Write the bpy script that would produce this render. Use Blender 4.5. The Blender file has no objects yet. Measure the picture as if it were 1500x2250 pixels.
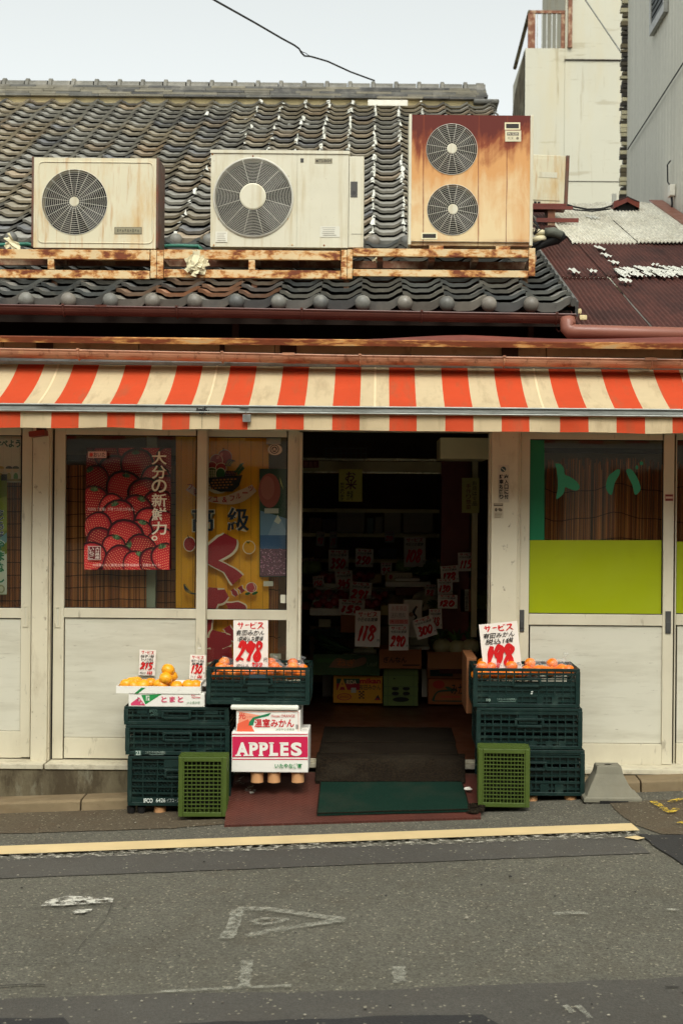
import bpy, bmesh, math, random
from mathutils import Vector, Matrix, noise
random.seed(11)
R = random.uniform
scene = bpy.context.scene
COL = scene.collection
# ------------------------------------------------------------------ camera
F, PX, PY, ROLL, EYE, D = 3125.0, 826.0, 1100.0, 0.0088, 1.757, 8.7
cam = bpy.data.cameras.new('camera'); cam_o = bpy.data.objects.new('camera', cam); COL.objects.link(cam_o)
cam.sensor_fit = 'AUTO'; cam.sensor_width = 36; cam.lens = 50
cam.shift_x = (750-PX)/2250; cam.shift_y = (PY-1125)/2250
cam.clip_start = .1; cam.clip_end = 1000
cam_o.matrix_world = Matrix.Translation((0, 0, EYE)) @ Matrix.Rotation(math.pi/2, 4, 'X') @ Matrix.Rotation(ROLL, 4, 'Z')
cam.dof.use_dof = True; cam.dof.focus_distance = 8.6; cam.dof.aperture_fstop = 5.0
scene.camera = cam_o
# ------------------------------------------------------------------ light
SUN_EL, SUN_AZ = math.radians(50), math.radians(8)        # azimuth: to the right of straight behind the camera
world = bpy.data.worlds.new('World'); scene.world = world; world.use_nodes = True
wn = world.node_tree; wn.nodes.clear()
sky = wn.nodes.new('ShaderNodeTexSky'); sky.sky_type = 'NISHITA'; sky.sun_disc = False
sky.sun_elevation = SUN_EL; sky.sun_rotation = math.pi - SUN_AZ
sky.air_density = 1.0; sky.dust_density = 4.0; sky.ozone_density = 1.0
hs = wn.nodes.new('ShaderNodeHueSaturation'); hs.inputs['Saturation'].default_value = .05; hs.inputs['Value'].default_value = 1.38
bg = wn.nodes.new('ShaderNodeBackground'); bg.inputs["Strength"].default_value = .15
wo = wn.nodes.new('ShaderNodeOutputWorld')
tn = wn.nodes.new('ShaderNodeVectorMath'); tn.operation = 'MULTIPLY'; tn.inputs[1].default_value = (.955, 1.0, .98)
wn.links.new(sky.outputs[0], hs.inputs['Color']); wn.links.new(hs.outputs[0], tn.inputs[0]); wn.links.new(tn.outputs[0], bg.inputs[0]); wn.links.new(bg.outputs[0], wo.inputs[0])
sun = bpy.data.lights.new('sun', 'SUN'); sun.energy = 1.25; sun.angle = math.radians(24); sun.color = (1.0, .93, .80)
sun_o = bpy.data.objects.new('sun', sun); COL.objects.link(sun_o)
sd = Vector((math.sin(SUN_AZ)*math.cos(SUN_EL), -math.cos(SUN_AZ)*math.cos(SUN_EL), math.sin(SUN_EL)))
sun_o.rotation_euler = sd.to_track_quat('Z', 'Y').to_euler(); sun_o.location = sd*30
vs = scene.view_settings
vs.view_transform = 'Standard'; vs.look = 'None'; vs.exposure = 0.2; vs.gamma = 1.0; vs.use_curve_mapping = False
# ------------------------------------------------------------------ helpers
GS, G0 = .043, -.012                                         # the street climbs to the right
def UV(px, py):
    dx, dy = px-PX, py-PY
    return (dx*math.cos(ROLL)+dy*math.sin(ROLL))/F, (-dx*math.sin(ROLL)+dy*math.cos(ROLL))/F
def W(px, py, d):                                            # a point of the photograph at distance d from the camera plane
    u, v = UV(px, py); return Vector((u*d, d, EYE-v*d))
def G(px, py, lift=0):                                       # a point of the photograph on the street
    u, v = UV(px, py); t = (EYE-G0-lift)/(v+GS*u); return Vector((u*t, t, EYE-v*t))
def gz(x): return G0+GS*x
def lin(c): c /= 255.0; return c/12.92 if c <= .04045 else ((c+.055)/1.055)**2.4
def C(r, g, b, k=1.0): return (min(1, lin(r)*k), min(1, lin(g)*k), min(1, lin(b)*k), 1)
WL = {}
def thing(name, label, cat, loc, group=None, kind=None):
    o = bpy.data.objects.new(name, None); COL.objects.link(o); o.location = loc; o.empty_display_size = .1
    WL[o] = Vector(loc); tag(o, label, cat, group, kind); return o
def tag(o, label=None, cat=None, group=None, kind=None):
    if label: o['label'] = label
    if cat: o['category'] = cat
    if group: o['group'] = group
    if kind: o['kind'] = kind
    return o
class MB:
    def __init__(s): s.v, s.f, s.c, s.m = [], [], [], []; s.col = (1, 1, 1, 1); s.mi = 0; s.cut = []
    def add(s, vs, fs):
        n = len(s.v); s.cut.append((n, len(s.f))); s.v += [Vector(p) for p in vs]
        for f in fs: s.f.append(tuple(i+n for i in f)); s.c.append(s.col); s.m.append(s.mi)
    def quad(s, a, b, c, d): s.add((a, b, c, d), ((0, 1, 2, 3),))
    def box(s, x0, x1, y0, y1, z0, z1, M=None):
        vs = [Vector((x, y, z)) for x in (x0, x1) for y in (y0, y1) for z in (z0, z1)]
        if M is not None: vs = [M @ p for p in vs]
        s.add(vs, ((0, 1, 3, 2), (4, 6, 7, 5), (0, 4, 5, 1), (2, 3, 7, 6), (0, 2, 6, 4), (1, 5, 7, 3)))
    def pbox(s, x0, y0, x1, y1, d0, d1):                     # box whose front is a rectangle of the photograph at depth d0
        a, b = W((x0+x1)/2, (y0+y1)/2, d0), d0/F
        s.box(a.x-(x1-x0)/2*b, a.x+(x1-x0)/2*b, d0, d1, a.z-(y1-y0)/2*b, a.z+(y1-y0)/2*b)
    def tube(s, pts, r, n=8, cap=True):
        pts = [Vector(p) for p in pts]; N = len(pts); rs = r if isinstance(r, (list, tuple)) else [r]*N
        vs = []; up = None
        for i, p in enumerate(pts):
            t = (pts[min(i+1, N-1)]-pts[max(i-1, 0)]).normalized()
            if up is None: up = Vector((0, 0, 1)) if abs(t.z) < .9 else Vector((1, 0, 0))
            a = t.cross(up).normalized(); b = a.cross(t).normalized(); up = b
            for k in range(n):
                q = 2*math.pi*k/n; vs.append(p+(a*math.cos(q)+b*math.sin(q))*rs[i])
        fs = [(i*n+k, i*n+(k+1) % n, (i+1)*n+(k+1) % n, (i+1)*n+k) for i in range(N-1) for k in range(n)]
        if cap: fs += [tuple(range(n))[::-1], tuple(range((N-1)*n, N*n))]
        s.add(vs, fs)
    def ring(s, c, R_, r, axis='Y', n=40, k=5):
        pts = []
        for i in range(n):
            a = 2*math.pi*i/n
            for j in range(k):
                b = 2*math.pi*j/k; rr = R_+r*math.cos(b); h = r*math.sin(b)
                x, y, z = rr*math.cos(a), h, rr*math.sin(a)
                if axis == 'Z': x, y, z = x, z, h
                pts.append(Vector(c)+Vector((x, y, z)))
        s.add(pts, [(i*k+j, ((i+1) % n)*k+j, ((i+1) % n)*k+(j+1) % k, i*k+(j+1) % k) for i in range(n) for j in range(k)])
    def lathe(s, prof, c, axis='Z', n=24, a0=0, a1=2*math.pi):  # prof: (radius, height)
        vs = []; full = a1-a0 > 6.28; nn = n if full else n+1
        for r, h in prof:
            for i in range(nn):
                a = a0+(a1-a0)*i/n; p = Vector((r*math.cos(a), r*math.sin(a), h))
                if axis == 'Y': p = Vector((p.x, p.z, p.y))
                if axis == 'X': p = Vector((p.z, p.x, p.y))
                vs.append(Vector(c)+p)
        s.add(vs, [(j*nn+i, j*nn+(i+1) % nn, (j+1)*nn+(i+1) % nn, (j+1)*nn+i) for j in range(len(prof)-1) for i in range(n)])
    def ball(s, c, r, sc=(1, 1, 1), nu=14, nv=9, jit=0):
        prof = []; vs = []
        for j in range(nv+1):
            b = math.pi*j/nv
            for i in range(nu):
                a = 2*math.pi*i/nu; p = Vector((math.sin(b)*math.cos(a), math.sin(b)*math.sin(a), math.cos(b)))
                k = 1+jit*noise.noise(p*1.7+Vector(c)*9) if jit else 1
                vs.append(Vector(c)+Vector((p.x*sc[0], p.y*sc[1], p.z*sc[2]))*r*k)
        s.add(vs, [(j*nu+i, (j+1)*nu+i, (j+1)*nu+(i+1) % nu, j*nu+(i+1) % nu) for j in range(nv) for i in range(nu)])
    def each(s, name, mats, parent=None, per=1, **kw):       # one object for every piece that was added
        out = []; cuts = s.cut[::per]+[(len(s.v), len(s.f))]
        for (v0, f0), (v1, f1) in zip(cuts, cuts[1:]):
            q = MB(); q.v = s.v[v0:v1]; q.f = [tuple(i-v0 for i in f) for f in s.f[f0:f1]]; q.c = s.c[f0:f1]; q.m = s.m[f0:f1]; out.append(q.build(name, mats, parent, **kw))
        return out
    def build(s, name, mats, parent=None, smooth=False, bevel=0, seg=2, loc=None):
        if not isinstance(mats, (list, tuple)): mats = [mats]
        o0 = WL[parent] if parent is not None else Vector(loc if loc is not None else (0, 0, 0))
        me = bpy.data.meshes.new(name)
        me.from_pydata([tuple(p-o0) for p in s.v], [], s.f)
        for m in mats: me.materials.append(m)
        ca = me.color_attributes.new('Col', 'FLOAT_COLOR', 'CORNER')
        buf = []
        for c, f in zip(s.c, s.f): buf += list(c)*len(f)
        if len(buf) == len(ca.data)*4: ca.data.foreach_set('color', buf)
        me.polygons.foreach_set('material_index', s.m)
        bm = bmesh.new(); bm.from_mesh(me)
        if bevel:
            es = [e for e in bm.edges if len(e.link_faces) == 2 and e.calc_face_angle(0) > .6]
            bmesh.ops.bevel(bm, geom=es, offset=bevel, segments=seg, affect='EDGES', profile=.6, clamp_overlap=True)
        bmesh.ops.recalc_face_normals(bm, faces=bm.faces)
        bm.to_mesh(me); bm.free()
        if smooth: me.polygons.foreach_set('use_smooth', [True]*len(me.polygons))
        o = bpy.data.objects.new(name, me); COL.objects.link(o)
        if parent is not None: o.parent = parent; WL[o] = o0
        else: o.location = o0; WL[o] = o0
        return o
def kids(o): return [c for c in bpy.data.objects if c.parent == o]
def copy_tree(o, loc=None, rz=None, label=None, parent=None):
    c = o.copy(); COL.objects.link(c)
    if parent is not None: c.parent = parent
    if loc is not None: c.location = loc; WL[c] = Vector(loc)
    if rz is not None: c.rotation_euler = (0, 0, rz)
    if label: c['label'] = label
    for k in kids(o): copy_tree(k, parent=c)
    return c
# ------------------------------------------------------------------ materials
class NT:
    def __init__(s, name):
        s.m = bpy.data.materials.new(name); s.m.use_nodes = True; s.t = s.m.node_tree; s.t.nodes.clear()
        s.out = s.n('ShaderNodeOutputMaterial'); s._tc = None
    def n(s, t, **kw):
        x = s.t.nodes.new(t)
        for k, v in kw.items(): setattr(x, k, v)
        return x
    def l(s, a, b): s.t.links.new(a, b)
    def put(s, sock, v):
        if isinstance(v, bpy.types.NodeSocket): s.l(v, sock)
        else: sock.default_value = v
    def coord(s, scale=(1, 1, 1), kind='Object'):
        if s._tc is None: s._tc = s.n('ShaderNodeTexCoord')
        mp = s.n('ShaderNodeMapping'); mp.inputs['Scale'].default_value = scale
        s.l(s._tc.outputs[kind], mp.inputs[0]); return mp.outputs[0]
    def noise(s, scale, sc3=(1, 1, 1), detail=5, rough=.6, dist=0):
        t = s.n('ShaderNodeTexNoise'); t.inputs['Scale'].default_value = scale; t.inputs['Detail'].default_value = detail
        t.inputs['Roughness'].default_value = rough; t.inputs['Distortion'].default_value = dist
        s.l(s.coord(sc3), t.inputs['Vector']); return t.outputs['Fac']
    def vor(s, scale, out='Distance', sc3=(1, 1, 1), feature='F1'):
        t = s.n('ShaderNodeTexVoronoi', feature=feature); t.inputs['Scale'].default_value = scale; s.l(s.coord(sc3), t.inputs['Vector']); return t.outputs[out]
    def mr(s, v, a, b, c=0, d=1):
        t = s.n('ShaderNodeMapRange'); s.put(t.inputs[0], v); t.inputs[1].default_value = a; t.inputs[2].default_value = b
        t.inputs[3].default_value = c; t.inputs[4].default_value = d; return t.outputs[0]
    def math(s, op, a, b=0):
        t = s.n('ShaderNodeMath', operation=op); s.put(t.inputs[0], a); s.put(t.inputs[1], b); return t.outputs[0]
    def mix(s, f, a, b, mode='MIX'):
        t = s.n('ShaderNodeMix', data_type='RGBA', blend_type=mode); s.put(t.inputs[0], f); s.put(t.inputs[6], a); s.put(t.inputs[7], b); return t.outputs[2]
    def scale(s, col, f):                                    # colour times a number
        t = s.n('ShaderNodeVectorMath', operation='SCALE'); s.put(t.inputs[0], col[:3] if isinstance(col, tuple) else col); s.put(t.inputs['Scale'], f); return t.outputs[0]
    def attr(s):
        t = s.n('ShaderNodeVertexColor'); t.layer_name = 'Col'; return t.outputs[0]
    def sep(s):
        t = s.n('ShaderNodeSeparateXYZ'); s.l(s.coord(), t.inputs[0]); return t.outputs
    def bump(s, h, st=.3, dist=.01):
        t = s.n('ShaderNodeBump'); t.inputs['Strength'].default_value = st; t.inputs['Distance'].default_value = dist; s.l(h, t.inputs['Height']); return t.outputs[0]
    def bsdf(s, col, rough=.6, spec=.4, metal=0, nrm=None, **kw):
        b = s.n('ShaderNodeBsdfPrincipled'); s.put(b.inputs['Base Color'], col); s.put(b.inputs['Roughness'], rough)
        b.inputs['Specular IOR Level'].default_value = spec; b.inputs['Metallic'].default_value = metal
        if nrm is not None: s.l(nrm, b.inputs['Normal'])
        for k, v in kw.items(): s.put(b.inputs[k], v)
        return b.outputs[0]
    def done(s, sh): s.l(sh, s.out.inputs[0]); return s.m
def mat(name, col=None, rough=.6, var=.14, vs=5, spec=.4, metal=0, bump=.0, bs=60, stains=(), rvar=.1, sc3=(1, 1, 1)):
    t = NT(name); base = t.attr() if col is None else col
    c = t.scale(base, t.mr(t.noise(vs, sc3, 6), .25, .75, 1-var, 1+var))
    for sc, s3, lo, hi, amt, sc_col in stains:
        c = t.mix(t.math('MULTIPLY', t.mr(t.noise(sc, s3, 7, .65), lo, hi), amt), c, sc_col)
    nr = t.bump(t.noise(bs, sc3, 4), bump, .004) if bump else None
    return t.done(t.bsdf(c, t.mr(t.noise(vs*2.3), .3, .7, max(.04, rough-rvar), min(1, rough+rvar)), spec, metal, nr))
DIRT = C(70, 58, 42); RUST = C(112, 52, 24); RUST2 = C(160, 88, 40)
M = {}
M['white_door'] = mat('white_painted_door', C(206, 198, 174), .45, .06, 3, .4, stains=[(2.2, (1, 1, .5), .46, .70, .5, C(172, 162, 138)), (24, (1, 1, .25), .62, .70, .5, C(120, 108, 88)), (60, (1, 1, 1), .71, .76, .6, C(60, 52, 44))], bump=.05, bs=40)
M['panel'] = mat('white_door_panel', C(202, 198, 180), .5, .05, 2, .35, stains=[(3, (.35, 1, 2.6), .46, .68, .6, C(168, 161, 140)), (14, (.25, 1, 2.2), .60, .72, .5, C(150, 142, 122)), (26, (.5, 1, 1.6), .64, .72, .5, C(116, 106, 88)), (70, (1, 1, .6), .72, .76, .5, C(80, 72, 60))], bump=.05, bs=14)
M['post'] = mat('worn_white_post', C(204, 195, 170), .6, .07, 4, .3, stains=[(9, (1, 1, .4), .55, .75, .5, C(150, 132, 104)), (30, (1, 1, .7), .62, .72, .7, C(92, 74, 56))], bump=.2, bs=50)
M['alu'] = mat('dull_aluminium', C(150, 150, 144), .4, .12, 8, .5, .7, stains=[(14, (1, 1, 1), .5, .7, .5, C(80, 74, 64))])
M['dark_gap'] = mat('dark_gap', C(38, 34, 30), .8)
M['concrete'] = mat('stained_concrete', C(104, 95, 74), .85, .3, 4, .25, bump=.6, bs=45, stains=[(4.5, (1.4, 1, .5), .46, .60, .85, C(66, 56, 40)), (8, (1, 1, .35), .54, .66, .75, C(136, 132, 112)), (40, (1, 1, 1), .6, .7, .4, C(60, 50, 38))])
M['kerb'] = mat('kerb_concrete', C(124, 108, 82), .85, .2, 5, .25, bump=.4, bs=60, stains=[(5, (.4, 1, 2), .5, .7, .6, C(100, 82, 58)), (55, (1, 1, 1), .62, .72, .4, C(70, 58, 44))])
M['block'] = mat('cast_concrete', C(122, 118, 102), .85, .12, 9, .25, bump=.25, bs=80, stains=[(8, (1, 1, .6), .5, .75, .4, C(112, 104, 86)), (90, (1, 1, 1), .7, .75, .6, C(70, 64, 54))])
M['wood_dark'] = mat('dark_wood', C(62, 44, 32), .7, .25, 6, .3, sc3=(1, 1, .2))
M['dark_brown'] = mat('dark_boards', C(40, 32, 26), .85, .3, 4, .2)  # one even dark brown for recess wall, roof decks, shed wall and cracks
M['tile'] = mat('fired_roof_tile', None, .5, .22, 9, .45, bump=.15, bs=50, stains=[(5, (1, 1, 1), .50, .72, .5, C(158, 152, 138)), (26, (1, 1, 1), .6, .72, .5, C(62, 58, 54)), (80, (1, 1, 1), .68, .74, .5, C(165, 158, 142))])
M['mortar'] = mat('cream_mortar', C(214, 196, 150), .9, .12, 12, .2, bump=.5, bs=70)
M['white_mortar'] = mat('white_sealant', C(204, 203, 192), .7, .06, 20, .3, bump=.4, bs=90)
M['gutter'] = mat('maroon_gutter', C(84, 46, 36), .35, .18, 6, .5, stains=[(9, (.4, 1, 1), .55, .75, .6, C(130, 84, 66)), (60, (1, 1, 1), .68, .74, .6, C(190, 170, 150))])
M['gutter_pink'] = mat('faded_pink_gutter', C(174, 126, 98), .38, .15, 5, .4, stains=[(5, (.5, 1, 2.5), .46, .62, .8, C(98, 58, 36)), (24, (1, 1, .5), .56, .68, .7, C(84, 46, 26)), (11, (1, 1, 1), .6, .72, .5, C(206, 168, 120))])
M['pipe_pink'] = mat('salmon_downpipe', C(134, 84, 68), .42, .1, 4, .4, stains=[(6, (.3, 1, 1), .55, .75, .4, C(110, 60, 46))])
def rusty(name, paint, lo=.5, hi=.6, sc=9, sc3=(.5, 1, 1), rough=.6):
    t = NT(name); a = t.noise(sc, sc3, 8, .68); b = t.noise(sc*4.5, sc3, 5, .6)
    c = t.scale(paint, t.mr(t.noise(3), .3, .7, .85, 1.1))
    c = t.mix(t.mr(t.math('ADD', a, t.math('MULTIPLY', b, .15)), lo, hi), c, C(196, 138, 74))
    c = t.mix(t.mr(t.math('ADD', a, t.math('MULTIPLY', b, .25)), lo+.1, hi+.12), c, t.mix(b, C(70, 30, 16), C(136, 66, 30)))
    return t.done(t.bsdf(c, rough, .3, 0, t.bump(a, .4, .004)))
M['rack'] = rusty('rusted_cream_steel', C(210, 184, 140), .52, .60, 12)
M['rust_strip'] = rusty('rusted_flashing', C(184, 150, 104), .44, .52, 7, (.35, 1, 1.6))
M['rust_red'] = mat('rusted_red_sheet', C(108, 50, 40), .6, .25, 5, .35, bump=.2, stains=[(4, (.3, 1, 2), .5, .7, .6, C(138, 78, 58)), (18, (.5, 1, 1), .6, .7, .6, C(70, 34, 26))])
M['cream_case'] = mat('cream_ac_casing', C(206, 197, 168), .45, .05, 4, .4, stains=[(3.5, (1.6, 1, .5), .50, .68, .6, C(196, 156, 92)), (7, (4, 1, .35), .53, .68, .6, C(176, 128, 70)), (30, (1, 1, 1), .69, .75, .5, C(120, 84, 50))])
M['white_case'] = mat('off_white_ac_casing', C(204, 198, 176), .42, .05, 4, .4, stains=[(5, (4, 1, .3), .50, .70, .5, C(172, 152, 108)), (2.5, (1, 1, 1), .52, .72, .4, C(180, 168, 134)), (26, (1, 1, 1), .66, .73, .8, C(130, 74, 36))])
M['brown_case'] = mat('brown_ac_side', C(96, 72, 58), .5, .12, 5, .35, stains=[(5, (1, 1, 1.4), .48, .64, .8, C(110, 54, 28)), (14, (1, 1, .6), .58, .7, .7, C(70, 36, 22))])
M['grille'] = mat('grille_wire', C(190, 186, 172), .4, .08, 8, .5)
M['black'] = mat('matt_black', C(24, 23, 22), .7, .2, 8, .3)
M['fan_blade'] = mat('fan_blade_grey', C(60, 58, 54), .5, .1, 8, .3)
def rust_case():                                              # the rust runs down from the top edge of the casing
    t = NT('rust_streaked_casing'); X, Y, Z = t.sep()
    st = t.noise(3.0, (1.5, 1, .8), 6, .62, .6); fine = t.noise(7, (4, 1, .4), 4, .5); blot = t.noise(4.5, (1, 1, .8), 6, .62)
    h = t.mr(Z, .10, .905, 0, 1)
    v = t.math('ADD', t.math('MULTIPLY', t.math('POWER', h, 1.6), .68), t.math('ADD', t.math('MULTIPLY', st, .75), t.math('MULTIPLY', t.math('ADD', fine, blot), .22)))
    c = t.mix(t.mr(v, .58, .84), C(214, 190, 146), C(200, 146, 88))
    c = t.mix(t.mr(v, .88, 1.04), c, C(140, 68, 34))
    c = t.mix(t.mr(v, 1.00, 1.14), c, C(92, 30, 18))
    # two long runs below the seams and round the lower fan
    for cx, w in ((.055, .006), (.25, .005), (-.325, .007)):
        k = t.math('ABSOLUTE', t.math('SUBTRACT', X, t.math('ADD', cx, t.math('MULTIPLY', t.math('SUBTRACT', fine, .5), .012))))
        c = t.mix(t.math('MULTIPLY', t.mr(k, w, w*.2), t.mr(t.noise(4, (1, 1, 1.5)), .3, .6, .35, .95)), c, C(116, 48, 22))
    edge = t.mr(Z, .06, .0); c = t.mix(t.math('MULTIPLY', edge, t.mr(blot, .4, .6)), c, C(120, 60, 30))
    return t.done(t.bsdf(c, t.mr(v, .5, 1.1, .42, .7), .35, 0, t.bump(v, .15, .004)))
M['rust_case'] = rust_case()
def corr(name, base, b2, lo, hi):
    t = NT(name); a = t.noise(3, (1.6, .5, 1), 7, .65); f = t.noise(30, (1.5, .35, 1), 5)
    c = t.mix(t.mr(a, lo, hi), base, b2); c = t.scale(c, t.mr(f, .3, .7, .72, 1.2))
    c = t.mix(t.mr(t.noise(45), .66, .72), c, C(40, 30, 26))
    return t.done(t.bsdf(c, .7, .25, 0, t.bump(f, .2, .003)))
M['corr_red'] = corr('corrugated_oxide_red', C(82, 46, 38), C(60, 34, 29), .4, .65)
M['corr_grey'] = corr('corrugated_cement_grey', C(196, 190, 172), C(218, 214, 198), .4, .65)
def asphalt(name, base, spk=.5, k=1.0, tint=C(96, 82, 62)):
    t = NT(name); v1 = t.vor(115, 'Color'); sp = t.n('ShaderNodeSeparateColor'); t.l(v1, sp.inputs[0]); r, g, b = sp.outputs
    big = t.noise(.8, (1, 1, 1), 5, .6); med = t.noise(5, (1, 1, 1), 5, .6); fine = t.noise(230, (1, 1, 1), 2)
    c = t.scale(base, t.math('MULTIPLY', t.mr(big, .3, .7, .86, 1.14), t.math('MULTIPLY', t.mr(r, 0, 1, 1-.42*spk, 1+.40*spk), t.mr(fine, .3, .7, .7, 1.3))))
    c = t.mix(t.mr(med, .48, .75, 0, .4), c, tint)
    c = t.mix(t.math('MULTIPLY', t.mr(g, 1-.035*spk, 1-.03*spk), .45), c, C(178, 170, 146))
    v2 = t.vor(42, 'Color'); s2 = t.n('ShaderNodeSeparateColor'); t.l(v2, s2.inputs[0]); dd = t.vor(42)
    c = t.mix(t.math('MULTIPLY', t.mr(s2.outputs[0], .982, .986, 0, .42*spk*spk), t.mr(dd, .30, .16)), c, C(206, 200, 182))
    h = t.math('ADD', t.vor(115), t.math('MULTIPLY', fine, .5))
    return t.done(t.bsdf(c, .82, .3, 0, t.bump(h, .55*k, .006)))
M['road'] = asphalt('worn_asphalt', C(91, 88, 77), .8, 1.0, C(78, 71, 58))
M['patch'] = asphalt('newer_asphalt', C(76, 73, 67), .3, .6, C(72, 66, 58))
M['patch_dark'] = asphalt('fresh_black_asphalt', C(46, 45, 44), .25, .6, C(50, 46, 42))
M['patch_brown'] = asphalt('brown_asphalt', C(84, 74, 58), .6, .8, C(78, 60, 42))
def paint(name, col, lo, hi, sc=26, soft=.0, amt=1.0):
    t = NT(name); a = t.noise(sc, (1, 1, 1), 8, .7); c = t.scale(col, t.mr(t.noise(4), .3, .7, .88, 1.08))
    b = t.bsdf(c, .7, .3); tr = t.n('ShaderNodeBsdfTransparent'); mx = t.n('ShaderNodeMixShader')
    t.l(t.math('MULTIPLY', t.mr(a, lo, hi), amt), mx.inputs[0]); t.l(tr.outputs[0], mx.inputs[1]); t.l(b, mx.inputs[2]); return t.done(mx.outputs[0])
M['line_cream'] = paint('cream_road_paint', C(208, 184, 136), .22, .30)
M['line_white'] = paint('worn_white_road_paint', C(200, 194, 176), .50, .62, 34, amt=.7)
M['mark_white'] = paint('patchy_white_paint', C(196, 192, 178), .44, .54, 26)
M['mark_faint'] = paint('faded_chalk_paint', C(176, 174, 158), .38, .62, 34, amt=.55)
M['mark_yellow'] = paint('yellow_survey_paint', C(206, 172, 44), .40, .56, 22, amt=.85)
def fabric():
    t = NT('striped_awning_canvas'); c = t.scale(t.attr(), t.mr(t.noise(3, (1, 1, 1), 6), .3, .7, .93, 1.05))
    c = t.mix(t.math('MULTIPLY', t.mr(t.noise(7, (2, .5, .5), 6), .52, .72), .34), c, C(140, 108, 76))
    w = t.noise(160, (1, .3, .3), 2)
    big = t.noise(2.2, (1, 1.5, 1.5), 3); b = t.bsdf(c, .75, .2, 0, t.bump(t.math('ADD', t.math('MULTIPLY', w, .06), big), .6, .03)); tl = t.n('ShaderNodeBsdfTranslucent'); t.l(t.mix(1.0, c, c, 'MULTIPLY'), tl.inputs[0])
    mx = t.n('ShaderNodeMixShader'); mx.inputs[0].default_value = .30; t.l(b, mx.inputs[1]); t.l(tl.outputs[0], mx.inputs[2]); return t.done(mx.outputs[0])
M['canvas'] = fabric()
def glass(name, tint=(1, 1, 1, 1), refl=1.0):
    t = NT(name); fr = t.n('ShaderNodeFresnel'); fr.inputs[0].default_value = 1.45
    tr = t.n('ShaderNodeBsdfTransparent'); tr.inputs[0].default_value = tint; gl = t.n('ShaderNodeBsdfGlossy'); gl.inputs['Roughness'].default_value = .03
    gl.inputs[0].default_value = (.9, .9, .9, 1)
    nb = t.bump(t.noise(1.7, (1, 1, 1), 2), .03, .05); t.l(nb, gl.inputs['Normal'])
    mx = t.n('ShaderNodeMixShader'); t.l(t.math('MULTIPLY', fr.outputs[0], refl), mx.inputs[0]); t.l(tr.outputs[0], mx.inputs[1]); t.l(gl.outputs[0], mx.inputs[2]); return t.done(mx.outputs[0])
M['glass'] = glass('window_glass', (.94, .95, .93, 1), .9)
def film():
    t = NT('clear_plastic_bag'); tr = t.n('ShaderNodeBsdfTransparent'); b = t.bsdf((.9, .9, .9, 1), .12, .6, 0, t.bump(t.noise(38, (1, 1, 1), 5, .6, 1.5), .9, .02))
    fr = t.n('ShaderNodeLayerWeight'); fr.inputs[0].default_value = .35
    mx = t.n('ShaderNodeMixShader'); t.l(t.mr(fr.outputs[1], 0, 1, .015, .30), mx.inputs[0]); t.l(tr.outputs[0], mx.inputs[1]); t.l(b, mx.inputs[2]); return t.done(mx.outputs[0])
M['film'] = film()
M['print'] = mat('printed_paper', None, .55, .05, 3, .35)
M['card'] = mat('marker_card', None, .6, .04, 6, .3)
M['foil'] = mat('coloured_window_film', None, .4, .06, 2, .35, stains=[(3, (1, 1, 2), .56, .76, .15, C(96, 92, 20)), (40, (1, 1, .5), .72, .77, .5, C(60, 60, 20))])
M['reed'] = mat('bamboo_reed', None, .6, .18, 30, .35, sc3=(1, 1, .06))
M['cord'] = mat('dark_cord', C(44, 30, 20), .8)
M['banner'] = mat('yellow_banner_cloth', None, .8, .07, 2.5, .2)
M['crate'] = mat('dark_green_plastic', C(13, 38, 34), .42, .12, 8, .4, stains=[(10, (1, 1, 1), .55, .72, .35, C(62, 78, 68)), (60, (1, 1, 1), .68, .74, .5, C(110, 116, 100))])
M['lime'] = mat('lime_green_plastic', C(68, 84, 30), .45, .1, 8, .4, stains=[(12, (1, 1, 1), .55, .74, .3, C(70, 84, 40))])
M['carton'] = mat('printed_carton', None, .65, .05, 5, .3, stains=[(14, (1, 1, 1), .62, .76, .2, C(150, 136, 110))])
M['foam'] = mat('styrofoam', C(224, 222, 208), .8, .04, 20, .2, bump=.3, bs=150)
M['tube'] = mat('cardboard_tube', C(196, 146, 100), .75, .08, 8, .3)
M['kraft'] = mat('kraft_cardboard', C(150, 100, 60), .75, .1, 6, .25)
def orange_m():
    t = NT('orange_peel'); c = t.scale(t.attr(), t.mr(t.noise(14), .3, .7, .85, 1.12))
    return t.done(t.bsdf(c, .38, .5, 0, t.bump(t.noise(220), .25, .002)))
M['orange'] = orange_m()
M['plant'] = mat('leaf_green', None, .5, .2, 20, .4)
M['veg'] = mat('vegetable_skin', None, .35, .15, 20, .5)
def plate():
    t = NT('rust_red_chequer_plate'); X, Y, Z = t.sep()
    u = t.math('MULTIPLY', X, 34); v = t.math('MULTIPLY', Y, 42)
    w = t.math('SINE', t.math('MULTIPLY', t.math('ADD', v, t.math('PINGPONG', u, 1)), 6.283))
    c = t.mix(t.mr(t.noise(4, (1, 1, 1), 6), .35, .7), C(92, 48, 38), C(74, 40, 32)); c = t.mix(t.mr(t.noise(60), .64, .7), c, C(132, 96, 76))
    c = t.mix(t.mr(w, .75, .95, 0, .18), c, C(120, 84, 70))
    return t.done(t.bsdf(c, .5, .4, 0, t.bump(t.mr(w, .5, .9), .8, .006)))
M['plate'] = plate()
def fuzzy(name, a, b, sc=220):
    t = NT(name); n1 = t.noise(sc, (1, 1, 1), 3); c = t.mix(t.mr(n1, .35, .65), a, b)
    c = t.mix(t.mr(t.noise(3), .5, .75, 0, .35), c, C(66, 60, 48)); c = t.mix(t.math('MULTIPLY', t.mr(t.vor(70), .10, .06), .5), c, C(110, 100, 80))
    return t.done(t.bsdf(c, .95, .1, 0, t.bump(n1, .9, .01)))
M['mat_green'] = fuzzy('green_entrance_mat', C(13, 36, 28), C(26, 54, 42))
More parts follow.
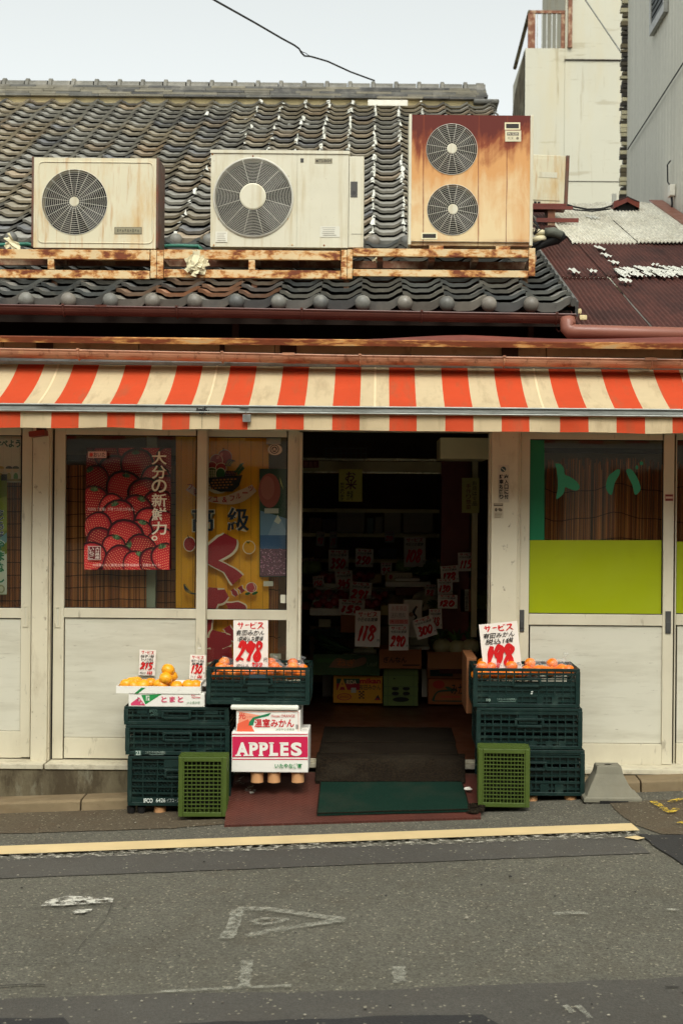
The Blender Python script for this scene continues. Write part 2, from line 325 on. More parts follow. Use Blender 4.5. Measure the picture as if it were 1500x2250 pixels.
M['mat_black'] = fuzzy('black_coir_mat', C(16, 13, 10), C(42, 33, 22), 90)
M['floor'] = mat('brown_shop_floor', C(84, 48, 30), .4, .25, 3, .4, stains=[(3, (.4, 2, 1), .5, .7, .5, C(60, 36, 24))])
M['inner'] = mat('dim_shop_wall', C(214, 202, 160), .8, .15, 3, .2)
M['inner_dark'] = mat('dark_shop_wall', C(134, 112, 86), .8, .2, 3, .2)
M['tower'] = mat('stained_cream_render', C(188, 184, 166), .85, .06, .3, .2, stains=[(.5, (1.4, 1, .35), .50, .70, .6, C(190, 176, 140)), (1.6, (.45, 1, 3.2), .58, .64, .4, C(150, 138, 112)), (1.2, (4, 1, .3), .58, .68, .7, C(150, 136, 108)), (6, (1, 1, 1), .66, .72, .3, C(160, 146, 116))], bump=.2, bs=8)
def ribbed():
    t = NT('grey_ribbed_cladding'); n1 = t.noise(2, (1, 4, .15), 6); n2 = t.noise(24, (1, 3, .5), 4)
    c = t.scale(C(214, 212, 198), t.mr(n1, .3, .7, .88, 1.06)); c = t.scale(c, t.mr(n2, .3, .7, .9, 1.08))
    return t.done(t.bsdf(c, .7, .3, 0, t.bump(n2, .3, .01)))
M['ribbed'] = ribbed()
M['cable'] = mat('black_cable', C(26, 26, 26), .6)
M['green_hose'] = mat('green_hose', C(44, 110, 90), .4)
M['tape'] = mat('white_tape', C(222, 218, 204), .5, .08, 12)
M['torn_wrap'] = mat('torn_pipe_wrap', C(218, 208, 172), .8, .12, 20, .2, bump=.4)
M['teal'] = mat('teal_vinyl', C(58, 150, 118), .4, .05)
M['rail_rust'] = mat('rusty_railing', C(120, 74, 50), .7, .3, 6, stains=[(6, (1, 1, 1), .5, .65, .7, C(180, 160, 130))])
M['grey_plastic'] = mat('grey_plastic', C(70, 70, 68), .45)
M['screen'] = mat('dark_wire_mesh', C(60, 66, 66), .6)
# ------------------------------------------------------------------ flat prints: shapes in photo pixels on a real sheet at depth d
_tc = {}
_fc = bpy.data.curves.new('glyphs', 'FONT'); _fc.fill_mode = 'FRONT'; _fo = bpy.data.objects.new('glyphs', _fc); COL.objects.link(_fo)
def glyphs(txt, bold=0.0, shear=0.0):
    k = (txt, bold, shear)
    if k not in _tc:
        _fc.body = txt; _fc.offset = bold; _fc.shear = shear; _fc.resolution_u = 4
        bpy.context.view_layer.update()
        me = bpy.data.meshes.new_from_object(_fo.evaluated_get(bpy.context.evaluated_depsgraph_get()))
        vs = [(v.co.x, v.co.y) for v in me.vertices]; fs = [tuple(p.vertices) for p in me.polygons]
        bpy.data.meshes.remove(me)
        xs = [v[0] for v in vs] or [0]; ys = [v[1] for v in vs] or [0]
        _tc[k] = (vs, fs, min(xs), max(xs), min(ys), max(ys))
    return _tc[k]
def smooth_line(pts, n=6):
    out = []; P = [pts[0]]+list(pts)+[pts[-1]]
    for i in range(1, len(P)-2):
        for k in range(n):
            t = k/n; a, b, c, d = P[i-1], P[i], P[i+1], P[i+2]
            out.append(tuple(.5*(2*b[j]+(c[j]-a[j])*t+(2*a[j]-5*b[j]+4*c[j]-d[j])*t*t+(3*b[j]-a[j]-3*c[j]+d[j])*t**3) for j in (0, 1)))
    out.append(tuple(pts[-1])); return out
DIG = {'0': [[(.62, .05), (.28, .22), (.12, .62), (.3, .95), (.66, .82), (.86, .4), (.64, .06)]], '1': [[(.62, .0), (.5, .45), (.36, 1)]],
       '2': [[(.16, .32), (.3, .08), (.6, .04), (.72, .25), (.5, .6), (.08, .96), (.4, .86), (.9, .95)]],
       '3': [[(.2, .12), (.6, .03), (.75, .2), (.38, .44), (.72, .58), (.7, .86), (.38, .99), (.1, .9)]],
       '4': [[(.42, .02), (.1, .62), (.92, .55)], [(.76, .25), (.52, 1)]], '5': [[(.9, .04), (.42, .07), (.3, .45), (.62, .42), (.74, .68), (.5, .94), (.1, .95)]],
       '7': [[(.12, .14), (.9, .06), (.6, .5), (.42, 1)]], '8': [[(.78, .16), (.5, .02), (.26, .2), (.5, .46), (.76, .74), (.5, .98), (.2, .8), (.44, .5), (.8, .26), (.74, .1)]],
       '9': [[(.8, .2), (.5, .03), (.2, .28), (.4, .52), (.76, .3), (.82, .08)], [(.84, .1), (.66, .55), (.5, 1)]]}
SABISU = [[(.0, .3), (.9, .26)], [(.25, .0), (.28, .62)], [(.68, .0), (.66, .5), (.42, .98)], [(1.15, .42), (1.75, .38)],
          [(2.05, .05), (2.0, .6), (2.12, .9), (2.7, .88)], [(2.05, .45), (2.6, .3)], [(2.62, .02), (2.7, .14)], [(2.8, .0), (2.88, .1)],
          [(3.1, .12), (3.75, .08), (3.45, .55), (3.0, .98)], [(3.5, .55), (3.95, .95)]]
class Flat:
    def __init__(s, d, c=None, rot=0): s.d = d; s.mb = MB(); s.k = 0; s.rot = rot; s.cx = c
    def P(s, x, y, lift):
        if s.rot and s.cx:
            dx, dy = x-s.cx[0], y-s.cx[1]; ca, sa = math.cos(s.rot), math.sin(s.rot); x, y = s.cx[0]+dx*ca-dy*sa, s.cx[1]+dx*sa+dy*ca
        q = W(x, y, s.d); q.y -= lift; return q                # lift in metres towards the street
    def sheet(s, x0, y0, x1, y1, col, th=.003):
        s.mb.col = col; a = [s.P(*p, 0) for p in ((x0, y0), (x1, y0), (x1, y1), (x0, y1))]; b = [p+Vector((0, th, 0)) for p in a]
        s.mb.add(a+b, ((0, 1, 2, 3), (7, 6, 5, 4), (0, 4, 5, 1), (1, 5, 6, 2), (2, 6, 7, 3), (3, 7, 4, 0)))
    def lay(s): s.k += 1; return s.k*.00035
    def poly(s, pts, col):
        l = s.lay(); s.mb.col = col; s.mb.add([s.P(x, y, l) for x, y in pts], (tuple(range(len(pts))),))
    def rect(s, x0, y0, x1, y1, col): s.poly(((x0, y0), (x1, y0), (x1, y1), (x0, y1)), col)
    def ell(s, cx, cy, rx, ry, col, rot=0, n=20, f=None):
        pts = []
        for i in range(n):
            a = 2*math.pi*i/n; x, y = rx*math.cos(a), ry*math.sin(a)
            if f: x, y = f(x, y)
            pts.append((cx+x*math.cos(rot)-y*math.sin(rot), cy+x*math.sin(rot)+y*math.cos(rot)))
        s.poly(pts, col)
    def text(s, txt, x0, y0, x1, y1, col, bold=0.0, shear=0, jit=0):
        vs, fs, a, b, c, e = glyphs(txt, bold, shear)
        if not fs: return
        l = s.lay(); s.mb.col = col; kx, ky = (x1-x0)/max(1e-4, b-a), (y1-y0)/max(1e-4, e-c); sd_ = R(0, 99); out = []
        for x, y in vs:
            X, Y = x0+(x-a)*kx, y1-(y-c)*ky
            if jit: q = noise.noise_vector(Vector((x*2.2, y*2.2, sd_))); X += q.x*jit*abs(ky)*.5; Y += q.y*jit*abs(ky)*.5
            out.append(s.P(X, Y, l))
        s.mb.add(out, fs)
    def vtext(s, txt, x0, y0, x1, y1, col, bold=0.0, gap=.06):
        h = (y1-y0)/len(txt)
        for i, ch in enumerate(txt):
            g = 1 if ch not in 'ー。' else .4
            s.text(ch, x0, y0+h*(i+gap), x0+(x1-x0)*g, y0+h*(i+(1-gap)*g), col, bold)
    def stroke(s, pts, w, col, ends=(1, .7)):
        l = s.lay(); s.mb.col = col; p = smooth_line(pts); N = len(p); L = []; Rr = []
        for i in range(N):
            a, b = p[max(0, i-1)], p[min(N-1, i+1)]; tx, ty = b[0]-a[0], b[1]-a[1]; q = math.hypot(tx, ty) or 1
            t = i/max(1, N-1); ww = w*.5*(ends[0]*(1-t)+ends[1]*t)*(1+.25*math.sin(t*9+pts[0][0]))
            ang = math.atan2(ty, tx); ww *= .62+.5*abs(math.sin(ang-.6))
            nx, ny = -ty/q*ww, tx/q*ww; z = l+i*.00002
            L.append(s.P(p[i][0]+nx, p[i][1]+ny, z)); Rr.append(s.P(p[i][0]-nx, p[i][1]-ny, z))
        s.mb.add(L+Rr, [(i, i+1, N+i+1, N+i) for i in range(N-1)])
    def digits(s, txt, x0, y0, x1, y1, col, w, shear=.18, pad=.0):
        n = len(txt); ws = [.62 if c == '1' else 1 for c in txt]; tot = sum(ws); x = x0; sh = (y1-y0)*shear
        for c, k in zip(txt, ws):
            cw = (x1-x0-sh)*k/tot
            for st in DIG[c]: s.stroke([(x+px*cw*(1+pad)+(1-py)*sh, y0+py*(y1-y0)) for px, py in st], w, col)
            x += cw
    def sabisu(s, x0, y0, x1, y1, col, w):
        for st in SABISU: s.stroke([(x0+px/3.95*(x1-x0), y0+py*(y1-y0)) for px, py in st], w, col)
    def build(s, name, m, parent=None, loc=None): return s.mb.build(name, m, parent, loc=loc if loc is not None else (W(s.cx[0], s.cx[1], s.d) if s.cx else None))
# ================================================================== THE STREET
def gpt(x, y, l=0): return Vector((x, y, gz(x)+l))
mb = MB(); mb.quad(gpt(-150, -60), gpt(150, -60), gpt(150, 240), gpt(-150, 240)); tag(mb.build('road', M['road']), kind='structure')
def ground_sheet(name, pts, lift, m, jag=.0, step=.06, kind='structure'):
    w = [G(x, y) for x, y in pts]; out = []
    for i, a in enumerate(w):
        b = w[(i+1) % len(w)]; n = max(1, int((b-a).length/step)) if jag else 1
        for k in range(n):
            p = a.lerp(b, k/n)
            if jag and k: q = noise.noise_vector(p*7); p = p+Vector((q.x, q.y, 0))*jag+Vector((R(-1, 1), R(-1, 1), 0))*jag*.25
            p.z = gz(p.x)+lift; out.append(p)
    b = MB(); b.add(out, (tuple(range(len(out))),)); bm_o = b.build(name, m); tag(bm_o, kind=kind); return bm_o
ground_sheet('road_patch', ((-1200, 1929), (1383, 1840), (1428, 1876), (-1200, 1979)), .004, M['patch'], .008)
ground_sheet('road_patch', ((-300, 2208), (330, 2186), (760, 2180), (1100, 2166), (1900, 2132), (2300, 2700), (-600, 2700)), .004, M['patch'], .012)
ground_sheet('road_patch', ((1336, 1764), (1800, 1742), (1800, 1845), (1452, 1834), (1388, 1812)), .004, M['patch_brown'], .012)
ground_sheet('road_patch', ((1402, 1835), (1452, 1838), (1800, 1838), (1800, 2040), (1512, 1912), (1452, 1872)), .008, M['patch_dark'], .014)
ground_sheet('road_patch', ((-150, 1788), (470, 1776), (500, 1812), (380, 1822), (-150, 1838)), .004, M['patch_brown'], .02)
ground_sheet('road_patch', ((-200, 2246), (140, 2240), (160, 2262), (900, 2236), (1060, 2234), (1180, 2300), (-200, 2400)), .008, M['patch_dark'], .014)
ground_sheet('road_marking', ((-1200, 1909), (1386, 1815), (1404, 1831), (-1200, 1929)), .016, M['line_cream'], .002)
ground_sheet('road_marking', ((-1200, 1923), (1398, 1826), (1406, 1838), (1340, 1846), (-1200, 1938)), .012, M['line_white'], .004)
ground_sheet('road_marking', ((90, 1996), (104, 1984), (150, 1974), (250, 1979), (248, 1988), (140, 1995)), .012, M['mark_white'], .012)
ground_sheet('road_marking', ((158, 2010), (170, 2004), (204, 2003), (198, 2010), (164, 2013)), .012, M['mark_white'], .008)
ground_sheet('road_marking', ((1370, 1845), (1396, 1841), (1416, 1846), (1400, 1850)), .012, M['line_cream'], .006)
def chalk(pts, w, m='mark_faint', lift=.012):
    p = smooth_line(pts, 8); L = []; Q = []
    for i, (x, y) in enumerate(p):
        a, b = G(*p[max(0, i-1)]), G(*p[min(len(p)-1, i+1)]); t = (b-a).normalized(); nrm = Vector((-t.y, t.x, 0))*w*(.8+.4*R(0, 1)); c = G(x, y)
        for s_, arr in ((1, L), (-1, Q)): q = c+nrm*s_; q.z = gz(q.x)+lift; arr.append(q)
    b = MB(); n = len(p); b.add(L+Q, [(i, i+1, n+i+1, n+i) for i in range(n-1)]); tag(b.build('road_marking', M[m]), kind='structure')
chalk(((497, 2068), (512, 2040), (522, 2004)), .030); chalk(((520, 2002), (600, 2004), (680, 2016), (755, 2026)), .026); chalk(((755, 2027), (650, 2042), (540, 2062)), .026)
chalk(((552, 2032), (580, 2024), (630, 2026), (578, 2036), (556, 2034)), .014)
chalk(((543, 2116), (540, 2145), (536, 2176)), .022); chalk(((875, 2130), (877, 2150), (878, 2166)), .024); chalk(((1215, 2014), (1250, 2012), (1290, 2011)), .022)
chalk(((340, 2186), (500, 2178), (640, 2172)), .012); chalk(((1464, 2003), (1490, 2005)), .012); chalk(((1240, 2216), (1258, 2232)), .012); chalk(((1268, 2216), (1296, 2244)), .010)
chalk(((1432, 1766), (1452, 1778), (1470, 1790), (1486, 1782)), .020, 'mark_yellow', .016); chalk(((1470, 1768), (1500, 1760), (1530, 1762)), .022, 'mark_yellow', .016); chalk(((1490, 1812), (1530, 1818)), .022, 'mark_yellow', .016)
# cracks in the road: thin dark tar lines
for pts, w in ((((250, 1980), (228, 2030), (190, 2068), (160, 2105)), .0010), (((0, 1998), (90, 1998), (300, 1990), (560, 1983)), .0012), (((0, 2125), (110, 2122), (200, 2118)), .0015), (((0, 2172), (60, 2168), (100, 2169)), .004), (((1460, 2174), (1490, 2174)), .004)):
    chalk(pts, w, 'dark_gap', .010)
# loose stones and litter on the road surface
mb = MB()
for i in range(150):
    p = G(R(-20, 1520), R(1800, 2240)); s_ = R(.002, .005)*(1.6 if R(0, 1) > .93 else 1); mb.col = random.choice((C(150, 144, 128), C(120, 112, 98), C(96, 90, 80), C(40, 38, 34)))
    mb.ball(p+Vector((0, 0, s_*.4+.008)), s_, (1.3, 1, .6), 6, 4, .4)
tag(mb.build('gravel', M['print']), kind='stuff')
# kerb along the front of the shop
mb = MB()
xs = [-3.9, -2.36, -1.72, -1.02, .9, 1.57, 2.25, 3.9]
for a, b in zip(xs, xs[1:]):
    y0 = 8.37; vs = []
    for x in (a+.004, b-.004):
        z = gz(x); vs += [(x, y0-.015, z-.08), (x, y0, z+.055), (x, y0+.018, z+.066), (x, 8.60, z+.070), (x, 8.60, z-.08)]
    mb.add(vs, ((0, 1, 6, 5), (1, 2, 7, 6), (2, 3, 8, 7), (3, 4, 9, 8), (4, 3, 2, 1, 0), (5, 6, 7, 8, 9)))
tag(mb.build('kerb', M['kerb'], bevel=.006), kind='structure')
# ================================================================== THE SHOP BUILDING
shop = thing('shop_building', 'old greengrocer shop with grey tiled roof and white sliding doors', 'shop', (0, D, 0))
def Z(py, d, px=PX): return W(px, py, d).z
def X(px, d, py=PY): return W(px, py, d).x
XL, XR = -3.9, 3.9                                          # the shop front runs past both sides of the picture
zs = Z(1674, D)                                             # sill
# plinth, sill
mb = MB(); 
for a, b in ((XL, -.62), (.66, XR)): mb.box(a, b, D-.165, D+.12, -.3, zs-.03)
mb.build('plinth', M['concrete'], shop, bevel=.008)
mb = MB()
for a, b in ((XL, X(118, D)-.01), (X(118, D), X(655, D)), (X(1080, D), XR)): mb.box(a, b, D-.175, D+.10, zs-.03, zs)
mb.box(X(655, D)+.002, X(1080, D)-.002, D-.055, D+.10, zs-.03, zs)
mb.box(X(660, D), X(1075, D), D-.03, D-.02, zs, zs+.012); mb.box(X(660, D), X(1075, D), D+.03, D+.04, zs, zs+.012)
mb.build('door_sill', mat('sill_metal', C(196, 188, 164), .5, .12, 9, .4, stains=[(16, (1, 1, 1), .5, .7, .5, C(110, 96, 74))]), shop, bevel=.004)
mb = MB(); mb.box(-.62, .66, D-.06, D+.1, -.3, .10); mb.build('entrance_step', M['concrete'], shop, bevel=.01)
# interior shell
mb = MB(); mb.box(XL, XR, D+.12, 13.6, .02, .165); mb.build('floor', M['floor'], shop)
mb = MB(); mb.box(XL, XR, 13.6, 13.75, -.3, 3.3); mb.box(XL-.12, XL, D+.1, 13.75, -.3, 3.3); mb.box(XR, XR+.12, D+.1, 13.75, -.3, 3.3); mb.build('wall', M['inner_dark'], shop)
mb = MB(); mb.box(XL, XR, D-.04, 13.6, 2.585, 2.70); mb.build('ceiling', M['inner'], shop)
# head beam above the doors, cladding over it, rusty roof of the shop front
zh = Z(948, D)
mb = MB(); mb.box(XL, XR, D-.05, D+.12, zh, Z(800, 8.66)-.02); mb.build('head_beam', M['white_door'], shop, bevel=.006)
mb = MB()
xx = XL
while xx < XR:
    w = .82; mb.box(xx+.003, min(XR, xx+w-.003), 8.60, 8.66, Z(800, 8.6)+.005, Z(752, 8.6)); xx += w
mb.build('cladding', mat('beige_cladding', C(172, 150, 116), .75, .18, 4, .25, stains=[(9, (1, 1, 1), .55, .7, .6, C(104, 80, 58))], bump=.4, bs=40), shop)
mb = MB()
for px in (95, 630, 485, 1117): mb.box(X(px, 8.58)-.05*(1 if px != 485 else .3), X(px, 8.58)+.05*(1 if px != 485 else .3), 8.585, 8.598, Z(806, 8.58), Z(760, 8.58))
mb.each('bracket_plate', M['wood_dark'], shop)
mb = MB()                                                    # the rusted strip, slightly buckled
n = 90; rows = []
for i in range(n+1):
    x = XL+(XR-XL)*i/n; wv = .008*noise.noise(Vector((x*1.1, 3, 0)))+.004*noise.noise(Vector((x*4, 1, 0)))
    rise = max(0, min(1, (x+.3)/.8))*.028*(1+.3*math.sin(x*4))
    z0 = Z(757, 8.42); dz = -.006*(x/3)
    rows.append([Vector((x, 8.42+wv, z0-.010+dz)), Vector((x, 8.415+wv, z0+.022+dz)), Vector((x, 8.43+wv, z0+.030+dz)), Vector((x, 8.62, z0+.045+rise*1.1)), Vector((x, 9.75, z0+.14))])
fl = [p for r in rows for p in r]
mb.mi = 0; mb.add(fl, [(i*5+k, (i+1)*5+k, (i+1)*5+k+1, i*5+k+1) for i in range(n) for k in (0, 1)])
mb.mi = 1; mb.add(fl, [(i*5+k, (i+1)*5+k, (i+1)*5+k+1, i*5+k+1) for i in range(n) for k in (2, 3)])
mb.build('flashing', [M['rust_strip'], M['rust_red']], shop)
mb = MB(); mb.box(XL, 1.2, 9.75, 9.85, 2.3, 3.06); mb.box(1.2, 1.5, 9.75, 9.85, 2.3, 2.98); mb.build('recess_wall', M['dark_brown'], shop)
mb = MB(); mb.pbox(510, 690, 525, 745, 9.4, 9.5); mb.pbox(1160, 690, 1172, 745, 9.4, 9.5); mb.each('eave_strut', M['wood_dark'], shop)
# posts
mb = MB(); mb.pbox(70, 930, 106, 1676, D-.075, D+.10); mb.pbox(106, 930, 111, 1672, D-.05, D+.09); mb.build('post', M['post'], shop, bevel=.005)
mb = MB(); mb.pbox(1077, 930, 1135, 1700, D-.085, D+.12); mb.pbox(1130, 930, 1141, 1690, D-.05, D+.09); mb.build('post', M['post'], shop, bevel=.005)
mb = MB(); mb.pbox(111, 945, 118, 1668, D-.005, D+.08); mb.build('post_gap', M['dark_gap'], shop)
# sliding doors
def door(x0, x1, gx0, gx1, gy0, gy1, r1, p1, b1, d, handle=None, top=938, dark=None, lower_glass=None):
    f = MB()
    f.pbox(x0, top, gx0, b1, d-.022, d+.018); f.pbox(gx1, top, x1, b1, d-.022, d+.018)
    f.pbox(gx0, top, gx1, gy0, d-.018, d+.015); f.pbox(gx0, gy1, gx1, r1, d-.018, d+.015); f.pbox(gx0, p1, gx1, b1, d-.018, d+.015)
    o = f.build('sliding_door', M['white_door'], shop, bevel=.003)
    g = MB(); g.pbox(gx0-1, gy0-1, gx1+1, gy1+1, d+.001, d+.003)
    if lower_glass: g.pbox(gx0-1, r1-1, gx1+1, p1+1, d+.001, d+.003)
    g.build('window_pane', M['glass'], o)
    gk = MB(); t = 2.2
    for a, b, c, e in ((gx0, gy0, gx1, gy0+t), (gx0, gy1-t, gx1, gy1), (gx0, gy0+t, gx0+t*.8, gy1-t), (gx1-t*.8, gy0+t, gx1, gy1-t)): gk.pbox(a, b, c, e, d-.008, d+.0005)
    gk.build('gasket', M['dark_gap'], o)
    if not lower_glass:
        p = MB(); p.pbox(gx0+1.6, r1+1.6, gx1-1.6, p1-1.6, d-.006, d+.008); p.build('lower_panel', M['panel'], o, bevel=.002)
        s = MB(); s.pbox(gx0, r1, gx1, p1, d+.009, d+.012); s.build('panel_shadow_gap', M['dark_gap'], o)
    if handle:
        hx0, hy0, hx1, hy1 = handle; m_ = M['grey_plastic'] if dark else M['white_door']
        h = MB()
        if dark:
            h.pbox(hx0, hy0, hx1, hy1, d-.030, d-.021); h.pbox(hx0+2, (hy0+hy1)/2, hx1-2, hy1-8, d-.036, d-.030); h.build('handle', m_, o, bevel=.003)
        else:
            for a, b, c, e in ((hx0, hy0, hx1, hy0+4), (hx0, hy1-4, hx1, hy1), (hx0, hy0+4, hx0+3, hy1-4), (hx1-3, hy0+4, hx1, hy1-4)): h.pbox(a, b, c, e, d-.027, d-.021)
            h.pbox(hx0+3, hy0+4, hx0+5.5, hy1-4, d-.0235, d-.021)
            hb = h.build('handle', m_, o, bevel=.0015)
            k = MB(); k.pbox(hx0+5.5, hy0+5, hx1-4, hy1-5, d-.0225, d-.0215); k.build('finger_pull', M['panel'], hb)
    return o
door(-300, 69, -265, 47, 955, 1335, 1357, 1606, 1664, D+.01, (51, 1330, 62, 1378))
door(118, 452, 141, 431, 956, 1337, 1358, 1622, 1667, D+.0, (121, 1332, 133, 1379))
door(436, 655, 455, 630, 960, 1340, 1362, 1600, 1668, D+.045, None, lower_glass=True)
dR = door(1141, 1478, 1161, 1455, 966, 1350, 1374, 1634, 1680, D, (1140, 1340, 1151, 1388), dark=True)
door(1481, 1830, 1484, 1800, 968, 1351, 1375, 1635, 1681, D+.045, None)
h = MB(); h.pbox(1461, 1343, 1473, 1392, D-.030, D-.021); h.pbox(1463, 1367, 1471, 1388, D-.034, D-.030); h.build('handle', M['grey_plastic'], dR, bevel=.002)
mb = MB(); mb.box(XL, X(-300, D), D-.02, D+.03, zs, zh); mb.box(X(1830, D), XR, D-.02, D+.03, zs, zh); mb.each('front_wall', M['panel'], shop)
# right jamb of the opening and header slats inside it
mb = MB(); mb.pbox(1072, 950, 1077, 1672, D-.02, D+.07); mb.build('door_jamb', M['post'], shop)
mb = MB(); mb.pbox(655, 950, 661, 1672, D+.0, D+.09); mb.build('door_jamb', M['post'], shop)
# --- gutters
def gutter(pts, r, m, name, clips, joint=None):
    g = MB(); prof = [(r*math.cos(a), r*math.sin(a)) for a in [math.pi+math.pi*i/10 for i in range(11)]]+[(r*.88*math.cos(a), r*.88*math.sin(a)) for a in [2*math.pi-math.pi*i/10 for i in range(11)]]
    n = len(prof); vs = [Vector((p.x, p.y+a, p.z+b)) for p in pts for a, b in prof]
    g.add(vs, [(i*n+k, (i+1)*n+k, (i+1)*n+(k+1) % n, i*n+(k+1) % n) for i in range(len(pts)-1) for k in range(n)])
    for p in (pts[0], pts[-1]): g.add([Vector((p.x, p.y+a, p.z+b)) for a, b in prof[:11]], (tuple(range(11)),))
    for p, q in zip(pts, pts[1:]): g.tube((Vector((p.x, p.y-r, p.z+.002)), Vector((q.x, q.y-r, q.z+.002))), r*.12, 6)
    o = g.build(name, m, shop, smooth=False)
    c = MB()
    for t in clips:
        p = None
        for a, b in zip(pts, pts[1:]):
            if a.x <= t <= b.x: p = a.lerp(b, (t-a.x)/(b.x-a.x))
        if p is None: continue
        c.tube([Vector((t, p.y+(r+.004)*math.cos(a), p.z+(r+.004)*math.sin(a))) for a in [math.pi+math.pi*i/10 for i in range(11)]], .006, 6)
        c.box(t-.008, t+.008, p.y-r-.012, p.y+.16, p.z+.004, p.z+.014)
    c.each('gutter_clip', m, o, per=2)
    if joint:
        j = MB()
        for t in joint:
            for a, b in zip(pts, pts[1:]):
                if a.x <= t <= b.x:
                    p = a.lerp(b, (t-a.x)/(b.x-a.x)); rr = r+.006
                    vs = [Vector((t+s_*.036, p.y+rr*math.cos(q), p.z+.004+rr*math.sin(q))) for s_ in (-1, 1) for q in [math.pi+math.pi*i/10 for i in range(11)]]
                    j.add(vs, [(k, k+1, 12+k, 11+k) for k in range(10)]); j.box(t-.036, t+.036, p.y-rr-.004, p.y-rr+.01, p.z-.004, p.z+.012)
        j.each('gutter_joint', m, o, per=2)
gutter([W(-140, 671, 9.03), W(0, 673, 9.03), W(520, 681, 9.03), W(1000, 690, 9.03), W(1262, 694, 9.03)], .052, M['gutter'], 'eave_gutter', [X(x, 9.03) for x in (139, 387, 660, 922, 1217)], [X(222, 9.03)])
gutter([W(-160, 768, 8.42), W(0, 769, 8.42), W(485, 778, 8.42), W(770, 784, 8.42), W(1110, 788, 8.42), W(1700, 796, 8.42)], .046, M['gutter_pink'], 'awning_gutter', [X(x, 8.42) for x in (172, 487, 788, 1103, 1425)], [X(632, 8.42), X(1423, 8.42)])
mb = MB(); e0 = W(1246, 700, 9.0); e1 = W(1247, 722, 8.98); e2 = W(1262, 728, 8.96); e3 = W(1800, 742, 8.9)
arc = [e0, e0.lerp(e1, .5), e1, e1.lerp(e2, .4)+Vector((0, 0, -.012)), e2, e3]
mb.tube(arc, [.048, .050, .050, .050, .044, .040], 14); mb.build('downpipe', M['pipe_pink'], shop, smooth=True)
# --- tiled roofs
def prof(u):
    u = (u % 1.0)**.9; return .021*math.cos(2*math.pi*u)+.008*math.cos(4*math.pi*u)-.006
def tile_roof(name, x0, x1, crest, pitch, ed, ez, slope, n, expo, shade, thick=.060):
    b = MB(); cs, sn = math.cos(slope), math.sin(slope); S = 9
    def P(x, s_, h): return Vector((x, ed+s_*cs-h*sn, ez+s_*sn+h*cs))
    j0 = math.floor((x0-crest)/pitch); j1 = math.ceil((x1-crest)/pitch)
    for i in range(n):
        for j in range(j0, j1):
            a = crest+j*pitch; u0 = max(0, (x0-a)/pitch); u1 = min(1, (x1-a)/pitch)
            if u1-u0 < .02: continue
            ds, dh, tl, dx = R(-.007, .007), R(-.003, .003), R(-.004, .004), R(-.003, .003)
            b.col = shade(i, j); s0 = i*expo+ds; s1 = s0+expo+.07; A, B, Q, K = [], [], [], []
            for k in range(S+1):
                u = u0+(u1-u0)*k/S; x = a+dx+u*pitch; h = prof(u*.985+.004)+dh+tl*(u-.5)-(.011 if u < .06 else 0)+.006*u
                A.append(P(x, s0, thick+h)); Q.append(P(x, s0+.006, thick+h-(.026 if i else .050+.012*math.sin(math.pi*u)))); K.append(P(x, s0+.10, thick+h-.029)); B.append(P(x, s1, h+.004))
            v = A+B+Q+K; m = S+1
            b.add(v, [(k, k+1, m+k+1, m+k) for k in range(S)]+[(2*m+k, 2*m+k+1, k+1, k) for k in range(S)]+[(2*m+k, 2*m+k+1, 3*m+k+1, 3*m+k) for k in range(S)]+[(0, m, 3*m, 2*m), (S, m+S, 3*m+S, 2*m+S)])
    return b, P
def shade_up(i, j):
    k = R(.78, 1.2); t = noise.noise(Vector((i*.25, j*.3, 2)))
    base = (138, 135, 126) if t < .1 else (146, 137, 119)
    if R(0, 1) > .90: base = (152, 136, 114)
    if R(0, 1) > .90: base = (112, 112, 112)
    return C(*base, k*1.05)
def shade_lo(i, j):
    k = R(.7, 1.2); xx = j*.27-.109
    if i == 1 and -1.85 < xx < -.5 and R(0, 1) > .08: return C(*random.choice(((168, 116, 84), (150, 108, 82), (142, 112, 90))), k*.92)
    if i in (2, 3) and -1.6 < xx < -.5 and R(0, 1) > .55: return C(150, 120, 96, k*.92)
    return C(*random.choice(((118, 118, 112), (104, 106, 104), (126, 122, 112))), k*.92)
UE, UZ = 11.7, EYE+2.10; US = math.atan2(2.60, 5.2); NU = 25; EX = 5.81/25
up, UP = tile_roof('u', -6.1, 1.36, -.049, .27, UE, UZ, US, NU, EX, shade_up); roof = up.build('roof', M['tile'], shop)
LE, LZ = 9.18, EYE+1.245; LS = math.radians(18.3)
lo, LP = tile_roof('l', -3.9, 1.275, -.109, .27, LE, LZ, LS, 12, .232, shade_lo); low = lo.build('lower_roof', M['tile'], shop)
def caps(P, crest, x0, x1, r, s_, h, parent):
    b = MB(); j = math.ceil((x0-crest)/.27)
    while crest+j*.27 < x1:
        b.col = C(*random.choice(((126, 124, 116), (140, 132, 120), (108, 108, 104))), R(.5, .72)); b.ball(P(crest+j*.27+.012, s_, h), r, (1, .85, 1), 16, 10); j += 1
    b.each('eave_cap', M['tile'], parent, smooth=True)
caps(UP, -.049, -6, 1.3, .052, -.022, .040, roof); caps(LP, -.109, -3.8, 1.2, .051, -.030, .036, low)
for P, x0, x1, L, par in ((UP, -6.1, 1.33, 5.85, roof), (LP, -3.9, 1.25, 2.75, low)):
    b = MB(); q = [P(x, s_, h) for x in (x0, x1) for s_ in (.03, L) for h in (-.12, -.012)]
    b.add(q, ((0, 1, 3, 2), (4, 6, 7, 5), (0, 4, 5, 1), (2, 3, 7, 6), (0, 2, 6, 4), (1, 5, 7, 3))); b.build('roof_deck', M['dark_brown'], par)
